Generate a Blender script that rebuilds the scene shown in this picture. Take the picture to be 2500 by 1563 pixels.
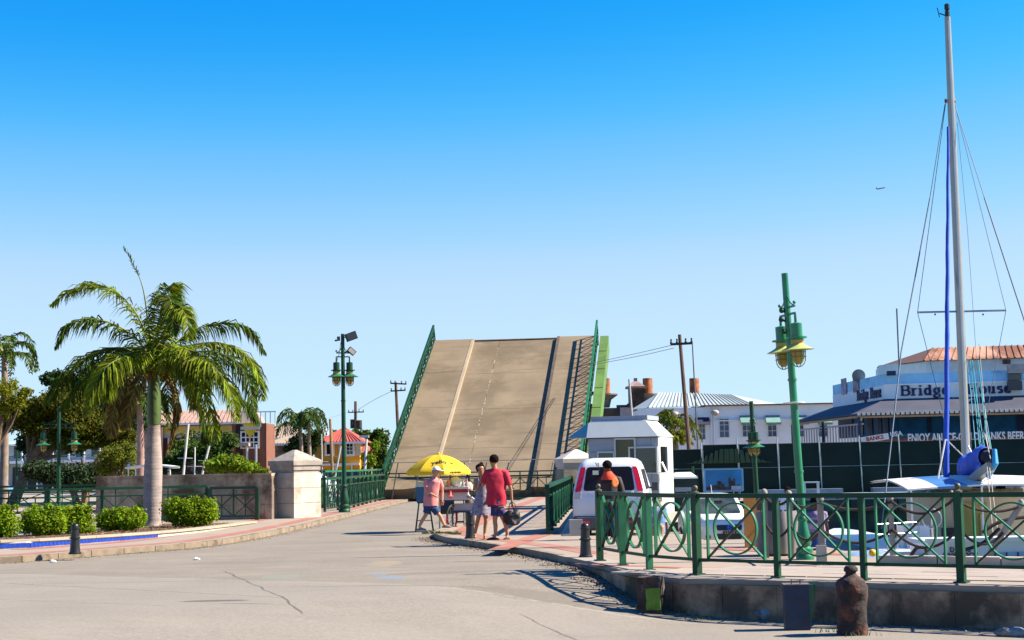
import bpy, bmesh, math, random
from mathutils import Vector, Matrix, noise
R = math.radians
rnd = random.Random(7)
sc = bpy.context.scene
for o in list(bpy.data.objects): bpy.data.objects.remove(o)
col = sc.collection
# ------------------------------------------------------------------ camera
F, CX, CY, EYE = 3900.0, 1250.0, 781.5, 1.65
TH, RO = math.atan(351.5/3900), 0.02
fwd = Vector((0, math.cos(TH), math.sin(TH)))
U0 = Vector((0, -math.sin(TH), math.cos(TH))); X0 = Vector((1, 0, 0))
RT = X0*math.cos(RO) - U0*math.sin(RO)
UP = X0*math.sin(RO) + U0*math.cos(RO)
CAM = Vector((0, 0, EYE))
cd = bpy.data.cameras.new('camera'); cam = bpy.data.objects.new('camera', cd); col.objects.link(cam)
cam.matrix_world = Matrix(((RT.x, UP.x, -fwd.x, 0), (RT.y, UP.y, -fwd.y, 0), (RT.z, UP.z, -fwd.z, EYE), (0, 0, 0, 1)))
cd.sensor_width = 36; cd.lens = 36*F/2500; cd.clip_start = .1; cd.clip_end = 6000
sc.camera = cam
def At(px, py, Y):            # point of the place at forward distance Y
    d = fwd + RT*((px-CX)/F) - UP*((py-CY)/F)
    return CAM + d*(Y/d.y)
def Gd(px, py, z=0.0):        # point of the place on a level surface
    d = fwd + RT*((px-CX)/F) - UP*((py-CY)/F)
    return CAM + d*((z-EYE)/d.z)
def PX(p):
    v = Vector(p)-CAM; k = v.dot(fwd); return (CX+F*v.dot(RT)/k, CY-F*v.dot(UP)/k)
# ------------------------------------------------------------------ light
SUN_EL, SUN_AZ = R(42), R(90-2)          # azimuth clockwise from +Y
w = bpy.data.worlds.new('World'); sc.world = w; w.use_nodes = True
wn = w.node_tree; wn.nodes.clear()
sky = wn.nodes.new('ShaderNodeTexSky'); sky.sky_type = 'NISHITA'; sky.sun_disc = False
sky.sun_elevation = SUN_EL; sky.sun_rotation = SUN_AZ; sky.air_density = 1.0; sky.dust_density = 0.0; sky.ozone_density = 8.0
hs = wn.nodes.new('ShaderNodeHueSaturation'); hs.inputs['Saturation'].default_value = 1.22; hs.inputs['Value'].default_value = 1.0
bgn = wn.nodes.new('ShaderNodeBackground'); bgn.inputs[1].default_value = 0.0504
wo = wn.nodes.new('ShaderNodeOutputWorld')
tint = wn.nodes.new('ShaderNodeMix'); tint.data_type = 'RGBA'; tint.blend_type = 'MULTIPLY'; tint.inputs[0].default_value = 1; tint.inputs[7].default_value = (.98, 1.12, 1.42, 1)
wn.links.new(sky.outputs[0], hs.inputs['Color']); wn.links.new(hs.outputs[0], tint.inputs[6]); K_ = .0504*2**1.5
def vmul(src, f):
    v = wn.nodes.new('ShaderNodeVectorMath'); v.operation = 'SCALE'; v.inputs[3].default_value = f; wn.links.new(src, v.inputs[0]); return v.outputs[0]
cu = wn.nodes.new('ShaderNodeRGBCurve'); wn.links.new(vmul(tint.outputs[2], K_), cu.inputs['Color'])
for ch, pts in ((0, ((0, 0), (.045, .012), (.062, .045), (.093, .18), (.14, .36), (.198, .51), (.35, .58), (.53, .61), (1, .72))),
                (1, ((0, 0), (.2, .24), (.279, .352), (.392, .56), (.578, .76), (.8, .84), (1, .9))), (2, ((0, 0), (.8, .9), (1, .99)))):
    c = cu.mapping.curves[ch]
    c.points[0].location = pts[0]; c.points[1].location = pts[-1]
    for p in pts[1:-1]: c.points.new(*p)
cu.mapping.update()
wn.links.new(vmul(cu.outputs[0], 1/K_), bgn.inputs[0]); wn.links.new(bgn.outputs[0], wo.inputs[0])
sl = bpy.data.lights.new('sun', 'SUN'); sl.energy = 4.8; sl.angle = R(.5); sl.color = (1, .92, .78)
so = bpy.data.objects.new('sun', sl); col.objects.link(so)
sd = Vector((math.sin(SUN_AZ)*math.cos(SUN_EL), math.cos(SUN_AZ)*math.cos(SUN_EL), math.sin(SUN_EL)))
so.rotation_euler = sd.to_track_quat('Z', 'Y').to_euler()
so.location = (30, 0, 30)
vs = sc.view_settings; vs.view_transform = 'Standard'; vs.look = 'None'; vs.exposure = 1.5; vs.gamma = 1; vs.use_curve_mapping = False
# ------------------------------------------------------------------ materials
MATS = {}
ALB = .8
def mat(name, c, rough=.7, metal=0, var=.12, scale=3.0, c2=None, thr=None, bump=0.0, bscale=None, spec=.5,
        island=0, transl=0, trans=0, stretch=None, detail=6, emit=None, coat=0, alpha=None):
    """plain paint/stone/cloth with grain; c2+thr: stains of a second colour"""
    if name in MATS: return MATS[name]
    c = [x*ALB for x in c]; c2 = [x*ALB for x in c2] if c2 else None
    m = bpy.data.materials.new(name); m.use_nodes = True; n = m.node_tree.nodes; l = m.node_tree.links
    b = n['Principled BSDF']; b.inputs['Roughness'].default_value = rough; b.inputs['Metallic'].default_value = metal
    b.inputs['Specular IOR Level'].default_value = spec
    if coat: b.inputs['Coat Weight'].default_value = coat; b.inputs['Coat Roughness'].default_value = .08
    if trans: b.inputs['Transmission Weight'].default_value = trans
    tc = n.new('ShaderNodeNewGeometry'); mp = n.new('ShaderNodeMapping'); l.new(tc.outputs['Position'], mp.inputs[0])
    mp.inputs['Scale'].default_value = stretch or (1, 1, 1)
    nz = n.new('ShaderNodeTexNoise'); nz.inputs['Scale'].default_value = scale; nz.inputs['Detail'].default_value = detail
    l.new(mp.outputs[0], nz.inputs[0])
    rp = n.new('ShaderNodeValToRGB'); l.new(nz.outputs['Fac'], rp.inputs[0])
    e = rp.color_ramp.elements
    lo = [max(0, x*(1-var)) for x in c]; hi = [min(1, x*(1+var)) for x in c]
    e[0].position = .3; e[1].position = .7; e[0].color = (*lo, 1); e[1].color = (*hi, 1)
    out = rp.outputs[0]
    if c2:
        nz2 = n.new('ShaderNodeTexNoise'); nz2.inputs['Scale'].default_value = scale*.45; nz2.inputs['Detail'].default_value = 9
        nz2.inputs['Roughness'].default_value = .65
        l.new(mp.outputs[0], nz2.inputs[0])
        r2 = n.new('ShaderNodeValToRGB'); l.new(nz2.outputs['Fac'], r2.inputs[0])
        t = .55 if thr is None else thr
        r2.color_ramp.elements[0].position = t-.05; r2.color_ramp.elements[1].position = t+.08
        mx = n.new('ShaderNodeMix'); mx.data_type = 'RGBA'; l.new(r2.outputs[0], mx.inputs[0]); l.new(out, mx.inputs[6]); mx.inputs[7].default_value = (*c2, 1)
        out = mx.outputs[2]
    if island:
        hv = n.new('ShaderNodeHueSaturation'); mr = n.new('ShaderNodeMapRange')
        l.new(tc.outputs['Random Per Island'], mr.inputs[0]); mr.inputs[3].default_value = 1-island; mr.inputs[4].default_value = 1+island
        l.new(mr.outputs[0], hv.inputs['Value']); l.new(out, hv.inputs['Color'])
        mh = n.new('ShaderNodeMapRange'); l.new(tc.outputs['Random Per Island'], mh.inputs[0]); mh.inputs[3].default_value = .5-.04*min(1, island*2); mh.inputs[4].default_value = .5+.02
        l.new(mh.outputs[0], hv.inputs['Hue'])
        out = hv.outputs[0]
    l.new(out, b.inputs['Base Color'])
    if emit: l.new(out, b.inputs['Emission Color']); b.inputs['Emission Strength'].default_value = emit
    if bump:
        nb = n.new('ShaderNodeTexNoise'); nb.inputs['Scale'].default_value = bscale or scale*6; nb.inputs['Detail'].default_value = 5
        l.new(mp.outputs[0], nb.inputs[0])
        bp = n.new('ShaderNodeBump'); bp.inputs['Strength'].default_value = bump; bp.inputs['Distance'].default_value = .02
        l.new(nb.outputs['Fac'], bp.inputs['Height']); l.new(bp.outputs[0], b.inputs['Normal'])
    if transl:
        tr = n.new('ShaderNodeBsdfTranslucent'); l.new(out, tr.inputs[0]); ms = n.new('ShaderNodeMixShader'); ms.inputs[0].default_value = transl
        l.new(b.outputs[0], ms.inputs[1]); l.new(tr.outputs[0], ms.inputs[2]); l.new(ms.outputs[0], n['Material Output'].inputs[0])
    MATS[name] = m; return m
def nodes_of(m): return m.node_tree.nodes, m.node_tree.links
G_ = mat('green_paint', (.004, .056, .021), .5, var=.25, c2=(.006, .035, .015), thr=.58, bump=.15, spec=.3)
GD = mat('dark_green_paint', (.006, .05, .022), .4, var=.2)
GL = mat('lime_green_paint', (.10, .20, .035), .7, var=.2, scale=1.2, c2=(.07, .14, .025), thr=.58)
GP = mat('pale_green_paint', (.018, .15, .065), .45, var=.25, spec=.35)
BLK = mat('black_paint', (.012, .012, .011), .4, var=.3, scale=8)
CON = mat('concrete', (.40, .35, .29), .9, var=.2, scale=2, c2=(.16, .12, .09), thr=.6, bump=.3)
CONL = mat('pale_concrete', (.62, .55, .45), .85, var=.1, scale=2, c2=(.42, .35, .26), thr=.62, bump=.15)
CONW = mat('stained_concrete_wall', (.50, .38, .27), .95, var=.35, scale=1.6, c2=(.16, .10, .06), thr=.5, bump=.5, bscale=14)
CONF = mat('foreground_wall_concrete', (.36, .23, .14), .95, var=.45, scale=2.2, c2=(.10, .07, .045), thr=.5, bump=.5, bscale=12)
WHT = mat('white_paint', (.78, .78, .76), .45, var=.04)
WHM = mat('white_car_paint', (.8, .8, .8), .3, var=.02, coat=.6)
WHF = mat('white_facade', (1.0, .98, .98), .8, var=.07, scale=.6, c2=(.8, .78, .8), thr=.66)
GRY = mat('grey_panel', (.42, .45, .5), .5, var=.06, scale=1)
DKG = mat('dark_glass', (.012, .014, .016), .06, var=.2, spec=.8)
BLU = mat('blue_canvas', (.006, .07, .5), .7, var=.2, bump=.3, bscale=6)
SKY_B = mat('sky_blue_render', (.36, .74, 1.0), .8, var=.1, scale=1.5, c2=(.14, .4, .66), thr=.6)
PBL = mat('pale_blue_render', (.9, .96, 1.0), .8, var=.08, scale=1.5, c2=(.68, .84, .94), thr=.62)
CBL = mat('cabin_blue_boards', (.01, .17, .36), .7, var=.25, scale=2)
NVY = mat('navy_paint', (.008, .02, .09), .6)
RED = mat('red_lens', (.75, .008, .02), .25, var=.1, coat=.5)
MET = mat('steel', (.45, .45, .45), .35, metal=.9)
RUST = mat('rust', (.13, .04, .018), .85, var=.5, scale=10, c2=(.02, .012, .01), thr=.47, bump=.8, bscale=25)
WOODG = mat('weathered_wood', (.3, .26, .22), .85, var=.25, scale=6, stretch=(1, 1, .15), bump=.3)
WOODB = mat('brown_wood', (.17, .09, .045), .8, var=.25, scale=6, stretch=(1, 1, .15))
RUB = mat('rubber', (.012, .012, .012), .8)
YEL = mat('yellow_canvas', (.88, .62, .015), .7, var=.05, transl=.35)
ORG = mat('orange_paint', (.75, .12, .015), .5)
LAMPY = mat('amber_lamp_glass', (.62, .38, .08), .25, var=.15, transl=.25)
# ------------------------------------------------------------------ mesh builder
class MB:
    def __init__(s, smooth=False, ang=40): s.v = []; s.f = []; s.mi = []; s.smooth = smooth; s.ang = ang; s.cm = 0
    def add(s, vs, fs, M=None):
        o = len(s.v)
        s.v += [tuple(M @ Vector(p)) if M else tuple(p) for p in vs]
        s.f += [tuple(i+o for i in f) for f in fs]; s.mi += [s.cm]*len(fs); return s
    def box(s, c, d, rz=0, M=None):
        x, y, z = (k/2 for k in d)
        vs = [(-x, -y, -z), (x, -y, -z), (x, y, -z), (-x, y, -z), (-x, -y, z), (x, -y, z), (x, y, z), (-x, y, z)]
        T = Matrix.Translation(c) @ Matrix.Rotation(rz, 4, 'Z')
        if M: T = T @ M
        return s.add(vs, [(0, 3, 2, 1), (4, 5, 6, 7), (0, 1, 5, 4), (1, 2, 6, 5), (2, 3, 7, 6), (3, 0, 4, 7)], T)
    def taper(s, c, d0, d1, h, M=None):      # frustum box: base d0, top d1
        a, b = d0[0]/2, d0[1]/2; e, f = d1[0]/2, d1[1]/2
        vs = [(-a, -b, 0), (a, -b, 0), (a, b, 0), (-a, b, 0), (-e, -f, h), (e, -f, h), (e, f, h), (-e, f, h)]
        T = Matrix.Translation(c)
        if M: T = T @ M
        return s.add(vs, [(0, 3, 2, 1), (4, 5, 6, 7), (0, 1, 5, 4), (1, 2, 6, 5), (2, 3, 7, 6), (3, 0, 4, 7)], T)
    def beam(s, p, q, w, h=None, up=(0, 0, 1)):
        p, q = Vector(p), Vector(q); d = q-p; L = d.length
        if L < 1e-6: return s
        h = h or w; d.normalize(); up = Vector(up)
        if abs(d.dot(up)) > .98: up = Vector((0, 1, 0))
        x = d.cross(up).normalized(); z = x.cross(d)
        vs = []
        for t in (p, q):
            for a, b in ((-1, -1), (1, -1), (1, 1), (-1, 1)): vs.append(t + x*(a*w/2) + z*(b*h/2))
        return s.add(vs, [(0, 1, 2, 3), (7, 6, 5, 4), (0, 4, 5, 1), (1, 5, 6, 2), (2, 6, 7, 3), (3, 7, 4, 0)])
    def tube(s, pts, r, seg=8, caps=True):
        pts = [Vector(p) for p in pts]; n = len(pts); rr = r if isinstance(r, (list, tuple)) else [r]*n
        o = len(s.v); prev = None
        for i, p in enumerate(pts):
            t = (pts[min(i+1, n-1)]-pts[max(i-1, 0)]).normalized()
            if prev is None:
                a = Vector((0, 0, 1)) if abs(t.z) < .9 else Vector((1, 0, 0)); x = t.cross(a).normalized()
            else: x = (prev - t*prev.dot(t)).normalized()
            prev = x; y = t.cross(x)
            for k in range(seg):
                a = 2*math.pi*k/seg; s.v.append(tuple(p + (x*math.cos(a)+y*math.sin(a))*rr[i]))
        for i in range(n-1):
            for k in range(seg):
                a = o+i*seg+k; b = o+i*seg+(k+1) % seg; s.f.append((a, b, b+seg, a+seg)); s.mi.append(s.cm)
        if caps:
            s.f.append(tuple(o+k for k in reversed(range(seg)))); s.mi.append(s.cm)
            s.f.append(tuple(o+(n-1)*seg+k for k in range(seg))); s.mi.append(s.cm)
        return s
    def lathe(s, prof, c=(0, 0, 0), seg=16, sx=1, sy=1, M=None, caps=True):   # prof: (r,z) bottom->top
        vs = []; fs = []
        for r, z in prof:
            for k in range(seg):
                a = 2*math.pi*k/seg; vs.append((r*math.cos(a)*sx, r*math.sin(a)*sy, z))
        for i in range(len(prof)-1):
            for k in range(seg):
                a = i*seg+k; b = i*seg+(k+1) % seg; fs.append((a, b, b+seg, a+seg))
        if caps:
            fs.append(tuple(reversed(range(seg)))); fs.append(tuple((len(prof)-1)*seg+k for k in range(seg)))
        T = Matrix.Translation(c)
        if M: T = T @ M
        return s.add(vs, fs, T)
    def ball(s, c, r, seg=12, rings=8, M=None):
        rx, ry, rz = r if isinstance(r, (tuple, list)) else (r, r, r)
        vs = [(0, 0, -rz)]; fs = []
        for i in range(1, rings):
            a = math.pi*i/rings
            for k in range(seg):
                b = 2*math.pi*k/seg; vs.append((rx*math.sin(a)*math.cos(b), ry*math.sin(a)*math.sin(b), -rz*math.cos(a)))
        vs.append((0, 0, rz)); n = len(vs)-1
        for k in range(seg):
            k2 = (k+1) % seg
            fs.append((0, 1+k2, 1+k)); fs.append((n, n-seg+k, n-seg+k2))
            for i in range(rings-2):
                a = 1+i*seg+k; b = 1+i*seg+k2; fs.append((a, b, b+seg, a+seg))
        T = Matrix.Translation(c)
        if M: T = T @ M
        return s.add(vs, fs, T)
    def prism(s, poly, z0, z1, M=None):       # poly ccw in xy
        n = len(poly)
        vs = [(x, y, z0) for x, y in poly]+[(x, y, z1) for x, y in poly]
        fs = [tuple(reversed(range(n))), tuple(range(n, 2*n))]+[(i, (i+1) % n, (i+1) % n+n, i+n) for i in range(n)]
        return s.add(vs, fs, M)
    def slab(s, pts, t, n=None):              # thick polygon from 3D points, extruded by t against its normal
        pts = [Vector(p) for p in pts]; k = len(pts)
        nn = Vector(n) if n else (pts[1]-pts[0]).cross(pts[2]-pts[1]).normalized()
        vs = pts+[p-nn*t for p in pts]
        fs = [tuple(range(k)), tuple(reversed(range(k, 2*k)))]+[((i+1) % k, i, i+k, (i+1) % k+k) for i in range(k)]
        return s.add(vs, fs)
    def quad(s, *p): return s.add(p, [tuple(range(len(p)))])
    def mesh(s, name, mats):
        me = bpy.data.meshes.new(name); me.from_pydata(s.v, [], s.f)
        for m in (mats if isinstance(mats, (list, tuple)) else [mats]): me.materials.append(m)
        if any(s.mi): me.polygons.foreach_set('material_index', s.mi)
        if s.smooth:
            me.polygons.foreach_set('use_smooth', [True]*len(me.polygons)); me.set_sharp_from_angle(angle=R(s.ang))
        me.update(); return me
def link(name, me, parent=None, label=None, stuff=None):
    o = bpy.data.objects.new(name, me); col.objects.link(o)
    if parent: o.parent = parent
    if label: o['label'] = label
    if stuff: o['kind'] = stuff
    return o
class T:
    """a top-level thing: an Empty at its base with parts"""
    def __init__(s, name, label, cat, loc=(0, 0, 0), rz=0, group=None, kind=None, me=None):
        o = bpy.data.objects.new(name, me); col.objects.link(o); o.location = loc; o.rotation_euler = (0, 0, rz)
        if label: o['label'] = label
        if cat: o['category'] = cat
        if group: o['group'] = group
        if kind: o['kind'] = kind
        s.o = o; s.loc = Vector(loc); s.M = (Matrix.Translation(loc) @ Matrix.Rotation(rz, 4, 'Z')).inverted()
    def p(s, name, mb, m, parent=None, world=False, label=None, stuff=None):
        if isinstance(mb, MB):
            if world: mb.v = [tuple(s.M @ Vector(q)) for q in mb.v]
            me = mb.mesh(name, m)
        else: me = mb
        return link(name, me, parent or s.o, label, stuff)
def one(name, mb, m, label, cat, loc=(0, 0, 0), rz=0, group=None, kind=None, world=False):
    if world:
        I = (Matrix.Translation(loc) @ Matrix.Rotation(rz, 4, 'Z')).inverted(); mb.v = [tuple(I @ Vector(q)) for q in mb.v]
    return T(name, label, cat, loc, rz, group, kind, mb.mesh(name, m))
def S(name, mb, m, smooth=False):
    o = link(name, mb.mesh(name, m)); o['kind'] = 'structure'; return o
def dup(t, loc, rz=None, label=None, group=None, scale=None):
    src = t.o if isinstance(t, T) else t
    r = src.copy(); col.objects.link(r); r.location = loc
    if rz is not None: r.rotation_euler = (0, 0, rz)
    if scale: r.scale = (scale,)*3
    if label: r['label'] = label
    if group: r['group'] = group
    for ch in list(src.children):
        c = ch.copy(); col.objects.link(c); c.parent = r
        for g in ch.children:
            d = g.copy(); col.objects.link(d); d.parent = c
    return r
def textmesh(body, size, ext=.004, off=0.0, shear=0, sx=1.0, space=1.0):
    cu = bpy.data.curves.new('lettering', 'FONT'); cu.body = body; cu.size = size; cu.extrude = ext; cu.offset = off; cu.shear = shear
    cu.align_x = 'CENTER'; cu.align_y = 'CENTER'; cu.space_character = space; cu.resolution_u = 3
    ob = bpy.data.objects.new('lettering', cu); col.objects.link(ob)
    dg = bpy.context.evaluated_depsgraph_get(); me = bpy.data.meshes.new_from_object(ob.evaluated_get(dg))
    bpy.data.objects.remove(ob); bpy.data.curves.remove(cu)
    if sx != 1: me.transform(Matrix.Diagonal((sx, 1, 1, 1)))
    return me
def lettering(t, body, size, c, right, up, m, parent=None, name='lettering', **k):
    """flat letters standing at world point c"""
    me = textmesh(body, size, **k); r = Vector(right).normalized(); u = Vector(up); u = (u-r*u.dot(r)).normalized(); n = r.cross(u)
    Mx = Matrix(((r.x, u.x, n.x, c[0]), (r.y, u.y, n.y, c[1]), (r.z, u.z, n.z, c[2]), (0, 0, 0, 1)))
    me.transform(t.M @ Mx); me.materials.clear(); me.materials.append(m)
    return t.p(name, me, None, parent)
# ------------------------------------------------------------------ ground
def ss(a, b, x):
    t = max(0, min(1, (x-a)/(b-a))); return t*t*(3-2*t)
def roadz(X, Y):
    u = X*.55-(Y-28)*.5
    z = -.12-.41*ss(.9, 4.6, u)*(1-ss(29, 34, Y))
    if Y > 30: z -= .03*ss(0, 1, X)+.92*ss(33.5, 44, Y)*ss(3.0, 4.6, X)*ss(-1, 0, 100-Y)
    return z
def xbank(Y):
    if Y < 20: return 40
    if Y < 22: return 11
    if Y < 23: return 8.2
    if Y < 24.5: return 6.5
    pts = [(24.5, 5.65), (35, 7.1), (47, 9.2), (60, 11), (82, 11)]
    for (a, x), (b, y) in zip(pts, pts[1:]):
        if Y <= b: return x+(y-x)*(Y-a)/(b-a)
    return 11
ROAD = mat('old_asphalt', (.235, .195, .145), .93, var=.1, scale=.7, c2=(.2, .163, .12), thr=.56, bump=.35, bscale=60)
def road_paint(m):
    """adds wear, seams, cracks and stains with a shape of their own, laid out in place"""
    n, l = nodes_of(m); b = n['Principled BSDF']; src = b.inputs['Base Color'].links[0].from_socket
    g = n.new('ShaderNodeNewGeometry'); sp = n.new('ShaderNodeSeparateXYZ'); l.new(g.outputs['Position'], sp.inputs[0])
    def noi(s, det=6, sc_=(1, 1, 1), rough=.6):
        mp = n.new('ShaderNodeMapping'); mp.inputs['Scale'].default_value = sc_; l.new(g.outputs['Position'], mp.inputs[0])
        t = n.new('ShaderNodeTexNoise'); t.inputs['Scale'].default_value = s; t.inputs['Detail'].default_value = det; t.inputs['Roughness'].default_value = rough
        l.new(mp.outputs[0], t.inputs[0]); return t.outputs['Fac']
    def mth(op, a, b_=None, c=None):
        t = n.new('ShaderNodeMath'); t.operation = op
        for i, v in enumerate((a, b_, c)):
            if v is None: continue
            if isinstance(v, (int, float)): t.inputs[i].default_value = v
            else: l.new(v, t.inputs[i])
        return t.outputs[0]
    def ramp(f, a, b_):
        t = n.new('ShaderNodeMapRange'); l.new(f, t.inputs[0]); t.inputs[1].default_value = a; t.inputs[2].default_value = b_; return t.outputs[0]
    def mix(f, a, colr, mode='MIX'):
        t = n.new('ShaderNodeMix'); t.data_type = 'RGBA'; t.blend_type = mode; l.new(f, t.inputs[0]); l.new(a, t.inputs[6]); t.inputs[7].default_value = (*(colr if mode == 'MULTIPLY' else [x*ALB for x in colr]), 1); return t.outputs[2]
    # gravel speckle
    c = mix(mth('MULTIPLY', ramp(noi(16, 3, rough=.8), .5, .72), .55), src, (.36, .32, .26))
    c = mix(mth('MULTIPLY', ramp(noi(22, 3), .55, .3), .0), c, (.2, .18, .15))
    c = mix(mth('MULTIPLY', ramp(noi(13, 5, rough=.85), .45, .33), .75), c, (.12, .10, .08))
    # lengthwise wear streaks
    c = mix(mth('MULTIPLY', ramp(noi(1.1, 8, (.35, 2.2, 1), .75), .5, .72), .75), c, (.14, .112, .085))
    c = mix(mth('MULTIPLY', ramp(noi(.35, 7, (1, 1.6, 1), .7), .48, .62), .38), c, (.19, .16, .125))
    c = mix(mth('MULTIPLY', ramp(noi(4.5, 8, (.5, 1.8, 1), .8), .56, .70), .5), c, (.15, .125, .1))
    # newer grey surfacing in front, its edge is a gently bowed seam
    P = [Gd(0, 1418, -.2), Gd(540, 1440, -.3), Gd(1400, 1512, -.5), Gd(2000, 1558, -.58)]
    a = (P[2].y-P[0].y)/(P[2].x-P[0].x); b0 = P[0].y-a*P[0].x
    bow = P[1].y-(a*P[1].x+b0)
    e = mth('SUBTRACT', mth('ADD', mth('MULTIPLY', sp.outputs[0], a), b0), sp.outputs[1])
    e = mth('ADD', e, mth('MULTIPLY', mth('SUBTRACT', noi(.9, 5), .5), .35)); e = mth('ADD', e, bow*.7)
    c = mix(mth('MULTIPLY', ramp(e, 0, .12), .85), c, (.97, .98, 1.0), 'MULTIPLY')
    grey = n.new('ShaderNodeMix'); grey.data_type = 'RGBA'; l.new(mth('MULTIPLY', ramp(e, 0, .1), .6), grey.inputs[0]); l.new(c, grey.inputs[6])
    sp2 = mix(ramp(noi(17, 4, rough=.85), .36, .64), mix(mth('MULTIPLY', ramp(noi(.6, 6), .4, .7), .6), src, (.18, .158, .13)), (.31, .275, .23))
    l.new(sp2, grey.inputs[7]); c = grey.outputs[2]
    c = mix(mth('MULTIPLY', ramp(mth('ABSOLUTE', mth('SUBTRACT', e, .05)), .045, .0), .7), c, (.38, .34, .29))
    # cracks: thin lines along warped curves
    def crack(p, q, wd, wob, strength=.85, colr=(.09, .075, .06)):
        nonlocal c
        p, q = Gd(*p, -.45), Gd(*q, -.5); d = Vector((q.x-p.x, q.y-p.y)); L = d.length; d.normalize()
        X = mth('SUBTRACT', sp.outputs[0], p.x); Y = mth('SUBTRACT', sp.outputs[1], p.y)
        along = mth('ADD', mth('MULTIPLY', X, d.x), mth('MULTIPLY', Y, d.y))
        acr = mth('ADD', mth('MULTIPLY', X, -d.y), mth('MULTIPLY', Y, d.x))
        acr = mth('ADD', acr, mth('MULTIPLY', mth('SUBTRACT', noi(1.7, 6), .5), wob))
        inn = mth('MULTIPLY', ramp(along, 0, .2), ramp(along, L, L-.2))
        wv = mth('MULTIPLY', noi(3.3, 3), wd*2)
        f = mth('MULTIPLY', inn, mth('LESS_THAN', mth('ABSOLUTE', acr), wv))
        c = mix(mth('MULTIPLY', f, strength), c, colr)
    crack((545, 1440), (740, 1555), .02, .16); crack((1265, 1512), (1420, 1560), .018, .15)
    crack((-20, 1472), (700, 1528), .025, .2, .55); crack((-20, 1520), (430, 1552), .018, .25, .5)
    # blots: dark oil, faded green and blue paint spills, brown scuffs
    def blot(pc, rx, ry, colr, st, z=-.3, n_s=3.0, wob=.9, rot=0):
        nonlocal c
        p = Gd(*pc, z)
        X = mth('SUBTRACT', sp.outputs[0], p.x); Y = mth('SUBTRACT', sp.outputs[1], p.y)
        cr, sr = math.cos(rot), math.sin(rot)
        A = mth('DIVIDE', mth('ADD', mth('MULTIPLY', X, cr), mth('MULTIPLY', Y, sr)), rx); B = mth('DIVIDE', mth('SUBTRACT', mth('MULTIPLY', Y, cr), mth('MULTIPLY', X, sr)), ry)
        r = mth('SQRT', mth('ADD', mth('MULTIPLY', A, A), mth('MULTIPLY', B, B)))
        r = mth('ADD', r, mth('MULTIPLY', mth('SUBTRACT', noi(n_s, 6), .5), wob))
        c = mix(mth('MULTIPLY', ramp(r, 1.05, .75), st), c, colr)
    blot((520, 1518), .5, .16, (.10, .08, .06), .95, -.4, 2.5, .7)
    blot((600, 1524), .5, .05, (.13, .1, .08), .8, -.4, 3, .8)
    blot((690, 1435), .4, .5, (.2, .25, .18), .45)
    blot((800, 1421), 1.0, .12, (.14, .19, .15), .5, rot=-.08)
    blot((955, 1438), .26, .4, (.14, .22, .32), .6); blot((925, 1428), .16, .35, (.14, .22, .32), .5)
    blot((925, 1377), .28, .18, (.22, .14, .07), .7); blot((940, 1400), .35, .9, (.33, .25, .16), .5, wob=2)
    for q, rx, ry in (((120, 1457), .1, .1), ((820, 1481), .07, .05), ((275, 1405), .18, .1), ((600, 1360), .06, .1), ((1050, 1405), .9, .5), ((1180, 1400), 1.0, .7), ((930, 1350), 1.6, .35), ((1010, 1375), .8, .5)):
        blot(q, rx, ry, (.24, .19, .14), .5, -.3, 5, 2.2)
    # skid arcs near the mouth of the bridge road
    blot((720, 1352), 1.6, .06, (.22, .19, .16), .6, -.12, 1, .6); blot((945, 1338), .5, .35, (.27, .22, .17), .5, -.12, 6, 2)
    for q, rx, ry, ro in (((700, 1395), 2.6, .10, .05), ((560, 1408), 2.2, .07, .1), ((1180, 1372), 1.5, .12, -.1), ((1230, 1395), 1.2, .3, -.2), ((1330, 1460), 1.3, .5, -.5), ((900, 1460), 2.0, .10, -.08), ((300, 1450), 1.8, .07, -.05), ((1090, 1425), 1.2, .35, .2), ((1650, 1540), 1.4, .25, -.2)):
        blot(q, rx, ry, (.15, .125, .095), .55, -.3, 7, 1.7, ro)
    # grime along the foot of the walls
    l.new(c, b.inputs['Base Color'])
road_paint(ROAD)
rows = [-30, -10, 0, 8, 13, 16]+[16+.5*i for i in range(1, 49)]+[40+1.0*i for i in range(1, 43)]
XS = [-400, -150, -60, -30, -18, -12]+[-9+.33*i for i in range(64)]+[14, 18, 24, 30, 40]; mb = MB(True, 60); nx_ = len(XS)
for Y in rows:
    xb = xbank(Y)
    for X in XS: X = min(X, xb); mb.v.append((X, Y, roadz(X, Y)))
for j_ in range(len(rows)-1):
    for i_ in range(nx_-1):
        a = j_*nx_+i_
        if mb.v[a][0] >= mb.v[a+1][0] and mb.v[a+nx_][0] >= mb.v[a+nx_+1][0]: continue
        mb.f.append((a, a+1, a+nx_+1, a+nx_)); mb.mi.append(0)
S('road', mb, ROAD)
LAND = mat('far_ground', (.3, .26, .2), .9, var=.2, scale=.3)
mb = MB(); mb.quad((-3000, 98, -.1), (9, 98, -.1), (9, 5000, -.1), (-3000, 5000, -.1)); mb.quad((9, 68, -.1), (3000, 68, -.1), (3000, 5000, -.1), (9, 5000, -.1))
mb.quad((-3000, 98, -3), (9, 98, -3), (9, 98, -.1), (-3000, 98, -.1)); mb.quad((9, 68, -3), (9, 98, -3), (9, 98, -.1), (9, 68, -.1))
S('ground', mb, LAND)
WAT = mat('harbour_water', (.0, .1, .095), .08, var=.3, scale=1.5, spec=.5, bump=.6, bscale=3.5)
mb = MB(); mb.quad((-500, -60, -1.5), (600, -60, -1.5), (600, 700, -1.5), (-500, 700, -1.5)); S('water', mb, WAT)
QW = mat('quay_wall_stone', (.07, .075, .07), .9, var=.3, scale=1.2, c2=(.025, .035, .03), thr=.5, bump=.4)
mb = MB()
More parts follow.
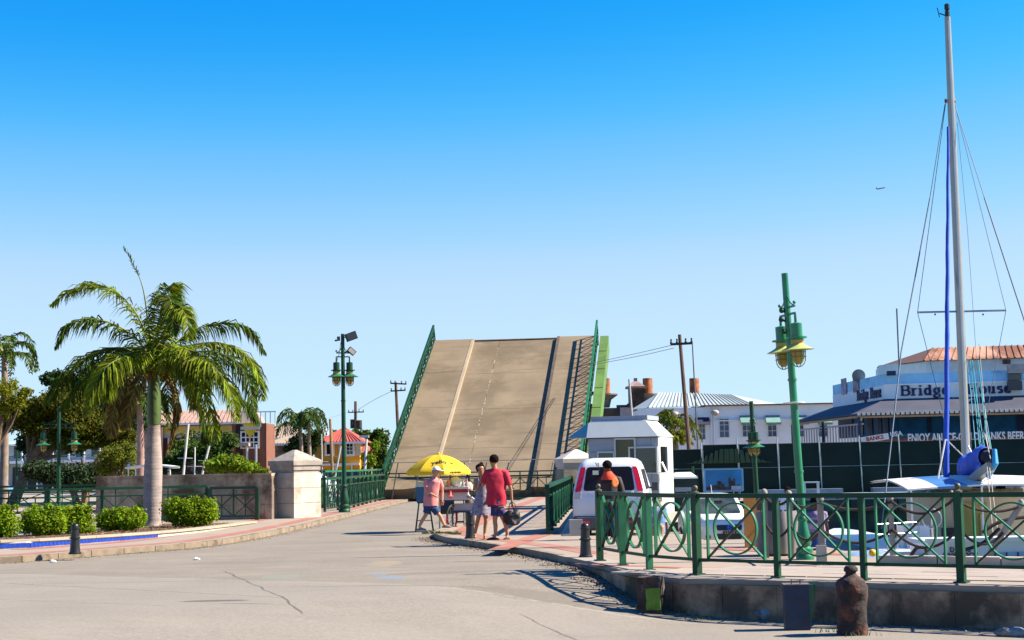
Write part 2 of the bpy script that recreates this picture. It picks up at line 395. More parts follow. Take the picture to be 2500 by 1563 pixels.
for i in range(34): mb.box((10+i*2.0+.98, 67.95, -1.2), (1.96, .5, 1.5))
for i in range(34): mb.box((10+i*2.0+.98, 67.7, -.35), (1.94, .9, .5))
S('quay_wall', mb, QW)
mb = MB(); k = 0
LEDGE = mat('quay_ledge_concrete', (.22, .26, .32), .85, var=.2, scale=1)
for i in range(16): mb.box((10+i*3.6+1.78, 68.6+(i % 3)*.05, .0), (3.5, 1.6, .26))
for i in range(12): mb.box((10.5+i*4.9+1.8, 69.4, .22), (3.6, .5, .2))
S('quay_ledge', mb, LEDGE)
# ---- left pavement
PAV = mat('pavement_concrete', (.33, .255, .19), .9, var=.07, scale=1.3, c2=(.28, .22, .17), thr=.58, bump=.2, bscale=30)
PAVR = mat('red_paving_band', (.36, .13, .085), .9, var=.12, scale=3, c2=(.35, .22, .16), thr=.58, bump=.2, bscale=30)
KERB = mat('kerb_stone', (.26, .195, .13), .9, var=.2, scale=4, c2=(.1, .07, .04), thr=.58, bump=.4, bscale=20)
def resample(P, step):
    out = [P[0].copy()]; acc = 0; 
    L = [0]
    for a, b in zip(P, P[1:]): L.append(L[-1]+(b-a).length)
    n = max(1, round(L[-1]/step)); res = []
    for i in range(n+1):
        t = L[-1]*i/n; j = 0
        while j < len(L)-2 and L[j+1] < t: j += 1
        f = (t-L[j])/max(1e-6, L[j+1]-L[j]); res.append(P[j].lerp(P[j+1], f))
    return res
def smoothP(P, k=2):
    for _ in range(k):
        Q = [P[0]]
        for a, b in zip(P, P[1:]): Q += [a.lerp(b, .25), a.lerp(b, .75)]
        Q.append(P[-1]); P = Q
    return P
def offs(P, d):               # offset polyline to its left by d (plan)
    out = []
    for i, p in enumerate(P):
        t = (P[min(i+1, len(P)-1)]-P[max(i-1, 0)]); t.z = 0; t.normalize(); out.append(p+Vector((-t.y, t.x, 0))*d)
    return out
LK = smoothP([Vector((-40, 28.5, 0)), Vector((-16, 31, 0))]+[Vector(Gd(x, y, -.12).xy.to_3d()) for x, y in ((0, 1378), (195, 1361), (395, 1345), (517, 1335), (700, 1302), (859, 1260), (989, 1226), (1060, 1212))])
mb = MB(); poly = [(p.x, p.y) for p in LK]+[(LK[-1].x, 82), (-60, 82), (-60, 28.5)]
poly = [(p.x, p.y) for p in offs(LK, .15)]+[(LK[-1].x-.1, 81.5), (-60, 81.5), (-60, 28.5)]
mb.prism(poly, -1.8, 0); pav = S('pavement', mb, PAV)
def strip_blocks(P, wdt, z0, z1, name, m, parent, step=1.0, gap=.02, jit=.006, zf=None, side=1):
    Q = resample(P, step); O = offs(Q, wdt*side)
    for i in range(len(Q)-1):
        a, b, c, d = Q[i], Q[i+1], O[i+1], O[i]; t = gap/max(.01, (b-a).length)/2
        a2, b2, c2, d2 = a.lerp(b, t), b.lerp(a, t), c.lerp(d, t), d.lerp(c, t); j = rnd.uniform(-jit, jit)
        za, zb = (zf(i/(len(Q)-1)), zf((i+1)/(len(Q)-1))) if zf else (z1, z1)
        bl = z0(a) if callable(z0) else z0
        pts = [a2, b2, c2, d2] if side > 0 else [d2, c2, b2, a2]
        zz = [za, zb, zb, za] if side > 0 else [za, zb, zb, za]
        vs = [(p.x, p.y, bl) for p in pts]+[(p.x, p.y, z+j) for p, z in zip(pts, zz)]
        k = MB(); k.add(vs, [(3, 2, 1, 0), (4, 5, 6, 7), (0, 1, 5, 4), (1, 2, 6, 5), (2, 3, 7, 6), (3, 0, 4, 7)]); link(name, k.mesh(name, m), parent)
strip_blocks(LK[6:], .15, -.5, .004, 'kerb_stone', KERB, pav, .95)
def ribbon(P, d0, d1, z):
    A, B = offs(P, d0), offs(P, d1); m_ = MB()
    for i in range(len(P)-1): m_.quad((A[i].x, A[i].y, z), (A[i+1].x, A[i+1].y, z), (B[i+1].x, B[i+1].y, z), (B[i].x, B[i].y, z))
    return m_
S('brick_band', ribbon(resample(LK[10:], .7), .42, .85, .004), PAVR)
S('brick_band', ribbon(resample(LK[14:], .7), 2.0, 2.5, .004), PAVR)
# ---- planter of the garden with its blue tiles
PB = smoothP([Vector((-40, 34, 0)), Vector((-17, 35.2, 0))]+[Vector(Gd(x, y, 0)) for x, y in ((0, 1343), (195, 1329), (377, 1314), (517, 1297), (628, 1277))])
i0 = min(range(len(PB)), key=lambda i: abs(PX(PB[i])[0]-(-60)))
PBv = PB[i0:]
def hz(t): return .20-.14*t
pl = T('planter', 'long low garden planter with cream coping and blue tiles beside the pavement', 'planter', tuple(PBv[0]))
CREAM = mat('cream_coping', (.42, .35, .25), .8, var=.08, c2=(.5, .42, .3), thr=.62)
SOIL = mat('soil', (.09, .055, .03), 1, var=.4, scale=5, bump=.8)
Q = resample(PBv, .5); A = offs(Q, .04); B = offs(Q, .34); nQ = len(Q)-1
w1 = MB()
for i in range(nQ):
    z0_, z1_ = hz(i/nQ)-.04, hz((i+1)/nQ)-.04
    w1.quad((A[i].x, A[i].y, 0), (A[i+1].x, A[i+1].y, 0), (A[i+1].x, A[i+1].y, z1_), (A[i].x, A[i].y, z0_))
pl.p('planter_wall', w1, CONL, world=True)
def coping(t, Pn):
    Q2 = resample(Pn, .9); I = offs(Q2, .34); m = len(Q2)-1
    for i in range(m):
        a, b, c, d = Q2[i], Q2[i+1], I[i+1], I[i]; g = .006
        a, b, c, d = a.lerp(b, g), b.lerp(a, g), c.lerp(d, g), d.lerp(c, g)
        za, zb = hz(i/m), hz((i+1)/m); k = MB()
        vs = [(a.x, a.y, za-.05), (b.x, b.y, zb-.05), (c.x, c.y, zb-.05), (d.x, d.y, za-.05), (a.x, a.y, za), (b.x, b.y, zb), (c.x, c.y, zb), (d.x, d.y, za)]
        k.add(vs, [(3, 2, 1, 0), (4, 5, 6, 7), (0, 1, 5, 4), (1, 2, 6, 5), (2, 3, 7, 6), (3, 0, 4, 7)]); t.p('coping_stone', k, CREAM, world=True)
coping(pl, PBv)
TILE = mat('blue_glazed_tile', (.01, .06, .42), .2, var=.25, scale=14)
Qt = resample(PBv, .115); At_ = offs(Qt, .04); m_ = len(Qt)-1
for i in range(m_):
    if PX(Qt[i])[0] > 385: break
    a, b = At_[i], At_[i+1]; h = hz(i/m_)-.075; nn = (b-a).normalized(); out = Vector((nn.y, -nn.x, 0))*.008; g = nn*.005; k = MB()
    a2, b2 = a+g, b-g; r = rnd.uniform(-.001, .001)
    k.slab([a2+out+Vector((0, 0, .012)), b2+out+Vector((0, 0, .012)), b2+out+Vector((0, 0, h+r)), a2+out+Vector((0, 0, h+r))], .012); pl.p('tile', k, TILE, world=True)
sb = MB(True); C = offs(Q, 4.5)
for i in range(nQ):
    z0_ = hz(i/nQ)-.06; sb.quad((B[i].x, B[i].y, z0_), (B[i+1].x, B[i+1].y, z0_), (C[i+1].x, C[i+1].y, .05), (C[i].x, C[i].y, .05))
s_ = S('soil', sb, SOIL)
# ---- right pavement and quay platform
K1 = [Vector(Gd(x, y, 0).xy.to_3d()) for x, y in ((1294, 1213), (1232, 1232), (1165, 1253), (1120, 1271), (1078, 1289), (1056, 1299), (1066, 1307), (1107, 1316), (1200, 1328), (1300, 1342), (1400, 1364), (1462, 1377), (1510, 1391), (1586, 1405), (1660, 1412), (1750, 1414.5), (2110, 1424), (2500, 1434), (2900, 1444), (3400, 1457))]
K1s = smoothP(K1[:14], 2)+K1[14:]
e1 = Vector(Gd(3400, 1405, 0)); 
poly = [(p.x, p.y) for p in K1s]+[(e1.x, e1.y), (Gd(2500, 1384).x, Gd(2500, 1384).y), (5.72, 24.7), (7.0, 33.4), (3.9, 33.4), (3.9, 36.3), (1.02, 36.4), (1.02, 37), (3.2, 81.5), (K1[0].x, 81.5)]
mb = MB(); mb.prism(poly, -2.4, 0); plat = S('quay_platform', mb, PAV)
# its side walls, stained concrete, stand 4 mm proud
FW = [p for p in K1s if PX(p)[0] > 1380 and p.y < 31]; wl = MB()
FW = resample(FW, .8)
fwl = S('retaining_wall', MB(), CONF)
for i, (a, b) in enumerate(zip(FW, FW[1:])):
    d = (b-a).normalized(); o_ = Vector((d.y, -d.x, 0))*.05; g = d*.002; k = MB()
    k.slab([a+g+o_+Vector((0, 0, -1.3)), b-g+o_+Vector((0, 0, -1.3)), b-g+o_+Vector((0, 0, -.075)), a+g+o_+Vector((0, 0, -.075))], .03); link('wall_panel', k.mesh('wall_panel', CONF), fwl)
strip_blocks(FW, .5, -.07, .006, 'coping_stone', mat('pale_paving', (.36, .295, .24), .9, var=.08, scale=2, c2=(.3, .235, .185), thr=.6, bump=.2, bscale=30), fwl, 1.3, .012, .002)
for o in fwl.children:
    if o.name.startswith('coping'):
        o.location.z = .0
K2 = resample(K1s[:max(i for i, p in enumerate(K1s) if PX(p)[0] < 1400 and p.y < 60)], .9)
strip_blocks(K2, .14, -.5, .005, 'kerb_stone', KERB, plat, .9)
S('brick_band', ribbon(K2, .5, .95, .004), PAVR)
def band(pts, wd, z=.004):
    P_ = [Vector(Gd(x, y, 0)) for x, y in pts]; return ribbon(P_, -wd/2, wd/2, z)
S('brick_band', band(((1215, 1343), (1290, 1316), (1345, 1300)), .4, .008), PAVR)
S('brick_band', band(((1400, 1378), (1700, 1388), (2100, 1396), (2480, 1402)), .25, .008), PAVR)
S('brick_band', band(((1760, 1340), (2000, 1352), (2140, 1356)), .5, .008), PAVR)
S('brick_band', band(((1180, 1262), (1300, 1246)), .5, .008), PAVR)
# paving slabs of the front edge of the platform
PS = mat('paving_slab', (.35, .285, .235), .9, var=.1, scale=1.5, c2=(.28, .22, .175), thr=.6, bump=.2, bscale=30)
ax = (Vector(Gd(2500, 1420))-Vector(Gd(1800, 1405))).normalized(); ay = Vector((-ax.y, ax.x, 0)); o0 = Vector(Gd(1760, 1407)); me = None
for i in range(-3, 15):
    for j in range(0, 5):
        p = o0+ax*(i*.62)+ay*(j*.62+.15)
        c = p+ax*.3+ay*.3
        if c.y > 24.6-(max(0, c.x-5.7))*.55 or c.x > 10 or (c.x < 3 and j > 5): continue
        if me is None: k = MB(); k.box((.3, .3, 0), (.605, .605, .03)); me = k.mesh('paving_slab', PS)
        o = link('paving_slab', me, plat); o.location = (p.x, p.y, rnd.uniform(-.004, .001)-.0); o.rotation_euler = (0, 0, math.atan2(ax.y, ax.x))
# ------------------------------------------------------------------ bascule bridge, raised leaf
az, elv = R(7), R(29)
D0 = At(936, 1203, 80.5); bd = Vector((math.sin(az)*math.cos(elv), math.cos(az)*math.cos(elv), math.sin(elv)))
br = Vector((math.cos(az), -math.sin(az), 0)); bn = br.cross(bd)
BW = 9.9; BL = 17.9
def DK(s, t, n=0): return D0+br*s+bd*t+bn*n
DECK = mat('deck_concrete', (.235, .17, .098), .9, var=.18, scale=.5, c2=(.165, .115, .06), thr=.56, bump=.3, bscale=4)
def deck_marks(m):
    n, l = nodes_of(m); b = n['Principled BSDF']; src = b.inputs['Base Color'].links[0].from_socket
    g = n.new('ShaderNodeNewGeometry'); mp = n.new('ShaderNodeMapping'); mp.inputs['Scale'].default_value = (.35, 2.2, 4.2)
    l.new(g.outputs['Position'], mp.inputs[0]); t = n.new('ShaderNodeTexNoise'); t.inputs['Scale'].default_value = .9; t.inputs['Detail'].default_value = 9; t.inputs['Roughness'].default_value = .7
    l.new(mp.outputs[0], t.inputs[0]); r = n.new('ShaderNodeMapRange'); r.inputs[1].default_value = .52; r.inputs[2].default_value = .72; l.new(t.outputs['Fac'], r.inputs[0])
    mx = n.new('ShaderNodeMix'); mx.data_type = 'RGBA'; mm = n.new('ShaderNodeMath'); mm.operation = 'MULTIPLY'; mm.inputs[1].default_value = .7; l.new(r.outputs[0], mm.inputs[0]); l.new(mm.outputs[0], mx.inputs[0]); l.new(src, mx.inputs[6]); mx.inputs[7].default_value = (.09, .065, .04, 1)
    l.new(mx.outputs[2], b.inputs['Base Color'])
deck_marks(DECK)
bridge = T('bascule_bridge', 'raised concrete drawbridge leaf with green railings', 'bridge', tuple(D0))
def dslab(s0, s1, t0, t1, n0, n1):
    P_ = [DK(s, t, n) for n in (n0, n1) for s, t in ((s0, t0), (s1, t0), (s1, t1), (s0, t1))]
    return MB().add(P_, [(3, 2, 1, 0), (4, 5, 6, 7), (0, 1, 5, 4), (1, 2, 6, 5), (2, 3, 7, 6), (3, 0, 4, 7)])
sL, sR = 2.45, 7.45
nseg = 4
for i in range(nseg):
    a, b_ = BL*i/nseg+.01, BL*(i+1)/nseg-.01
    bridge.p('roadway_slab', dslab(sL+.002, 3.98, a, b_, -.4, 0), DECK, world=True); bridge.p('roadway_slab', dslab(4.0, sR-.002, a, b_, -.4, .0), DECK, world=True)
    bridge.p('footway_slab', dslab(0, sL-.16, a, b_, -.4, .17), DECK, world=True); bridge.p('footway_slab', dslab(sR+.16, BW-.05, a, b_, -.4, .17), DECK, world=True)
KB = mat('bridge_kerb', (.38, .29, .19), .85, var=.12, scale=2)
KB_SHADE = mat('bridge_kerb_shaded', (.10, .07, .05), .9, var=.3, scale=3)  # right kerb's shade painted into its colour; left kerb keeps the lit tone
bridge.p('kerb', dslab(sL-.158, sL, 0, BL, -.4, .19), KB, world=True); bridge.p('kerb', dslab(sR, sR+.158, 0, BL, -.4, .19), KB_SHADE, world=True)
bridge.p('end_beam', dslab(0, BW, BL+.002, BL+.1, -.5, .06), mat('deck_steel', (.1, .07, .05), .7, var=.3, scale=3), world=True)
MARK = mat('worn_white_marking', (.36, .3, .2), .9, var=.15, scale=9)
t = .4; k = MB()
while t < BL-.6:
    L_ = rnd.choice((.12, .3, .5, .2)); s_ = 3.99+rnd.uniform(-.02, .02); wdt = rnd.uniform(.01, .03)
    if rnd.random() < .85: k.quad(DK(s_-wdt, t, .004), DK(s_+wdt, t, .004), DK(s_+wdt*.7, t+L_, .004), DK(s_-wdt, t+L_, .004))
    t += L_+rnd.uniform(.03, .25)
bridge.p('centre_marking', k, MARK, world=True, stuff='stuff')
bridge.p('edge_girder', dslab(BW+.12, BW+.62, 1.2, BL+.05, -.9, .1), GL, world=True)
for i in range(7):
    t0 = 1.4+i*2.4; bridge.p('girder_stiffener', dslab(BW+.14, BW+.6, t0, t0+.05, .1, .13), GL, world=True)
def deck_rail(s, first):
    k = MB(); t0, t1 = .3, BL+.02; H_ = 1.12
    k.beam(DK(s, t0, H_), DK(s, t1, H_), .12, .09, bn); k.beam(DK(s, t0, .86), DK(s, t1, .86), .06, .05, bn); k.beam(DK(s, t0, .25), DK(s, t1, .25), .07, .05, bn)
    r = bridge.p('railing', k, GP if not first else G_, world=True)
    n_ = 14; c = (t1-t0)/n_
    for i in range(n_+1):
        q = MB(); tt = t0+c*i; q.beam(DK(s, tt, 0), DK(s, tt, H_), .07, .07, bd); bridge.p('railing_post', q, G_, r, world=True)
        if i < n_:
            q = MB(); m_ = tt+c/2
            q.beam(DK(s-.012, tt, .27), DK(s-.012, m_, .85), .03, .05, br); q.beam(DK(s+.012, m_, .27), DK(s+.012, tt, .85), .03, .05, br)
            q.beam(DK(s-.012, m_, .27), DK(s-.012, tt+c, .85), .03, .05, br); q.beam(DK(s+.012, tt+c, .27), DK(s+.012, m_, .85), .03, .05, br)
            q.beam(DK(s, m_, .25), DK(s, m_, H_), .03, .03, bd)
            bridge.p('railing_cross', q, G_, r, world=True)
    return r
deck_rail(.06, True); deck_rail(BW-.02, False)
# thin pipe fence in front of the leaf
pf = T('pipe_fence', 'thin grey pipe fence standing in front of the raised bridge leaf', 'fence', tuple(At(960, 1215, 80.2)))
PIPE = mat('grey_pipe', (.2, .19, .17), .6)
p0, p1 = At(955, 1130, 80.3), At(1352, 1121, 80.3)
k = MB(); k.tube([p0, p1], .025, 6); k.tube([At(955, 1172, 80.3), At(1352, 1166, 80.3)], .02, 6); pf.p('rail', k, PIPE, world=True)
for i in range(8):
    x = 968+i*54; k = MB(); k.tube([(lambda q: Vector((q.x-.25, q.y, 0)))(At(x, 1170, 80.3)), At(x+4, 1129, 80.3)], .03, 6); pf.p('post', k, PIPE, world=True)
# ------------------------------------------------------------------ barrier gates across the road
def truss_gate(name, label, cat, a, b, H_, z0, n_, m, group=None, mid=None, post=.1, xs=True, top2=0):
    a = Vector((a[0], a[1], 0)); b = Vector((b[0], b[1], 0)); d = (b-a); L_ = d.length; d.normalize()
    t = T(name, label, cat, (a.x, a.y, 0), 0, group); nz = Vector((-d.y, d.x, 0)); Z = lambda p, z: Vector((p.x, p.y, z))
    hi = H_ if mid is None else mid
    def bar(nm, p, q, w_, h_): k = MB(); k.beam(p, q, w_, h_, nz); t.p(nm, k, m, world=True)
    bar('top_rail', Z(a, H_), Z(b, H_), .09, .07)
    if mid: bar('middle_rail', Z(a, mid), Z(b, mid), .05, .05)
    bar('bottom_rail', Z(a, z0), Z(b, z0), .06, .06)
    if top2: bar('upper_rail', Z(a, top2), Z(b, top2), .06, .06)
    for i in range(n_+1):
        p = a+d*(L_*i/n_); bar('upright', Z(p, z0 if 0 < i < n_ else 0), Z(p, top2 or H_), .05 if 0 < i < n_ else post, .05 if 0 < i < n_ else post)
        if i < n_:
            q = a+d*(L_*(i+1)/n_); m_ = (p+q)/2; e = nz*.012
            bar('diagonal_bar', Z(p-e, z0), Z(q-e, hi), .035, .03); bar('diagonal_bar', Z(p+e, hi), Z(q+e, z0), .035, .03)
            if xs: bar('upright', Z(m_, z0), Z(m_, hi), .035, .035)
    return t
gA = Gd(934, 1219); gB = Gd(1356, 1213)
gm = gA.lerp(gB, .5)
truss_gate('barrier_gate', 'dark green truss barrier closing the road, half beside the curved railing', 'barrier', gA, gm, 1.06, .1, 5, GD, mid=.96, top2=1.28)
truss_gate('barrier_gate', 'dark green truss barrier closing the road, half beside the stone pillar', 'barrier', gm+Vector((.06, 0, 0)), gB, 1.06, .1, 5, GD, mid=.96, top2=1.28)
# dark cabinet at the right end of the barrier
k = MB(); c = Gd(1352, 1207); k.box((0, 0, .65), (.45, .4, 1.3)); k.box((0, 0, 1.33), (.5, .45, .06)); k.box((0, -.22, .7), (.34, .02, .9)); k.lathe([(.05, 1.36), (.05, 1.5), (.09, 1.52), (.09, 1.62), (0.02, 1.68)], seg=10)
one('control_box', k, GD, 'dark green control cabinet at the end of the barrier', 'cabinet', (c.x, c.y-.4, 0))
# ------------------------------------------------------------------ railings
def picket_rail(name, label, pts, H_, cell, m, post_every=1, dens=True, group=None, z=0, mid=.78):
    P_ = [Vector((p[0], p[1], z)) for p in pts]; L_ = sum((b-a).length for a, b in zip(P_, P_[1:])); n_ = max(1, round(L_/cell)); Q = resample(P_, L_/n_)
    t = T(name, label, 'railing', tuple(Q[0]), 0, group)
    for i in range(len(Q)):
        k = MB(); k.beam(Q[i], Q[i]+Vector((0, 0, H_-.02)), .09, .09, (1, 0, 0)); t.p('post', k, m, world=True)
        if i == len(Q)-1: break
        a, b = Q[i], Q[i+1]; d = (b-a).normalized(); nz = Vector((-d.y, d.x, 0)); Z = lambda p, h: Vector((p.x, p.y, h+z))
        k = MB(); k.beam(Z(a, H_), Z(b, H_), .11, .08); t.p('top_rail', k, m, world=True)
        k = MB(); k.beam(Z(a, H_*mid), Z(b, H_*mid), .05, .05); t.p('middle_rail', k, m, world=True)
        k = MB(); k.beam(Z(a, .12), Z(b, .12), .06, .05); t.p('bottom_rail', k, m, world=True)
        hi = H_*mid; s_ = 2 if dens else 1
        for j in range(s_):
            p, q = a.lerp(b, j/s_), a.lerp(b, (j+1)/s_); e = nz*.015
            k = MB(); k.beam(Z(p-e, .12), Z(q-e, hi), .03, .035, nz); t.p('diagonal_bar', k, m, world=True)
            k = MB(); k.beam(Z(p+e, hi), Z(q+e, .12), .03, .035, nz); t.p('diagonal_bar', k, m, world=True)
            mm = (p+q)/2; k = MB(); k.beam(Z(mm, .12), Z(mm, H_ if j % 2 == 0 else hi), .035, .035, nz); t.p('upright', k, m, world=True)
    return t
# curved railing between left pillar and bridge
picket_rail('curved_railing', 'dark green crossed railing curving from the left pillar up to the bridge', [Gd(793, 1250), Gd(850, 1243), Gd(905, 1228), Gd(938, 1221)], 1.25, 1.9, GD, dens=True)
picket_rail('curved_railing', 'pale green railing seen through the dark one beside the left bridge pillar', [Gd(792, 1241), Gd(870, 1234), Gd(942, 1214)], 1.5, 1.6, GP, dens=True)
# garden railings on the left, dark shaded one, brighter one
picket_rail('garden_railing', 'green garden railing running behind the hedge and the palm trunk', [Gd(-140, 1288), Gd(60, 1284), Gd(330, 1276), Gd(505, 1271)], 1.12, 1.75, G_, dens=True)
picket_rail('garden_railing', 'second green railing farther back behind the leftmost hedge', [Gd(-160, 1262), Gd(250, 1256)], 1.15, 2.3, G_, dens=False)
truss_gate('garden_gate', 'green gate panel with crossed bars ending at the stone wall', 'gate', Gd(513, 1272), Gd(628, 1270), 1.06, .14, 2, GD, mid=.82, post=.12)
# approach railing on the right, runs away from the viewer
RA, RB = Gd(1338, 1306), Gd(1401, 1232)
picket_rail('approach_railing', 'green railing along the right of the bridge approach beside the white van', [RA, RB], 1.12, 2.4, G_, dens=True)
k = MB(); d_ = (RB-RA).normalized(); o_ = Vector((d_.y, -d_.x, 0)); pr = [RA+o_*.0-d_*.1, RA+o_*.45-d_*.1, RB+o_*.45, RB]
k.slab([RA+o_*.04+Vector((0, 0, -.02)), RB+o_*.04+Vector((0, 0, -.02)), RB+o_*.5+Vector((0, 0, .02)), RA+o_*.5+Vector((0, 0, .02))], .4, (0, 0, 1)); k.slab([RA+o_*.5+Vector((0, 0, .34)), RB+o_*.5+Vector((0, 0, .34)), RB+o_*.8+Vector((0, 0, .34)), RA+o_*.8+Vector((0, 0, .34))], .7, (0, 0, 1))
one('approach_plinth', k, CONL, 'low pale concrete plinth beside the approach railing', 'plinth', tuple(RA), world=True)
# ------------------------------------------------------------------ foreground railing with rings
posts = [Gd(1465, 1370), Gd(1521, 1381.6), Gd(1586, 1393), Gd(1703, 1404), Gd(1899, 1411.5), Gd(2110, 1417.5), Gd(2348, 1424)]
dd = (posts[6]-posts[4]); dd.normalize(); posts += [posts[6]+dd*1.4, posts[6]+dd*2.8]
fr = T('ring_railing', 'green quay railing with large rings and crossed bars along the front edge', 'railing', tuple(posts[0]))
H_ = 1.13
ringm = {}
for i, p in enumerate(posts):
    big = i in (0, 3, 6); w_ = .1 if big else .075
    up = (posts[min(i+1, 8)]-posts[max(i-1, 0)]).normalized()
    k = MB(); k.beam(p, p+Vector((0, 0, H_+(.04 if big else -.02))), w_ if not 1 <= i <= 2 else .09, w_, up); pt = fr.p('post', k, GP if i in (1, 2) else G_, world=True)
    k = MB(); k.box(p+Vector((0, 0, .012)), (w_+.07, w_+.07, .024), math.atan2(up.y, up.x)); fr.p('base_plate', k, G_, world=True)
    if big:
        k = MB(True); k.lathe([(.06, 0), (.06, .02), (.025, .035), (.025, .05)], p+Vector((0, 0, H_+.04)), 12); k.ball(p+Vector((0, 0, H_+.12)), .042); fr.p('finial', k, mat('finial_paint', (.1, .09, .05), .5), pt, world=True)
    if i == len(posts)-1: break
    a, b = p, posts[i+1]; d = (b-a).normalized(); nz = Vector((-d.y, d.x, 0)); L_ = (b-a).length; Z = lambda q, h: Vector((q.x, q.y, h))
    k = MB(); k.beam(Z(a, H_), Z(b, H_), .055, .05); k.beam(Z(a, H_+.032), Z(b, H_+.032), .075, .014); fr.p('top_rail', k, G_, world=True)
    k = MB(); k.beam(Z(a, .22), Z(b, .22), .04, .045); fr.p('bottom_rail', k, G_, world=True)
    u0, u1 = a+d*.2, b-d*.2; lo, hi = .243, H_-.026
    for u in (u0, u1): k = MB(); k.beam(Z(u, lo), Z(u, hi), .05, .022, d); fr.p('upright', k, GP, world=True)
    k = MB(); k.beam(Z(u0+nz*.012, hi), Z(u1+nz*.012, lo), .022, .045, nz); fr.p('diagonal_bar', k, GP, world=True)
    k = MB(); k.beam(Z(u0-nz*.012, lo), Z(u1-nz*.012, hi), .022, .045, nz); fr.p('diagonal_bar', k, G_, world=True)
    c = (u0+u1)/2; zc = (lo+hi)/2; rr = .36; N = 40; k = MB(True, 50)
    for j in range(N):
        an = 2*math.pi*j/N; dr = d*math.cos(an)+Vector((0, 0, math.sin(an)))
        for (r_, e) in ((rr-.011, -.024), (rr+.011, -.024), (rr+.011, .024), (rr-.011, .024)): k.v.append(tuple(Z(c, zc)+dr*r_+nz*e))
    for j in range(N):
        for q in range(4):
            a_ = j*4+q; b_ = j*4+(q+1) % 4; c_ = ((j+1) % N)*4+(q+1) % 4; d2 = ((j+1) % N)*4+q; k.f.append((a_, b_, c_, d2)); k.mi.append(0)
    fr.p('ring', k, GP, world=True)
# ------------------------------------------------------------------ left stone wall and pillars
lw = T('stone_wall', 'long stained stone parapet wall ending at the left bridge pillar', 'wall', tuple(Gd(460, 1266)))
wa, wb = At(234, 1165, 54.5), At(664, 1157, 53.0)
wa = Vector((wa.x, wa.y, 0)); wb = Vector((wb.x, wb.y, 0)); dw = (wb-wa); Lw = dw.length; dw.normalize(); nw = Vector((dw.y, -dw.x, 0))
x = 0; HW = 1.42
row = 0
for zz0, zz1 in ((0, .47), (.47, .95), (.95, HW)):
    x = 0 if row % 2 == 0 else -.55
    while x < Lw:
        L1 = rnd.uniform(1.0, 1.4); a_, b_ = max(0, x), min(Lw, x+L1)
        if b_-a_ > .05:
            j = rnd.uniform(-.01, .006); k = MB(); p, q = wa+dw*(a_+.006)+nw*j, wa+dw*(b_-.006)+nw*j
            k.slab([p+Vector((0, 0, zz0+.005)), q+Vector((0, 0, zz0+.005)), q+Vector((0, 0, zz1-.005)), p+Vector((0, 0, zz1-.005))], .4, nw); lw.p('stone_block', k, CONW, world=True)
        x += L1
    row += 1
k = MB(); k.slab([wa-dw*.05+nw*.05+Vector((0, 0, HW+.09)), wb+nw*.05+Vector((0, 0, HW+.09)), wb-nw*.5+Vector((0, 0, HW+.09)), wa-dw*.05-nw*.5+Vector((0, 0, HW+.09))], .09, (0, 0, 1)); lw.p('coping', k, CONW, world=True)
k = MB(); k.slab([wa-nw*.05+nw*.03, wb-nw*.05+nw*.03, wb-nw*.05+nw*.03+Vector((0, 0, HW)), wa-nw*.05+nw*.03+Vector((0, 0, HW))], .32, nw); lw.p('mortar_core', k, mat('mortar', (.2, .15, .11), .95), world=True)
def pillar(label, c, W_, D_, H_, rz, mf, cap):
    t = T('bridge_pillar', label, 'pillar', tuple(c), rz)
    n_ = 3; hh = H_/n_
    for i in range(n_): k = MB(); k.box((0, 0, hh*(i+.5)), (W_-rnd.uniform(0, .012), D_-rnd.uniform(0, .012), hh-.012)); t.p('pillar_block', k, mf)
    k = MB(); k.box((0, 0, H_+.03), (W_-.1, D_-.1, .12)); k.box((0, 0, H_+.17), (W_-.02, D_-.02, .16)); k.box((0, 0, H_+.33), (W_+.06, D_+.06, .16)); t.p('cornice', k, cap)
    k = MB(); k.taper((0, 0, H_+.41), (W_+.06, D_+.06), (.1, .1), .36); t.p('pyramid_cap', k, cap)
    return t
CAPM = mat('cap_stone', (.36, .3, .25), .9, var=.25, scale=3, c2=(.52, .46, .38), thr=.6, bump=.3)
PILM = mat('pillar_stone', (.60, .53, .43), .9, var=.15, scale=2, c2=(.33, .26, .18), thr=.6, bump=.2)
pc = Gd(712, 1266); pillar('squat stone pillar with pyramid cap at the end of the stained wall', (pc.x+.02, pc.y+.78, 0), 1.22, 1.22, 1.5, R(-40), PILM, CAPM)
pillar('stone pillar with pale pyramid cap behind the white van', (At(1408, 1150, 62).x, 62.4, -.1), 1.35, 1.4, 1.5, R(12), mat('mossy_stone', (.30, .26, .19), .95, var=.25, scale=2, c2=(.2, .19, .08), thr=.55, bump=.4), CONL)
# green service post with an orange box on top
c = Gd(778, 1240); k = MB(); k.box((0, 0, .62), (.36, .34, 1.24)); k.box((0, 0, .03), (.42, .4, .06)); t = T('service_post', 'green square service post with orange box beside the left pillar', 'post', (c.x, c.y-.3, 0), R(-15))
t.p('cabinet', k, G_); k = MB(); k.box((.0, 0, 1.34), (.14, .14, .18)); t.p('orange_box', k, ORG); k = MB(); k.box((0, -.175, .7), (.26, .012, .9)); t.p('door', k, GD)
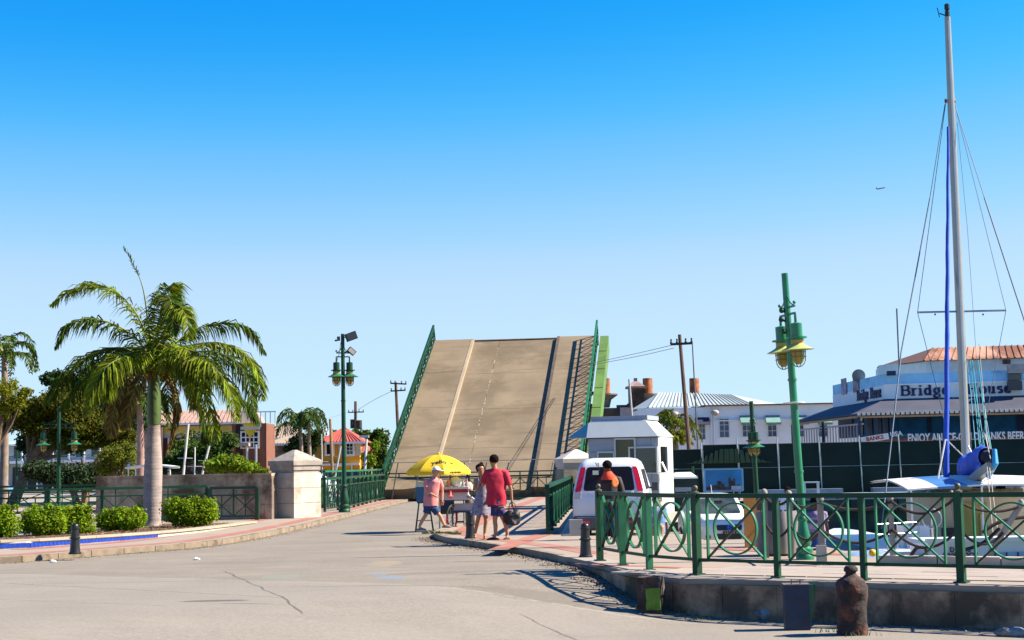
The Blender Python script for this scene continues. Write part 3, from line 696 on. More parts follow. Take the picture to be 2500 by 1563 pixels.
# ------------------------------------------------------------------ street lamps
def ring_pts(r, z, n=14, a0=0, a1=2*math.pi): return [Vector((r*math.cos(a0+(a1-a0)*i/n), r*math.sin(a0+(a1-a0)*i/n), z)) for i in range(n+1)]
def lantern(t, c, s, parent=None, mg=None, mh=None):
    mg = mg or G_; k = MB(True, 35); c = Vector(c)       # c = centre of the hood rim
    k.lathe([(.02, .62), (.025, .46), (.10, .44), (.10, .22), (.17, .215), (.17, .19), (.11, .18), (.11, .16)][::-1], (0, 0, 0), 16)
    k.v = [tuple(Vector(v)*s+c) for v in k.v]; L_ = t.p('lantern', k, mg, parent)
    k = MB(True, 60); k.lathe([(.27, -.005), (.275, 0), (.2, .035), (.13, .075), (.11, .1)], (0, 0, 0), 20); k.v = [tuple(Vector(v)*s+c) for v in k.v]; t.p('hood', k, mh or mg, L_)
    k = MB(True, 60); k.lathe([(.001, -.25), (.05, -.235), (.09, -.19), (.105, -.12), (.11, .0), (.11, .16)], (0, 0, 0), 16, caps=False); k.v = [tuple(Vector(v)*s+c) for v in k.v]; t.p('globe', k, LAMPY, L_)
    k = MB(True, 60)
    for r_, z in ((.135, -.12), (.135, -.04)): k.tube(ring_pts(r_, z), .007, 5)
    for i in range(4):
        a = math.pi*i/4
        k.tube([Vector((.135*math.cos(b)*math.cos(a), .135*math.cos(b)*math.sin(a), (.0 if abs(math.cos(b)) > .99 else -.12-.17*math.sin(b)))) for b in [math.pi*j/8 for j in range(9)]], .007, 5)
    k.v = [tuple(Vector(v)*s+c) for v in k.v]; t.p('cage', k, mg, L_)
def lamp_post(label, loc, H_, zl, sep, rz, s, r0, tilt=0, name='street_lamp', top=None, mats=None, group='street lamps on green posts', base=1.0, braces=False, single=False, ring=0):
    t = T(name, label, 'street lamp', loc, rz, group); mg, mh = mats or (G_, GP)
    k = MB(True, 40); b = base
    k.lathe([(.15*b, 0), (.15*b, .06*b), (.125*b, .09*b), (.14*b, .13*b), (.14*b, .17*b), (.10*b, .21*b), (.12*b, .25*b), (.125*b, .32*b), (.085*b, .5*b), (.07*b, .62*b), (.085*b, .64*b), (.085*b, .67*b), (r0, .7*b)], seg=18); t.p('base', k, mg)
    k = MB(True, 40); k.lathe([(r0, .7*b), (r0*.92, H_*.62), (r0*.85, zl+.3*s), (r0*.8, H_)], seg=14); pole = t.p('pole', k, mg)
    for z in (H_*.3, H_*.62): k = MB(True, 40); k.lathe([(r0*1.12, z), (r0*1.12, z+.04)], seg=12); t.p('pole_band', k, mg)
    k = MB()
    for z in (zl+.62*s, zl+.74*s): k.beam((-sep/2 if not single else 0, 0, z), (sep/2, 0, z), .03*s, .035*s)
    t.p('arm', k, mg)
    k = MB(True)
    for sg in ((-1, 1) if not single else (1,)):
        k.tube([(sg*sep*.46*(1-math.cos(u)), 0, zl+.76*s+.42*s*(1-math.sin(u))) for u in [math.pi/2*j/8 for j in range(9)]][::1], .012*s, 6)
        k.ball((sg*sep/2, 0, zl+.8*s), .03*s, 8, 6)
    t.p('scroll', k, mg)
    for sg in ((-1, 1) if not single else (1,)): lantern(t, (sg*sep/2, 0, zl), s, mg=mg, mh=mh)
    if ring: k = MB(True); k.lathe([(r0, ring), (r0*2.6, ring+.01), (r0*2.6, ring+.025), (r0, ring+.03)], seg=16); t.p('collar', k, WHT)
    t.o.rotation_euler = (Matrix.Rotation(tilt, 3, 'Y') @ Matrix.Rotation(rz, 3, 'Z')).to_euler()
    return t
lp = Gd(1966, 1366)
t = lamp_post('big green lamp post on the quay beside the grey fluted bin', tuple(lp), 4.72, 3.42, .6, R(104), .98, .068, tilt=-R(2.1), ring=2.55, base=1.0, mats=(mat('lamp_green', (.02, .2, .085), .3, var=.2), mat('lamp_hood_green', (.5, .52, .16), .35, var=.15)))
k = MB(True)
for i, (z, x) in enumerate(((3.75, .09), (3.95, .12), (4.1, .1), (3.85, -.1), (3.7, -.12))): k.ball((.0, x, z), (.05, .045, .045), 8, 6); k.tube([(0, 0, z-.05), (0, x, z)], .018, 6)
t.p('ornament', k, G_)
q = At(1851, 1215, 47); lamp_post('smaller green lamp post between the billboard and the big lamp', (q.x, 47, -1.0), 4.35, 3.0, .5, R(95), .98, .075, tilt=-R(1.5), base=1.1)
q = Gd(841, 1251)
t = lamp_post('tall green lamp post with two black floodlights by the left bridge railing', tuple(q), 6.6, 5.0, .5, R(20), 1.2, .085, base=1.45)
FL = mat('floodlight_black', (.008, .008, .01), .4)
for (px, py, pz, sx, ry, col2) in ((.3, -.1, 6.5, .42, R(-20), 0), (.32, -.05, 5.95, .3, R(40), 1)):
    k = MB(); M_ = Matrix.Rotation(ry, 4, 'Y'); k.box((px, py, pz), (sx, .12, .3 if not col2 else .2), M=M_); f_ = t.p('floodlight', k, FL)
    k = MB(); k.box((px, py-.065, pz), (sx*.85, .01, .24 if not col2 else .15), M=M_); t.p('glass', k, mat('flood_glass', (.5, .42, .33), .2) if col2 else mat('flood_glass_dark', (.03, .03, .04), .2), f_)
    k = MB(); k.beam((0, 0, pz-.05), (px-.12, py, pz), .04); t.p('bracket', k, FL, f_)
k = MB(); k.box((-.16, 0, 6.42), (.1, .1, .16)); k.box((-.26, 0, 6.35), (.08, .06, .06)); k.tube([(-.07, 0, 6.3), (-.13, 0, 5.9), (-.22, 0, 5.6)], .01, 5); t.p('camera_unit', k, FL)
q = At(143, 1225, 55); lamp_post('green double lamp post behind the garden railing, in front of trees', (q.x, 55, 0), 3.95, 2.62, 1.06, 0, .95, .07)
q = At(40, 1200, 140); lamp_post('small far double lamp post at the left, seen under the trees', (q.x, 140, 0), 3.75, 2.4, 1.5, 0, 1.0, .09)
# ------------------------------------------------------------------ bollards
def bollard(label, loc, s=1.0, proto=[None]):
    if proto[0] is None:
        t = T('bollard', label, 'bollard', loc, 0, 'black cast bollards'); k = MB(True, 35)
        k.lathe([(.125, 0), (.125, .025), (.108, .04), (.1, .08), (.092, .2), (.086, .30)], seg=20); t.p('lower_shaft', k, BLK)
        k = MB(True, 35); k.lathe([(.09, .30), (.105, .31), (.105, .335), (.084, .345), (.078, .5)], seg=20); t.p('upper_shaft', k, BLK)
        k = MB(True, 35); k.lathe([(.09, .5), (.092, .525), (.074, .53), (.076, .555), (.066, .585), (.04, .605), (.001, .612)], seg=20); t.p('cap', k, BLK); proto[0] = t
        t.o.scale = (s,)*3; return t.o
    return dup(proto[0], loc, label=label, scale=s)
for px, py, lb in ((183, 1353, 'black bollard on the left pavement in front of the blue tiles'), (1148, 1315, 'black bollard in front of the woman in the dress'), (1430, 1361, 'black bollard beside the end post of the ring railing')):
    g = Gd(px, py); bollard(lb, tuple(g), 1.02 if px < 1400 else .98)
g = Gd(1146, 1278); k = MB(True); k.lathe([(.11, 0), (.115, .3), (.12, .62), (.09, .68), (.001, .7)], seg=14); one('litter_post', k, mat('mottled_post', (.1, .045, .03), .7, var=.5, scale=9, c2=(.1, .12, .03), thr=.55), 'mottled brown post standing behind the bollard near the drinks cart', 'post', tuple(g))
# ------------------------------------------------------------------ foreground oddments
def jitter(k, a, sc_=8):
    k.v = [tuple(Vector(v)+noise.noise_vector(Vector(v)*sc_)*a) for v in k.v]
def gridbox(c, d, n=6):
    bm = bmesh.new(); bmesh.ops.create_cube(bm, size=1); bmesh.ops.subdivide_edges(bm, edges=bm.edges, cuts=n, use_grid_fill=True)
    k = MB(); k.v = [(v.co.x*d[0]+c[0], v.co.y*d[1]+c[1], v.co.z*d[2]+c[2]) for v in bm.verts]; k.f = [tuple(v.index for v in f.verts) for f in bm.faces]; k.mi = [0]*len(k.f); bm.free(); return k
g = Gd(1590, 1500, -.5)
t = T('timber_stump', 'dark square stump with a lime green patch against the quay wall', 'stump', (g.x, g.y-.05, -.53), R(-14))
k = gridbox((0, 0, .28), (.34, .3, .56)); jitter(k, .018); t.p('stump', k, mat('tarred_timber', (.06, .035, .025), .9, var=.5, scale=9, c2=(.16, .12, .1), thr=.58, bump=.6))
k = gridbox((.055, -.158, .26), (.2, .01, .3), 4); jitter(k, .012, 14); t.p('lime_patch', k, mat('lime_patch', (.15, .26, .02), .8, var=.35, scale=9, c2=(.05, .06, .02), thr=.6))
g = Gd(1946, 1535, -.52)
t = T('steel_box', 'worn dark blue steel box with bent pale green flanges at the wall foot', 'box', (g.x, g.y, -.54), R(-4))
k = gridbox((0, 0, .29), (.31, .26, .58), 3); jitter(k, .006); t.p('box_body', k, mat('worn_blue_steel', (.006, .022, .06), .55, var=.4, scale=5, c2=(.06, .02, .015), thr=.62))
k = MB(); k.slab([(.165, -.1, .02), (.2, -.1, .3), (.21, -.1, .58), (.165, -.1, .58)], .03); k.slab([(.24, .0, .35), (.255, .0, .58), (.225, .0, .58)], .03); t.p('flange', k, GP, stuff=None)
k = MB(); k.box((0, 0, .585), (.33, .28, .012)); t.p('top_plate', k, mat('grimy_plate', (.16, .12, .1), .7, var=.3, scale=8)); 
for sx in (-.06, .05): k = MB(); k.tube([(sx, -.08, .59), (sx, -.08, .65)], .008, 6); t.p('bolt', k, RUST)
g = Gd(2083, 1547, -.52); k = MB(True, 70)
prof = [(.19, 0), (.185, .1), (.175, .3), (.18, .45), (.20, .55), (.195, .62), (.165, .68), (.10, .72), (.07, .745), (.065, .77), (.085, .785), (.085, .82), (.06, .85), (.001, .855)]
pr2 = []
for (a, b), (c, d) in zip(prof, prof[1:]):
    for j in range(3): pr2.append((a+(c-a)*j/3, b+(d-b)*j/3))
k.lathe(pr2+[prof[-1]], seg=28)
k.v = [tuple(Vector(v)+Vector((v[0], v[1], 0)).normalized()*(.03*noise.noise(Vector(v)*9)+.012*noise.noise(Vector(v)*30))*(1 if v[2] < .7 else .3)) for v in k.v]
one('mooring_bollard', k, RUST, 'heavily rusted mooring bollard with knob top in front of the quay wall', 'mooring bollard', (g.x, g.y, -.54))
def rock(nm, label, px, py, z, r, m, sq=(1, .8, .6)):
    g = Gd(px, py, z); k = MB(True, 30); k.ball((0, 0, r*sq[2]*.8), (r*sq[0], r*sq[1], r*sq[2]), 14, 9); k.v = [tuple(Vector(v)*(1+.45*noise.noise(Vector(v)*5/r*.25+Vector((px, 0, 0))))) for v in k.v]
    one(nm, k, m, label, nm.replace('_', ' '), (g.x, g.y, z-.01))
RK = mat('pale_rock', (.3, .29, .28), .9, var=.35, scale=9, c2=(.09, .085, .08), thr=.55, bump=.6)
rock('rock', 'pale rock lying at the foot of the quay wall beside the steel box', 1868, 1512, -.52, .12, RK, (1.1, .8, .7))
rock('rock', 'grey rock at the wall foot by the right edge of the photo', 2478, 1553, -.53, .16, RK, (1.4, .8, .4))
rock('broken_kerb', 'pale broken lump of kerb lying in the railing shadow', 1362, 1404, -.32, .16, mat('kerb_lump', (.46, .4, .32), .9, var=.3, scale=8, bump=.5), (1.5, .8, .35))
for px, py, lb in ((130, 1365+8, 'white scrap of litter on the road nearest the left kerb'), (481, 1367, 'white scrap of litter on the road below the palm')):
    g = Gd(px, py, -.12); k = gridbox((0, 0, .02), (.10, .08, .02), 3); jitter(k, .03, 14); one('litter', k, WHT, lb, 'litter', (g.x, g.y, -.12))
# fallen frond at the kerb
g = Gd(1066, 1306, 0); k = MB(); rr = random.Random(5)
for i in range(60):
    a = rr.uniform(0, 6.28); L_ = rr.uniform(.1, .35); x0 = rr.uniform(-.2, .55); k.quad((x0, rr.uniform(-.1, .1), .03), (x0+.03, 0, .05), (x0+.03+math.cos(a)*L_, math.sin(a)*L_, .02+rr.uniform(0, .1)))
k.tube([(-.35, .1, .05), (0, 0, .06), (.6, -.15, .02)], .025, 6); one('fallen_frond', k, mat('dry_frond', (.13, .12, .03), .8, var=.4, scale=9, island=.3), 'dry fallen palm frond lying on the kerb tip near the bollard', 'palm frond', (g.x, g.y, 0))
# ------------------------------------------------------------------ bin, board, mooring posts and ropes on the quay
g = Gd(1899, 1356); t = T('litter_bin', 'grey fluted litter bin behind the ring railing', 'litter bin', tuple(g))
k = MB(True); k.lathe([(.27, .02), (.29, .1), (.29, .66), (.25, .72)], seg=20); t.p('inner_barrel', k, mat('bin_dark', (.03, .028, .03), .6))
GB = mat('bin_grey_slat', (.2, .175, .165), .55, var=.1)
me = None
for i in range(9):
    a = 2*math.pi*i/9+.15
    if me is None:
        k = MB(True, 60)
        for (x, y) in ((0, 0),): 
            pr = []
            for j in range(9):
                z = .04+.72*j/8; bl = .30+.035*math.sin(math.pi*j/8); pr.append((z, bl))
            for z, bl in pr:
                for q in range(7):
                    u = (q-3)/3; k.v.append((u*.092, -bl-.045*math.sqrt(max(0, 1-u*u)), z))
            for j in range(8):
                for q in range(6): a_ = j*7+q; k.f.append((a_, a_+1, a_+8, a_+7)); k.mi.append(0)
        me = k.mesh('slat', GB)
    o = link('slat', me, t.o); o.rotation_euler = (0, 0, a)
k = MB(); k.box((.05, 0, .03), (.5, .4, .06)); t.p('foot', k, mat('bin_foot', (.35, .22, .14), .8))
g = At(1835, 1335, 30.2); t = T('display_board', 'yellow brown wooden board standing between the small white car and the grey bin', 'board', (g.x, 30.2, 0), R(8))
YB = mat('yellow_brown_wood', (.36, .16, .025), .7, var=.2, scale=5, stretch=(1, 1, .2)); prm = [(-.12, 0), (.12, 0), (.12, .93), (.05, .975), (-.05, .965), (-.12, .93)]
k = MB(); k.prism(prm, -.04, 0, Matrix.Rotation(R(90), 4, 'X')); t.p('front_board', k, YB); k = MB(); k.box((.22, .2, .42), (.2, .36, .84)); k.taper((.22, .2, .84), (.2, .36), (.1, .3), .09); t.p('housing', k, mat('dark_brown_box', (.03, .018, .014), .8, var=.4))
MP = [((1871, 1362), 1.13, 0, 0, 'wooden mooring post showing its round top above the rail, behind the grey bin'), ((1931, 1362), 1.1, 0, 0, 'wooden mooring post next to the foot of the big lamp'), ((2008, 1379), 1.07, .0, 0, 'wooden mooring post with a squared foot right of the big lamp'), ((2181, 1379), 1.07, 0, .02, 'slim wooden mooring post in front of the white boat bow'), ((2354, 1380), 1.1, -.14, 0, 'slightly leaning mooring post beside the thick railing post'), ((2400, 1379), .95, .62, 0, 'strongly leaning mooring post in front of the man in blue')]
tops = []
for i, (pp, h, lx, ly, lb) in enumerate(MP):
    g = Gd(*pp); t = T('mooring_post', lb, 'mooring post', tuple(g), 0, 'wooden mooring posts along the quay'); w_ = .085 if i < 3 else .07
    k = MB(); nn = 6
    k.beam((0, 0, 0), (lx, ly, h-.05), w_, w_, (0, 1, 0)); t.p('shaft', k, WOODG)
    k = MB(True, 50); k.lathe([(w_*.68, -.04), (w_*.68, .0), (w_*.6, .03), (w_*.35, .055), (.001, .065)], (lx, ly, h-.04), 12); t.p('rounded_top', k, WOODG)
    if i == 2: k = MB(); k.box((-.01, 0, .15), (.14, .14, .3)); t.p('foot_block', k, CONL)
    tops.append((g, Vector((lx, ly, 0)), h))
ROPE = mat('old_thick_rope', (.05, .028, .02), .9, var=.4, scale=20, bump=.5)
rl = ['upper rope sagging between the first two mooring posts', 'upper rope sagging past the big lamp foot', 'upper rope hanging between the squared-foot post and the slim post', 'upper rope running behind the thick railing post', 'upper rope rising to the strongly leaning post']
for i in range(5):
    for hz_, nm in ((.9, 'upper'), (.5, 'lower')):
        (a, la, ha), (b, lb2, hb) = tops[i], tops[i+1]; A_ = a+la*hz_+Vector((0, -.05, hz_*ha)); B_ = b+lb2*hz_+Vector((0, -.05, hz_*hb)); sag = .12 if nm == 'upper' else .2
        if i == 3: sag += .08
        pts = [A_.lerp(B_, j/12)-Vector((0, 0, sag*4*(j/12)*(1-j/12))) for j in range(13)]; k = MB(True); k.tube(pts, .022, 7)
        one('rope', k, ROPE, rl[i].replace('upper', nm), 'rope', tuple(A_), group='thick ropes between the mooring posts', world=True)
for (P_, lb) in ((((2398, 1300), (2440, 1272), (2500, 1262), (2560, 1260)), 'rope leading right from the strongly leaning post'), (((2250, 1375), (2262, 1352), (2262, 1338), (2240, 1335), (2228, 1350), (2215, 1378)), 'looped hose lying over the quay edge before the white boat'), (((2310, 1372), (2330, 1350), (2400, 1330), (2440, 1290)), 'rope slanting up from the quay edge to the man in blue')):
    pts = smoothP([At(x, y, 24.6) for x, y in P_], 2); k = MB(True); k.tube(pts, .028, 7); one('rope', k, ROPE, lb, 'rope', tuple(pts[0]), world=True)
pts = smoothP([At(x, y, 25.3) for x, y in ((2130, 1350), (2150, 1358), (2180, 1372), (2215, 1374))], 2); k = MB(True); k.tube(pts, .02, 6); k.ball(pts[0], .06); one('yellow_hose', k, mat('yellow_hose', (.7, .45, .01), .5), 'yellow hose end lying on the quay beside the slim mooring post', 'hose', tuple(pts[0]), world=True)
# timber edge beam of the quay
qa, qb = Gd(2150, 1379), Gd(2620, 1387); d_ = (qb-qa).normalized()
for i in range(4):
    k = MB(); a = qa+d_*(i*.95); b = qa+d_*(i*.95+.93); k.beam(a+Vector((0, .1, .07)), b+Vector((0, .1, .07)), .2, .14); link('edge_beam', k.mesh('edge_beam', mat('pale_timber', (.5, .42, .33), .85, var=.15, scale=4)), plat)
# ------------------------------------------------------------------ hoarding across the water
def frame_of(a, b):            # local frame along a->b, origin a
    d = (b-a); return math.atan2(d.y, d.x), Vector((d.x, d.y, 0)).length
HN = mat('hoarding_netting', (.006, .02, .014), .95, var=.35, scale=.8, bump=.1)
hb = T('hoarding', 'dark green mesh hoarding with white posts along the far quay', 'fence', (7.0, 70, 0))
def netp(x0, x1, zt): k = MB(); k.box(((x0+x1)/2-7, 0, zt/2), (x1-x0-.03, .05, zt)); return k
xs = [At(x, 1150, 70).x for x in (1632, 1717, 1805, 1903, 2005, 2104, 2200, 2300, 2420, 2540, 2660)]
for i in range(len(xs)-1):
    zt = 2.12 if i == 0 else 2.3
    hb.p('net_panel', netp(xs[i], xs[i+1], zt), HN)
    k = MB(); k.tube([(xs[i+1]-7, -.06, 0), (xs[i+1]-7.08, -.06, zt+.28)], .03, 6); hb.p('post', k, mat('pale_post', (.35, .45, .42), .5))
    k = MB(); k.tube([(xs[i]-7, -.05, 1.28), (xs[i+1]-7, -.05, 1.28)], .014, 6); hb.p('rail', k, mat('pale_rail', (.2, .3, .28), .5))
    k = MB(); k.tube([(xs[i]-7, -.05, zt), (xs[i+1]-7, -.05, zt)], .016, 6); hb.p('rail', k, mat('dark_rail', (.02, .04, .03), .5))
# shed roof seen just above/behind the hoarding
c = At(1770, 1110, 71.2); k = MB()
k.add([(-1.9, -.0, 0), (1.9, -.0, 0), (.45, .25, .62), (-.45, .25, .62)], [(0, 1, 2, 3)]); 
shd = T('kiosk_roof', 'dull green corrugated hip roof of a hut showing through the hoarding', 'roof', (c.x, 69.85, 1.5))
for i in range(16):
    x = -1.8+i*.24; f = abs(x)/1.9; h = min(.62, (1.9-abs(x))/1.45*.62)
    k = MB(); k.slab([(x-.11, -.02, 0), (x+.11, -.02, 0), (x*.9+.1*(1-f), -.02, h), (x*.9-.1*(1-f), -.02, h)], .02); shd.p('roof_sheet', k, mat('hut_roof', (.05, .085, .035), .8))
c = At(1773, 1128, 69.9); k = MB()
# billboard with a cityscape picture
c0 = At(1721, 1200, 66); c1 = At(1812, 1145, 66)
t = T('billboard', 'wide billboard with a blue skyline picture on thin legs in front of the hoarding', 'billboard', ((c0.x+c1.x)/2, 66, 0)); zc = (c0.z+c1.z)/2; W_, Hh = c1.x-c0.x, c1.z-c0.z
k = MB(); k.box((0, 0, zc), (W_, .06, Hh)); t.p('panel', k, mat('poster_sky', (.02, .22, .5), .4, var=.35, scale=1.2))
FRM = mat('pale_blue_frame', (.25, .5, .7), .5)
for z in (zc-Hh/2, zc+Hh/2): k = MB(); k.beam((-W_/2, -.02, z), (W_/2, -.02, z), .07, .05); t.p('frame', k, FRM)
for x in (-W_/2, W_/2): k = MB(); k.beam((x, -.02, zc-Hh/2), (x, -.02, zc+Hh/2), .07, .05); t.p('frame', k, FRM); k = MB(); k.beam((x*.8, .06, 0), (x*.8, .06, zc), .06); t.p('leg', k, PIPE)
k = MB(); rr = random.Random(3)
for i in range(16):
    x = -W_/2+.06+i*(W_-.1)/16; h = rr.uniform(.12, .34)+(.28 if i in (5, 6) else 0)+(.2 if i in (10, 11, 12) else 0)
    k.quad((x, -.035, zc-Hh/2+.05), (x+.1, -.035, zc-Hh/2+.05), (x+.1, -.035, zc-Hh/2+h), (x, -.035, zc-Hh/2+h))
t.p('printed_skyline', k, mat('poster_dark', (.05, .04, .035), .5, var=.7, scale=7), stuff='stuff')
k = MB(); k.box((W_*.33, -.045, zc-Hh*.36), (.42, .01, .16)); t.p('caption_patch', k, mat('poster_pale', (.5, .52, .6), .5))
# small white bench/table on the far ledge
c = At(2001, 1212, 66.5); t = T('stool_table', 'small white square table on the far quay ledge', 'table', (c.x, 68.3, .12)); k = MB(); k.box((0, 0, .5), (.66, .4, .05)); t.p('table_top', k, WHT)
for sx in (-.29, .29):
    for sy in (-.15, .15): k = MB(); k.beam((sx, sy, 0), (sx, sy, .48), .05); t.p('leg', k, WHT)
# ------------------------------------------------------------------ generic wall with openings, along local x, facing -y
def wall_box(t, name, x0, x1, z0, z1, dep, m, y=0, parent=None):
    k = MB(); k.box(((x0+x1)/2, y+dep/2, (z0+z1)/2), (x1-x0, dep, z1-z0)); return t.p(name, k, m, parent)
def window(t, x, z, w_, h, y=0, fm=None, gm=None, nx=2, nz=2, name='window', fr_=.06, y2=.0, muntin=.03):
    fm = fm or WHT; gm = gm or DKG; k = MB(); yy = y-.04
    for sx in (-1, 1): k.box((x+sx*(w_/2+fr_/2), yy, z), (fr_, .08, h+2*fr_))
    for sz in (-1, 1): k.box((x, yy, z+sz*(h/2+fr_/2)), (w_, .08, fr_))
    for i in range(1, nx): k.box((x-w_/2+w_*i/nx, yy-.0, z), (muntin, .05, h))
    for i in range(1, nz): k.box((x, yy-.003, z-h/2+h*i/nz), (w_, .05, muntin))
    f = t.p(name, k, fm); k = MB(); k.box((x, y-.012, z), (w_, .02, h)); t.p('pane', k, gm, f); return f
def roof_corr(t, pts, n_, m, name='roof_sheet', thick=.05):
    """pts: a,b eave, c,d ridge(b side, a side); split in n_ ribbed sheets"""
    a, b, c, d = [Vector(p) for p in pts]
    for i in range(n_):
        f0, f1 = i/n_, (i+.97)/n_
        k = MB(); k.slab([a.lerp(b, f0), a.lerp(b, f1), d.lerp(c, f1), d.lerp(c, f0)], thick); q = (a.lerp(b, f0), d.lerp(c, f0)); nn = (b-a).cross(d-a).normalized()*.03
        k.beam(q[0]+nn, q[1]+nn, .06, .05, nn.normalized()); t.p(name, k, m)
# ------------------------------------------------------------------ long white building behind the hoarding
GR_ROOF = mat('grey_corrugated_roof', (.42, .46, .42), .5, var=.1, scale=.6)
def px_local(t, px, py, Y): return t.M @ At(px, py, Y)
Yw = 110
wb0 = At(1700, 1100, Yw); t = T('long_white_building', 'long low white building with awnings behind the hoarding', 'building', (wb0.x, Yw, 0))
def L(px, py, Y=Yw): q = At(px, py, Y); return q.x-wb0.x, q.z
x0, _ = L(1565, 1000); x1, _ = L(2140, 1000); zt = L(1850, 990)[1]
zt0 = L(1565, 1004)[1]
wall_box(t, 'wall', x0, L(1690, 0)[0], 0, L(1600, 997)[1], 8, WHF); wall_box(t, 'wall', L(1690, 0)[0]+.005, x1, 0, zt, 8, WHF, y=.02)
k = MB(); k.box(((x0+x1)/2+2, -.06, zt-1.0), (x1-x0-6, .08, .08)); t.p('string_course', k, WHF)
k = MB(); k.box(((x0+x1)/2+2.2, 3.9, zt+.04), (x1-x0-4, 8.2, .09)); t.p('parapet_cap', k, mat('rusty_cap', (.25, .12, .08), .8, var=.3))
# corrugated hip roof, ridge at y px 952..965
e0, e1 = L(1585, 995), L(1845, 975); r0, r1 = L(1610, 958, Yw+5), L(1790, 964, Yw+5)
roof_corr(t, [(e0[0], .3, e0[1]), (e1[0], .3, zt+.1), (r1[0], 5, r1[1]), (r0[0], 5, r0[1])], 26, GR_ROOF)
hp = L(1555, 1000)
k = MB(); k.slab([(x0-.4, 3.5, e0[1]), (e0[0], .3, e0[1]), (r0[0], 5, r0[1])], .05); t.p('roof_hip', k, GR_ROOF)
k = MB(); k.slab([(e1[0], .3, zt+.1), (e1[0]+3, 5, zt+.1), (r1[0], 5, r1[1])], .05); t.p('roof_hip', k, GR_ROOF)
AWN = [(1655, 1036, 1), (1685, 1036, 1), (1715, 1036, 1)]; AWG = mat('green_awning', (.2, .36, .30), .6); AWD = mat('dark_awning', (.012, .018, .05), .7)
for px, wpx, aw in ((1768, 22, 0), (1823, 20, 1), (1885, 20, 1), (1952, 18, 1), (2010, 18, 1), (1665, 10, 2), (1714, 14, 2)):
    x, z = L(px, 1045 if aw != 2 else 1052); window(t, x, z, wpx*Yw/F, 1.15 if aw != 0 else 1.25, nx=2, nz=3, gm=mat('curtained_glass', (.10, .13, .2), .2, var=.4, scale=4), y=.02 if px > 1690 else 0)
    if aw:
        xa, za = L(px, 1017 if aw == 1 else 1022); w2 = (36 if aw == 1 else 34)*Yw/F/2; m_ = AWG if aw == 1 else AWD
        k = MB(); k.slab([(xa-w2, -.62, za-.42), (xa+w2, -.62, za-.42), (xa+w2, -.05, za+.08), (xa-w2, -.05, za+.08)], .03); k.slab([(xa-w2, -.62, za-.42), (xa-w2, -.05, za+.08), (xa-w2, -.05, za-.36)], .02); k.slab([(xa+w2, -.05, za-.36), (xa+w2, -.05, za+.08), (xa+w2, -.62, za-.42)], .02)
        if aw == 1: k.box((xa, -.62, za-.5), (w2*2, .02, .14))
        t.p('awning', k, m_)
for px, py in ((1745, 1008), (1647, 1012)): x, z = L(px, py); k = MB(True); k.ball((x, -.2, z), (.28, .2, .2), 10, 7); t.p('wall_light', k, mat('pale_fitting', (.5, .4, .36), .6))
for px in (1700, 1742, 1735, 1650): x, z = L(px, 1000); k = MB(); k.tube([(x, -.05, zt-.4), (x, -.05, .4)], .05, 6); t.p('downpipe', k, WHF)
# ------------------------------------------------------------------ old stone building with balustrade and urns
q = At(1500, 1040, 122); so_ = T('old_stone_building', 'old weathered stone building with open balustrade and corner turret', 'building', (q.x, 122, 0))
def L2(px, py, Y=122): p = At(px, py, Y); return p.x-q.x, p.z
STN = mat('weathered_brown_stone', (.13, .085, .05), .95, var=.45, scale=.8, c2=(.05, .035, .025), thr=.52, bump=.5); STD = mat('dark_balustrade', (.055, .052, .05), .9, var=.4, scale=2)
a = L2(1380, 1000); b = L2(1541, 990); wall_box(so_, 'wall', a[0], b[0], 0, a[1]+.05, 9, STN)
zb = a[1]+.05; ztp = L2(1460, 963)[1]
wall_box(so_, 'parapet_rail', a[0], b[0]-2.6, ztp, ztp+.22, .4, STD, y=-.15); wall_box(so_, 'parapet_base', a[0], b[0]-2.6, zb, zb+.22, .4, STD, y=-.15)
xx = a[0]; i = 0
while xx < b[0]-3.2:
    k = MB(); k.box((xx+.25, .05, (zb+ztp)/2+.1), (.5, .4, ztp-zb-.2)); so_.p('balustrade_pier', k, STD)
    lo, hi = zb+.22, ztp
    k = MB(); k.beam((xx+.5, .05, lo), (xx+2.1, .05, hi), .14, .14); k.beam((xx+.5, .07, hi), (xx+2.1, .07, lo), .14, .14); so_.p('balustrade_cross', k, STD)
    k = MB(True); k.tube([(xx+1.3+.42*math.cos(v*.5236), .05, (lo+hi)/2+.42*math.sin(v*.5236)) for v in range(13)], .07, 6); so_.p('balustrade_ring', k, STD)
    xx += 2.1; i += 1
tx = L2(1527, 0)[0]; tz = L2(1527, 985)[1]; zt2 = L2(1527, 950)[1]
k = MB(); k.box((tx, .2, (zb+zt2)/2), (1.1, 1.1, zt2-zb)); k.box((tx, .2, zb+.15), (1.35, 1.35, .3)); so_.p('turret', k, STN); k = MB(); k.box((tx, .2, zt2+.1), (1.5, 1.5, .16)); k.taper((tx, .2, zt2+.18), (1.4, 1.4), (.3, .3), .4); k.box((tx, .2, zt2+.68), (.26, .26, .3)); so_.p('turret_roof', k, mat('turret_cap', (.32, .2, .17), .9, var=.3))
k = MB(); x, z = L2(1531, 1008); k.box((x, -.1, z), (1.6, .3, 1.2)); so_.p('window_surround', k, STD); k = MB(); k.box((x, -.27, z+.0), (1.1, .05, .8)); so_.p('window', k, mat('pale_pink', (.5, .36, .34), .7))
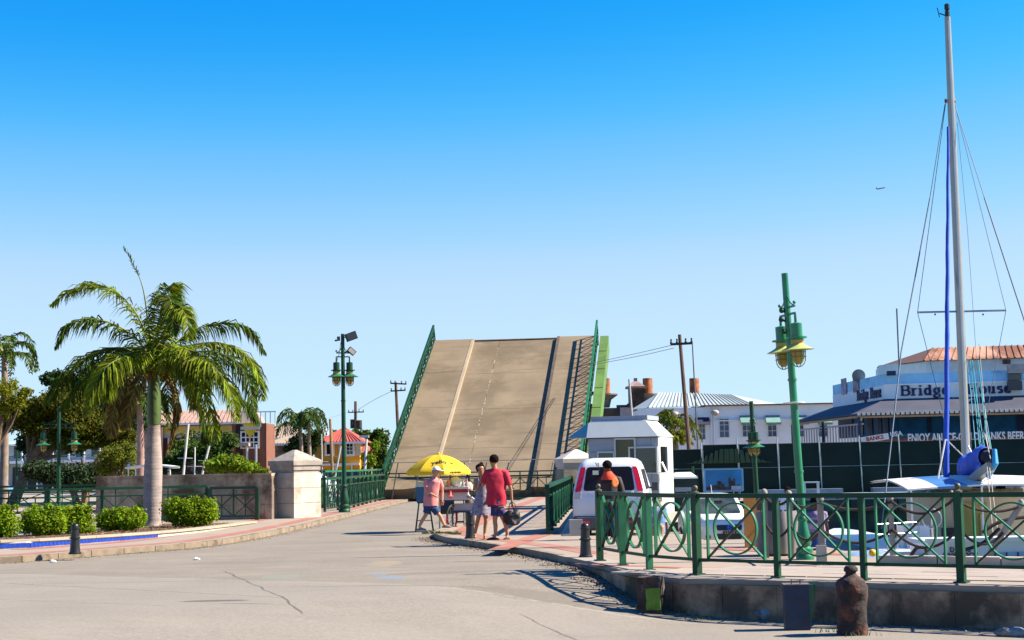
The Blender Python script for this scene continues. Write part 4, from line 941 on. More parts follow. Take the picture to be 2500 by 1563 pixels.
for px, lb in ((1478, 'rusty round water tank nearest the bridge, above the balustrade'), (1582, 'rusty round water tank on a stone foot between turret and leaning pole'), (1696, 'rusty round water tank behind the leaning utility pole')):
    p = At(px, 957, 122.5); t = T('water_tank', lb, 'water tank', (p.x, 122.6, 0), 0, 'rusty round water tanks on the roofs'); zb_ = p.z-.1
    k = MB(True, 40); r_ = 12.2*122/F
    k.lathe([(r_*1.05, zb_), (r_, zb_+.05), (r_*.99, zb_+1.1), (r_*.93, zb_+1.15)], seg=18); t.p('tank', k, mat('rusty_tank', (.36, .11, .025), .8, var=.4, scale=3, c2=(.15, .04, .015), thr=.55))
    k = MB(True, 40); k.lathe([(.3, zb_-1.1), (.45, zb_-.5), (.95, zb_-.15), (.95, zb_-.05), (.4, zb_-.02)], seg=14); t.p('tank_foot', k, mat('tank_foot', (.2, .17, .14), .9))
# ------------------------------------------------------------------ corner building with lettering on its blue parapet
YB_ = 90
o0 = At(2165, 1100, YB_); bh = T('corner_pub_building', 'two storey blue corner building with dark verandah roof and big lettering', 'building', (o0.x, YB_, 0))
def L3(px, py, Y=YB_): p = At(px, py, Y); return p.x-o0.x, p.z
VR = mat('verandah_roof', (.055, .06, .09), .8, var=.2, scale=1); SIGN = mat('brick_red_sign', (.22, .045, .03), .7, var=.2)
xr = L3(2640, 1000)[0]
# front face (main), parapet in two bands, white storey band above with rusty roof
zA, zB, zC = L3(2300, 968)[1], L3(2300, 926)[1], L3(2300, 905)[1]
zA, zB, zC = L3(2180, 975)[1], L3(2180, 940)[1], L3(2180, 913)[1]
wall_box(bh, 'fascia', 0, xr, zA, zB, .4, PBL); wall_box(bh, 'parapet', 0, xr, zB+.004, zC, .36, SKY_B, y=.02)
k = MB(); k.box((xr/2, -.05, zB), (xr, .1, .09)); bh.p('moulding', k, PBL)
# oblique face to the left
c1 = At(2038, 1100, 103); oa = Matrix.Rotation(R(11), 3, 'Z') @ Vector((c1.x-o0.x, 13, 0)); ob = Vector((-.01, 0, 0))
def oslab(n, z0, z1, m, dep=.4, out=0, a=None, b=None):
    a = a or oa; b = b or ob; d = (b-a).normalized(); o_ = Vector((d.y, -d.x, 0)); k = MB(); P_ = [a+o_*out, b+o_*out]
    k.slab([P_[0]+Vector((0, 0, z0)), P_[1]+Vector((0, 0, z0)), P_[1]+Vector((0, 0, z1)), P_[0]+Vector((0, 0, z1))], dep, o_); return bh.p(n, k, m)
oslab('fascia', zA, zB, PBL); oslab('parapet', zB+.004, zC, SKY_B, .36, -.02)
# upper white storey band and rusty roof
k = MB(); za, zb_ = zC-.4, L3(2400, 876)[1]+.45; xs0 = L3(2150, 0, 96)[0]-1.9
k.prism([(xs0-.3, 6), (xs0+2.3, 3.2), (xr, 3.2), (xr, 12), (xs0-.3, 12)], za, L3(2300, 882, 93)[1]); bh.p('upper_storey', k, mat('cream_storey', (.56, .56, .58), .8, var=.08))
RRF = mat('rusty_roof', (.5, .25, .15), .75, var=.25, scale=.9, stretch=(1, .25, .25), c2=(.2, .065, .015), thr=.47)
ez = L3(2300, 881, 93)[1]; rz_ = L3(2300, 850, 97)[1]
roof_corr(bh, [(xs0+2.2, 3.0, ez), (xr, 3.0, ez), (xr, 7.5, rz_), (xs0+3.0, 7.5, rz_)], 22, RRF)
k = MB(); k.slab([(xs0-.4, 6.4, ez-.1), (xs0+2.2, 3.0, ez), (xs0+3.0, 7.5, rz_)], .06); bh.p('roof_hip', k, mat('rusty_roof_dark', (.12, .05, .03), .8))
# verandah roof: from fascia foot out and down
zv = L3(2300, 1000, 88)[1]; zv = L3(2180, 1008, 87.6)[1]
k = MB(); dV = 2.4
k.slab([(-1.6, -dV, zv), (xr, -dV, zv), (xr, -.01, zA+.02), (0, -.01, zA+.02)], .12); bh.p('verandah_roof', k, VR)
nO = Vector(((ob-oa).normalized().y, -(ob-oa).normalized().x, 0)); oa2 = oa+nO*dV-(ob-oa).normalized()*1.5
k = MB(); k.slab([oa2+Vector((0, 0, zv)), Vector((-1.6, -dV, zv)), Vector((0, -.01, zA+.02)), oa+Vector((0, 0, zA+.02))], .12); bh.p('verandah_roof', k, VR)
# corrugated white eave edge
k = MB(); 
for i in range(int((xr+1.6)/.26)):
    x = -1.5+i*.26
    if 11.2 < x < 13.4: continue
    k.box((x, -dV-.05, zv-.02), (.17, .3, .17))
bh.p('corrugated_edge', k, mat('white_edge', (.75, .72, .66), .6), stuff='stuff')
k = MB(); k.box((xr/2-.8, -dV, zv-.2), (xr+1.6, .1, .1)); bh.p('eave_beam', k, mat('eave_tan', (.4, .25, .14), .7))
k = MB(); k.beam(oa2+Vector((0, 0, zv-.18)), Vector((-1.6, -dV, zv-.18)), .1, .12); bh.p('eave_beam', k, mat('eave_tan', (.4, .25, .14), .7))
# verandah back wall with shutters, door recesses, deck, sign band
z1 = L3(2300, 1052, 88)[1]; z1 = L3(2180, 1056, 88)[1]
wall_box(bh, 'cabin_wall', .3, xr, z1-.1, zA-.3, .3, CBL, y=.3)
for i in range(int((zA-.5-z1)/.28)):
    z = z1+i*.28
    for xa_, xb_ in ((.35, 4.0), (4.25, 8.8), (11.6, 17.4)): k = MB(); k.box(((xa_+xb_)/2, .28, z+.14), (xb_-xa_, .06, .25)); bh.p('weatherboard', k, CBL)
for (pa, pb) in ((2310, 2350), (2422, 2478)): a_, b_ = L3(pa, 0)[0], L3(pb, 0)[0]; wall_box(bh, 'doorway', a_, b_, z1-.05, zA-.55, .1, NVY, y=.15)
k = MB(); k.box((L3(2222, 0)[0], .2, (z1+zA)/2-.2), (.22, .12, zA-z1-.4)); bh.p('wall_post', k, NVY)
oslab('cabin_wall', z1-.1, zA-.3, CBL, .3, -.35)
dO = (ob-oa).normalized(); LO = (ob-oa).length
for f0, f1, m_ in ((.0, .3, NVY), (.42, .5, DKG), (.6, .68, NVY), (.78, .84, NVY), (.9, .96, NVY)): oslab('dark_opening', z1-.05, zA-.5, m_, .1, -.28, oa+dO*LO*f0, oa+dO*LO*f1)
wall_box(bh, 'verandah_floor', -1.5, xr, z1-.35, z1-.12, 2.6, mat('teal_deck', (.02, .12, .17), .7), y=-dV)
zs0, zs1 = L3(2300, 1100, 87.5)[1]-.3, z1-.12
wall_box(bh, 'sign_band', -1.2, xr, zs0, zs1-.22, .1, SIGN, y=-dV-.12)
for (p, q_) in ((oa2, Vector((-1.3, -dV, 0))),):
    d = (q_-p); n_ = 26
    for i in range(n_): k = MB(); a_ = p+d*(i/n_); k.beam(a_+Vector((0, 0, zs0+.1)), a_+Vector((0, 0, z1+.5)), .06); bh.p('picket', k, mat('pale_lilac', (.45, .42, .5), .7))
    k = MB(); k.beam(p+Vector((0, 0, z1+.5)), q_+Vector((0, 0, z1+.5)), .09); bh.p('hand_rail', k, mat('pale_lilac', (.45, .42, .5), .7))
for f in (0, .5, 1.0): k = MB(); p = oa2.lerp(Vector((-1.5, -dV, 0)), f); k.beam(p+Vector((0, 0, 0)), p+Vector((0, 0, zv-.2)), .14); bh.p('verandah_post', k, NVY)
wall_box(bh, 'ground_wall', -.9, xr, 0, zs0+.3, .3, mat('ground_floor_wall', (.25, .3, .34), .9), y=-1.0)
# lettering: slab-serif words built from strokes
def serif_word(t, word, c, right, up, H, m, gap=.34, name='letter', narrow=1.0):
    r = Vector(right).normalized(); u = Vector(up); n = r.cross(u); th = .2*H; tn = .13*H
    def arc(cx_, cy_, rx, ry, a0, a1, n_=10): return [(cx_+rx*math.cos(R(a0+(a1-a0)*i/n_)), cy_+ry*math.sin(R(a0+(a1-a0)*i/n_))) for i in range(n_+1)]
    GL_ = {'B': (.72, [[(.14, 0), (.14, 1)], [(.14, 1), (.4, 1)]+arc(.4, .76, .24, .24, 90, -90)+[(.14, .52)], [(.14, .52), (.42, .52)]+arc(.42, .26, .26, .26, 90, -90)+[(.14, 0)]], [(0, .25, 0), (0, .25, 1)]),
           'r': (.46, [[(.16, 0), (.16, .66)], arc(.34, .46, .18, .2, 180, 60)], [(0, .32, 0), (0, .2, .66)]),
           'i': (.32, [[(.16, 0), (.16, .66)], [(.16, .86), (.16, .98)]], [(0, .32, 0), (0, .2, .66)]),
           'd': (.62, [[(.48, 0), (.48, 1)], arc(.3, .33, .2, .33, 0, 360, 16)], [(.4, .6, 0), (.34, .5, 1)]),
           'g': (.6, [arc(.28, .4, .18, .26, 0, 360, 14), arc(.28, -.13, .22, .15, 0, 360, 12), [(.4, .62), (.56, .7)]], []),
           'e': (.54, [arc(.27, .33, .2, .33, -35, -325, 14)[::-1], [(.1, .36), (.46, .36)]], []),
           'H': (.8, [[(.15, 0), (.15, 1)], [(.62, 0), (.62, 1)], [(.15, .5), (.62, .5)]], [(.02, .28, 0), (.02, .28, 1), (.49, .75, 0), (.49, .75, 1)]),
           'o': (.56, [arc(.28, .33, .21, .33, 0, 360, 16)], []), 'u': (.6, [[(.14, .66), (.14, .2)]+arc(.29, .2, .15, .2, 180, 360)+[(.44, .66)], [(.44, .66), (.44, 0)]], [(0, .18, .66), (.32, .44, .66), (.44, .58, 0)]),
           's': (.46, [[(.38, .55)]+arc(.23, .5, .14, .14, 40, 270, 8)+arc(.23, .17, .15, .17, 90, -140, 8)], []), ' ': (gap, [], [])}
    W_ = sum(GL_[ch][0]*narrow+.1*narrow for ch in word)*H; x = -W_/2
    for ch in word:
        w_, st, se = GL_[ch]
        if st:
            k = MB()
            for s_ in st:
                closed = (Vector(s_[0])-Vector(s_[-1])).length < 1e-3
                for i in range(len(s_)-1):
                    (xa, ya), (xb, yb) = s_[i], s_[i+1]; v = Vector((xb-xa, yb-ya)); vl = v.length or 1; ww = th if abs(v.y) > abs(v.x)*.6 else tn
                    e = v/vl*(.02)
                    P_ = Vector(c)+r*(x+(xa-e.x)*H*narrow)+u*((ya-e.y)*H); Q_ = Vector(c)+r*(x+(xb+e.x)*H*narrow)+u*((yb+e.y)*H); k.beam(P_+n*.01*(i % 2), Q_+n*.01*(i % 2), ww*(narrow if abs(v.y) > abs(v.x) else 1), .06, n)
            for (xa, xb, y) in se: k.beam(Vector(c)+r*(x+xa*H*narrow)+u*(y*H)+n*.02, Vector(c)+r*(x+xb*H*narrow)+u*(y*H)+n*.02, tn, .06, n)
            t.p(name, k, m, world=True)
        x += (w_+.1)*H*narrow
LT = mat('letter_navy', (.012, .02, .1), .6)
ca = At(2235, 966, YB_-.1); 
serif_word(bh, 'Bridge', (At(2256, 950, YB_).x, YB_-.04, zA+.2), (1, 0, 0), (0, 0, 1), .54, LT, narrow=1.3)
serif_word(bh, 'House', (At(2407, 950, YB_).x, YB_-.04, zA+.2), (1, 0, 0), (0, 0, 1), .54, LT, narrow=1.3)
W0 = Vector(bh.loc)+oa; W1 = Vector(bh.loc)+ob; dO3 = (W1-W0).normalized()
nO3 = Vector((dO3.y, -dO3.x, 0))
serif_word(bh, 'Bridge House', W0+(W1-W0)*.74+nO3*.04+Vector((0, 0, zA+.2)), dO3, (0, 0, 1), .56, LT, gap=.5, narrow=1.3)
# air conditioner, dish, pictures, small fittings
def bbox(n, px, py, sx, sy, sz, m, Y=YB_, par=None): x, z = L3(px, py, Y); k = MB(); k.box((x, Y-YB_-sy/2, z), (sx, sy, sz)); return bh.p(n, k, m, par)
a_ = bbox('air_conditioner', 2465, 905, .85, .7, .5, mat('ac_grey', (.32, .32, .32), .6, var=.3)); bbox('air_conditioner', 2463, 925, .7, .5, .3, mat('ac_grey2', (.12, .12, .12), .6)); bbox('extractor_hood', 2463, 945, .75, .6, .5, mat('ac_dark', (.06, .06, .07), .6))
for px, py in ((2063, 958), (2086, 960)): p = At(px, py, YB_); f = (px-2038)/(2165-2038); f = {2063: .25, 2086: .48}[px]; ww = W0+(W1-W0)*f; 
for f, m_ in ((.26, 'pic_a'), (.5, 'pic_b')):
    ww = W0.lerp(W1, f)+nO3*.05; k = MB(); k.slab([ww-dO3*.7+Vector((0, 0, zA+.7)), ww+dO3*.7+Vector((0, 0, zA+.7)), ww+dO3*.7+Vector((0, 0, zA+1.7)), ww-dO3*.7+Vector((0, 0, zA+1.7))], .03, nO3); bh.p('wall_picture', k, mat(m_, (.34, .3, .4) if m_ == 'pic_a' else (.3, .22, .26), .7, var=.5, scale=2), world=True)
k = MB(True); ww = W0.lerp(W1, .55)+Vector((0, 0, zC+.25)); k.lathe([(.02, 0), (.25, .06), (.4, .18)], ww, 14, M=Matrix.Rotation(R(100), 4, 'X')); bh.p('satellite_dish', k, mat('dish', (.2, .19, .2), .5), world=True)
bbox('floodlight', 2175, 912, .5, .4, .25, NVY); bbox('floodlight', 2420, 888, .4, .4, .25, RUST, 93)
# beer slogan on the sign band and small badge
sg = At(2365, 1070, YB_-dV-.13); zsc = At(2362, 1068, YB_-dV).z; SW = mat('sign_white', (.78, .8, .8), .6)
me = None
lettering(bh, 'ENJOY AN ICE-COLD BANKS BEER', .62, (At(2360, 1070, YB_-dV).x+.25, YB_-dV-.14, At(2362, 1068, YB_-dV).z), (1, 0, 0), (0, 0, 1), SW, name='slogan_lettering', off=.018, sx=.64, space=1.0)
k = MB(True); x, z = L3(2158, 1064, 87.5); k.box((x, -dV-.16, zsc+.05), (1.5, .06, .34), M=Matrix.Rotation(R(-8), 4, 'Y')); bg_ = bh.p('badge', k, SW)
lettering(bh, 'BANKS', .3, (o0.x+x, YB_-dV-.2, zsc+.05), (1, 0, .13), (0, 0, 1), mat('badge_red', (.4, .01, .01), .6), parent=bg_, name='badge_lettering', off=.01)
lettering(bh, 'USA', .36, (o0.x+x+1.15, YB_-dV-.15, zsc+.25), (1, 0, .1), (0, 0, 1), SW, name='slogan_lettering', off=.01)
k = MB(); k.box((0, 0, 2.2), (.07, .07, 4.4)); bh.o.rotation_euler = (0, 0, -R(11)); q_ = At(2196, 870, 92); one('roof_antenna', k, PIPE, 'thin mast aerial on the roof of the blue corner building', 'antenna', (q_.x, 92.2, zC-.5))
# ------------------------------------------------------------------ bridge control house
Yc = 58; q0 = At(1524, 1200, Yc); ch = T('control_house', 'white panelled bridge control house with sloping fascia and dark windows', 'control house', (q0.x, Yc, -.25), R(-17))
PNL_SHADE = mat('control_panel_shaded', (.34, .37, .42), .55, var=.05); PNW = mat('control_white', (.6, .6, .57), .55, var=.04)  # white panelling: shade painted in as grey on the front, sunlit side lighter
W_, D_, Hw = 2.5, 2.6, 2.98
fw = W_/2
k = MB(); k.box((0, D_/2+.06, Hw/2), (W_-.1, D_-.1, Hw)); ch.p('core', k, mat('control_core', (.1, .11, .13), .7))
# front panels with openings: x positions
def fp(x0, x1, z0, z1, nm='panel', m=PNL_SHADE, y=.0): k = MB(); k.box(((x0+x1)/2, y+.03, (z0+z1)/2), (x1-x0-.015, .06, z1-z0-.015)); return ch.p(nm, k, m)
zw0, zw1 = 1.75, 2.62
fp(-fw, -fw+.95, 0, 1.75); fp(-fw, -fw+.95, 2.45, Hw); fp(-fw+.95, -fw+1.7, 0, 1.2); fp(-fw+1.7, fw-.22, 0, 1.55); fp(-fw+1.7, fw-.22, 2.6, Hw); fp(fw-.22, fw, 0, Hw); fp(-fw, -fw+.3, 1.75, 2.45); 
window(ch, -fw+.62, 2.1, .55, .6, fm=PNW, nx=1, nz=1); window(ch, -fw+1.33, 2.1, .68, 1.6, fm=PNW, nx=1, nz=1, gm=mat('olive_glass', (.06, .055, .012), .15, var=.4, scale=2)); window(ch, (fw+-fw+1.48)/2, 2.08, .95, .95, fm=PNW, nx=1, nz=1)
# right side panels (lit)
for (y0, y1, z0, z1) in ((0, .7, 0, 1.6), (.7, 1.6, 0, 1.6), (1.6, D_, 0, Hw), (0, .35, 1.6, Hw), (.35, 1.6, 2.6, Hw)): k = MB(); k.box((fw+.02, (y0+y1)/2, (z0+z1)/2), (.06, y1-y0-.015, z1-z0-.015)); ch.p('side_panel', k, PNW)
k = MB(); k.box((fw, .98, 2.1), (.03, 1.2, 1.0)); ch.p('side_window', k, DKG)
for (y0, y1, z0, z1) in ((0, D_, 0, Hw),): k = MB(); k.box((-fw-.02, (y0+y1)/2, (z0+z1)/2), (.06, y1-y0, z1-z0)); ch.p('side_panel', k, PNL_SHADE)
# roof: mansard fascia
k = MB(); h_ = .68; ch_w = W_+.16
k.add([(-ch_w/2-.7, -.1, Hw+.02), (ch_w/2, -.1, Hw+.02), (ch_w/2, D_+.1, Hw+.02), (-ch_w/2-.7, D_+.1, Hw+.02), (-ch_w/2+.1, .25, Hw+h_), (ch_w/2-.55, .25, Hw+h_), (ch_w/2-.55, D_-.3, Hw+h_), (-ch_w/2+.1, D_-.3, Hw+h_)], [(0, 3, 2, 1), (4, 5, 6, 7), (0, 1, 5, 4), (1, 2, 6, 5), (2, 3, 7, 6), (3, 0, 4, 7)])
ch.p('mansard_roof', k, mat('control_fascia', (.72, .72, .66), .5, var=.03)); k = MB(); k.box((-.2, D_/2, Hw+h_+.09), (ch_w-.55, D_-.6, .17)); ch.p('roof_cap', k, PNL_SHADE)
k = MB(); k.box((0, .0, Hw), (ch_w+.05, .1, .05)); ch.p('drip_edge', k, mat('dark_trim', (.06, .06, .07), .6))
k = MB(); k.slab([(-ch_w/2-.7, -.11, Hw+.04), (-ch_w/2+.0, -.11, Hw+.04), (-ch_w/2+.0, .2, Hw+h_-.05)], .02, (0, -1, 0)); ch.p('blue_gusset', k, mat('gusset_blue', (.01, .12, .26), .6))
for z in (.0, ): k = MB(); k.box((0, D_/2, -.2), (W_+.3, D_+.3, .4)); ch.p('plinth', k, CON)
ch.o.scale = (1, 1, .93); k = MB(); k.beam((fw+.1, .3, 2.0), (fw+.35, .1, 1.5), .05); ch.p('stay_bar', k, WHT)
# portable toilet
q = At(1671, 1300, 62); pt = T('portable_toilet', 'dark green portable toilet with white domed roof beside the control house', 'portable toilet', (q.x, 62, -1.08), R(-6))
k = MB(); k.box((0, .55, 1.02), (1.06, 1.06, 2.04)); pt.p('cabin', k, mat('toilet_green', (.004, .035, .025), .5, var=.15))
k = MB(); k.box((0, -.0, 1.0), (.8, .05, 1.8)); pt.p('door', k, mat('toilet_door', (.004, .028, .02), .5)); k = MB(); k.box((0, -.04, 1.62), (.62, .02, .17)); pt.p('louvre', k, mat('toilet_vent', (.4, .45, .5), .5)); k = MB(); k.box((0, -.04, .62), (.4, .02, .1)); pt.p('label_plate', k, mat('toilet_vent', (.4, .45, .5), .5))
k = MB(True, 50); k.taper((0, .55, 2.04), (1.16, 1.16), (1.1, 1.1), .08); k.taper((0, .55, 2.12), (1.05, 1.05), (.6, .6), .16); pt.p('roof', k, WHT); k = MB(); k.tube([(.4, .9, 2.0), (.4, .9, 2.5)], .05, 8); k.box((.57, .55, 1.1), (.05, .9, 2.1)); pt.p('vent_pipe', k, G_)
# ------------------------------------------------------------------ left background buildings
def simple_house(label, px0, px1, pyb, pyt, Y, mw, ridge_py, mroof, dep=8, name='house', over=.4, tiles=14, z0=0, hip=True, cat='house', group=None):
    a, b = At(px0, pyt, Y), At(px1, pyt, Y); t = T(name, label, cat, ((a.x+b.x)/2, Y, z0)); W_ = b.x-a.x; zt = (a.z+b.z)/2-z0; zr = At((px0+px1)/2, ridge_py, Y+dep/2).z-z0
    wall_box(t, 'wall', -W_/2, W_/2, 0, zt, dep, mw)
    o = over; e = [(-W_/2-o, -o, zt), (W_/2+o, -o, zt), (W_/2+o, dep+o, zt), (-W_/2-o, dep+o, zt)]; ins = min(W_*.5, dep*.5)+0 if hip else 0
    r0_, r1_ = (-W_/2+ins*.98-o*0, dep/2, zr), (W_/2-ins*.98, dep/2, zr)
    roof_corr(t, [e[0], e[1], r1_, r0_], tiles, mroof)
    if hip:
        k = MB(); k.slab([e[1], e[2], r1_], .05); t.p('roof_hip', k, mroof); k = MB(); k.slab([e[3], e[0], r0_], .05); t.p('roof_hip', k, mroof)
    k = MB(); k.slab([e[2], e[3], r0_, r1_], .05); t.p('roof_back', k, mroof)
    k = MB(); k.box((0, -o, zt-.08), (W_+2*o, .08, .16)); t.p('fascia_board', k, WHT); t.W = W_; t.zt = zt; t.Y = Y
    t.L = lambda px, py: (At(px, py, Y).x-t.loc.x, At(px, py, Y).z-z0); return t
YEH = mat('yellow_render', (.66, .31, .012), .8, var=.1, scale=.8); RROOF = mat('red_roof', (.45, .09, .06), .7, var=.15, scale=1)
t = simple_house('yellow house with red hip roof beyond the curved railing', 787, 878, 1215, 1079, 118, YEH, 1045, RROOF, 5.5)
for px in (805, 854):
    x, z = t.L(px, 1096); window(t, x, z, 14*118/F*1.05, 26*118/F, nx=2 if px > 820 else 1, nz=3 if px > 820 else 1, fr_=.14)
    k = MB()
    if px > 820: 
        for s_ in (-1, 1): k.box((x+s_*.62, -.06, z), (.4, .06, 1.0))
        t.p('shutter', k, mat('cream_shutter', (.6, .5, .35), .8), stuff='stuff')
x, z = t.L(826, 1145); wall_box(t, 'shopfront', x-1.9, x+1.6, 0, z-.1, .05, NVY, y=-.06); wall_box(t, 'balcony_edge', -t.W/2, t.W/2, t.L(826, 1134)[1]-.08, t.L(826, 1134)[1]+.08, .3, WHT, y=-.3)
for i in range(3): k = MB(); k.box((x-1.4+i*1.2, -.1, 1.0), (.08, .05, 1.8)); t.p('shopfront_bar', k, WHT)
t = simple_house('orange annex beside the yellow house with a dark doorway', 878, 895, 1215, 1100, 119, mat('orange_render', (.6, .3, .05), .8), 1085, RROOF, 5, over=.2, tiles=4)
t = simple_house('small grey roofed shed left of the yellow house', 768, 800, 1215, 1075, 126, mat('ochre_render', (.45, .3, .06), .8), 1047, mat('pale_sheet_roof', (.5, .55, .6), .5), 5, over=.2, tiles=5, hip=False)
BEI = mat('beige_shingle', (.36, .27, .2), .85, var=.1, scale=.8)
t = simple_house('beige hip roofed house with dark stone arches beside the brown tower', 668, 735, 1215, 1083, 120, mat('arch_stone', (.16, .11, .08), .9, var=.6, scale=1.2, c2=(.55, .46, .36), thr=.55), 1062, BEI, 7, over=.5)
t = simple_house('taller house with broad beige roof behind the arches', 648, 712, 1215, 1070, 130, mat('tan_render', (.4, .28, .2), .8), 1030, BEI, 9, over=.6)
# brown brick tower with a crest sign
BRK = mat('brown_brick', (.22, .08, .045), .9, var=.15, scale=2); YT = 112
a, b = At(566, 1030, YT), At(650, 1030, YT); tw = T('brick_tower', 'brown brick tower with crest sign and gridded window behind the palm', 'building', ((a.x+b.x)/2, YT, 0)); W_ = b.x-a.x
tw.L = lambda px, py: (At(px, py, YT).x-tw.loc.x, At(px, py, YT).z); zt = tw.L(610, 1034)[1]
wall_box(tw, 'wall', -W_/2, W_/2, 0, zt, 4, BRK); xg0, xg1 = tw.L(588, 0)[0], tw.L(631, 0)[0]
wall_box(tw, 'recess_shade', xg0-.5, xg0-.02, 0, zt-.05, .05, mat('tower_recess_shade', (.03, .015, .012), .9), y=-.03)  # flat dark strip, the shade of a recess painted on the wall
wall_box(tw, 'sign_panel', xg0, xg1, tw.L(0, 1056)[1], zt-.02, .12, mat('sign_grey', (.34, .4, .4), .6), y=-.1)
x, z = tw.L(610, 1074); window(tw, x, z, (xg1-xg0)-.15, 36*YT/F, nx=4, nz=3, fr_=.1, muntin=.08)
wall_box(tw, 'canopy', -W_/2-.1, tw.L(606, 0)[0], tw.L(0, 1102)[1], tw.L(0, 1094)[1], .8, mat('canopy_pink', (.5, .35, .27), .8), y=-.8); 
for px in (606, 628): x, z = tw.L(px, 1125); k = MB(); k.beam((x, -.5, 0), (x, -.5, tw.L(0, 1098)[1]), .12); tw.p('column', k, WHT)
k = MB(); k.taper((tw.L(600, 0)[0], 1.5, zt+.02), (1.9, 2.0), (.5, .6), 1.15); tw.p('tower_roof', k, BEI)
k = MB(); zz = zt
for i in range(9): k.box((-W_/2+.3+i*.34, .1, zt+.4), (.06, .06, .8))
k.box((-W_/2+1.6, .1, zt+.8), (3.0, .08, .08)); tw.p('roof_railing', k, WHT, stuff='stuff')
x, z = tw.L(612, 1045); k = MB(); k.add([(x-.45, -.2, z+.35), (x+.45, -.2, z+.35), (x+.4, -.2, z-.2), (x, -.2, z-.7), (x-.4, -.2, z-.2)], [(4, 3, 2, 1, 0)]); k.box((x, -.17, z), (.5, .05, .5)); tw.p('crest_shield', k, mat('crest_yellow', (.75, .5, .01), .6)); k = MB(); k.box((x, -.24, z-.02), (1.35, .04, .22)); tw.p('crest_ribbon', k, mat('crest_ribbon', (.7, .6, .4), .6))
# cream building with tiled roof and yellow band
CRM = mat('cream_render', (.68, .54, .42), .8, var=.06)
t = simple_house('long cream building with tiled roof and yellow band behind the palm trunk', 345, 590, 1215, 1033, 122, CRM, 1003, mat('clay_tiles', (.42, .26, .2), .85, var=.2, scale=2), 6, name='cream_building', cat='building', tiles=24, hip=False)
wall_box(t, 'yellow_band', -t.W/2+1.5, t.W/2, t.L(0, 1066)[1]+.0, t.L(0, 1044)[1]+.0, .06, mat('band_yellow', (.75, .48, .1), .8), y=-.06)
wall_box(t, 'red_beam', -t.W/2, t.W/2, t.L(450, 1041)[1], t.L(450, 1036)[1], .1, mat('beam_red', (.35, .09, .04), .8), y=-.1)
wall_box(t, 'ground_floor', -t.W/2+1, t.W/2, 0, t.L(450, 1069)[1], .08, mat('dark_maroon', (.09, .015, .012), .8), y=-.08)
k = MB(); k.box((-t.W/2+.9, -.3, t.zt/2), (1.6, .5, t.zt)); t.p('corner_pier', k, mat('pier_pinkish', (.42, .24, .17), .8))
for i in range(5): x = -t.W/2+2.2+i*1.9; k = MB(); k.box((x, -.2, t.L(450, 1069)[1]/2), (.25, .2, t.L(450, 1069)[1])); t.p('pilaster', k, CRM)
t = simple_house('tall white gabled block left of the cream building', 285, 350, 1215, 1012, 135, mat('white_block', (.6, .62, .68), .8, var=.04), 985, GR_ROOF, 6, name='white_block', cat='building', hip=False, tiles=6)
t = simple_house('pale two storey shop building with blue roof seen under the spreading tree', 14, 345, 1215, 1082, 150, mat('shop_pale', (.36, .42, .44), .85, var=.1), 1062, mat('light_blue_roof', (.4, .55, .66), .6), 6, name='shop_building', cat='building', tiles=20)
zf = t.L(100, 1128)[1]
wall_box(t, 'verandah_slab', -t.W/2-.3, t.W/2, zf-.12, zf+.12, 1.2, WHF, y=-1.2)
for i in range(9):
    x = -t.W/2+.4+i*1.45; k = MB(); k.box((x, -1.1, t.zt/2), (.12, .12, t.zt)); t.p('column', k, WHF)
    k = MB(); k.box((x+.75, -.04, zf+1.0), (.7, .06, 1.2)); t.p('shutter_door', k, mat('shutter_dark', (.04, .07, .07), .8))
    k = MB(); k.box((x+.75, -.04, zf*.45), (.95, .06, zf*.75)); t.p('shopfront', k, mat('shop_dark', (.012, .014, .018), .5))
    for j in range(6): k2 = None
k = MB(); k.box((0, -1.15, zf+.55), (t.W, .04, .05)); k.box((0, -1.15, zf+.3), (t.W, .03, .03)); t.p('balcony_rail', k, mat('rail_teal', (.12, .25, .22), .7))
# ------------------------------------------------------------------ utility poles and wires
WD = mat('pole_timber', (.14, .075, .05), .85, var=.3, scale=3); IRN = mat('pole_iron', (.02, .018, .015), .7)
def pole(label, top, bot, Y, r=.13, arms=(), name='utility_pole', m=None, group='utility poles'):
    a = At(*bot, Y); b = At(*top, Y); t = T(name, label, 'utility pole', (a.x, Y, 0), 0, group); k = MB(True); a0 = Vector((a.x, Y, 0)); 
    aa = b+(a-b)*((b.z)/(b.z-a.z)); k.tube([aa, b], [r, r*.7], 8); t.p('shaft', k, m or WD, world=True)
    for (px0, py0, px1, py1) in arms:
        p, q = At(px0, py0, Y-.15), At(px1, py1, Y-.15); k = MB(); k.beam(p, q, .11, .11, (0, 1, 0)); ar = t.p('crossarm', k, IRN, world=True)
        for f in (.03, .3, .7, .97): z = p.lerp(q, f); k = MB(True); k.lathe([(.05, 0), (.06, .1), (.03, .14), (.05, .22), (.01, .26)], z, 8); t.p('insulator', k, IRN, ar, world=True)
    return t
pole('leaning brown utility pole in front of the long white building', (1659, 817), (1682, 1094), 75, .115, ((1637, 841, 1690, 838),))
t = pole('utility pole with two crossarms showing left of the raised bridge', (966, 933), (974, 1100), 130, .16, ((953, 936, 992, 938), (954, 955, 990, 953)))
t = pole('weathered utility pole with transformers behind the yellow house', (868, 980), (868, 1070), 160, .2, ((850, 1007, 888, 1006),)); q = At(860, 1034, 160); k = MB(True); k.lathe([(.2, -.5), (.2, .4)], (0, 0, 0), 10); k.v = [tuple(Vector(v)+q) for v in k.v]; t.p('transformer', k, IRN, world=True); q = At(877, 1036, 160); k = MB(True); k.lathe([(.28, -.5), (.28, .4)], (0, 0, 0), 10); k.v = [tuple(Vector(v)+q) for v in k.v]; t.p('transformer', k, IRN, world=True)
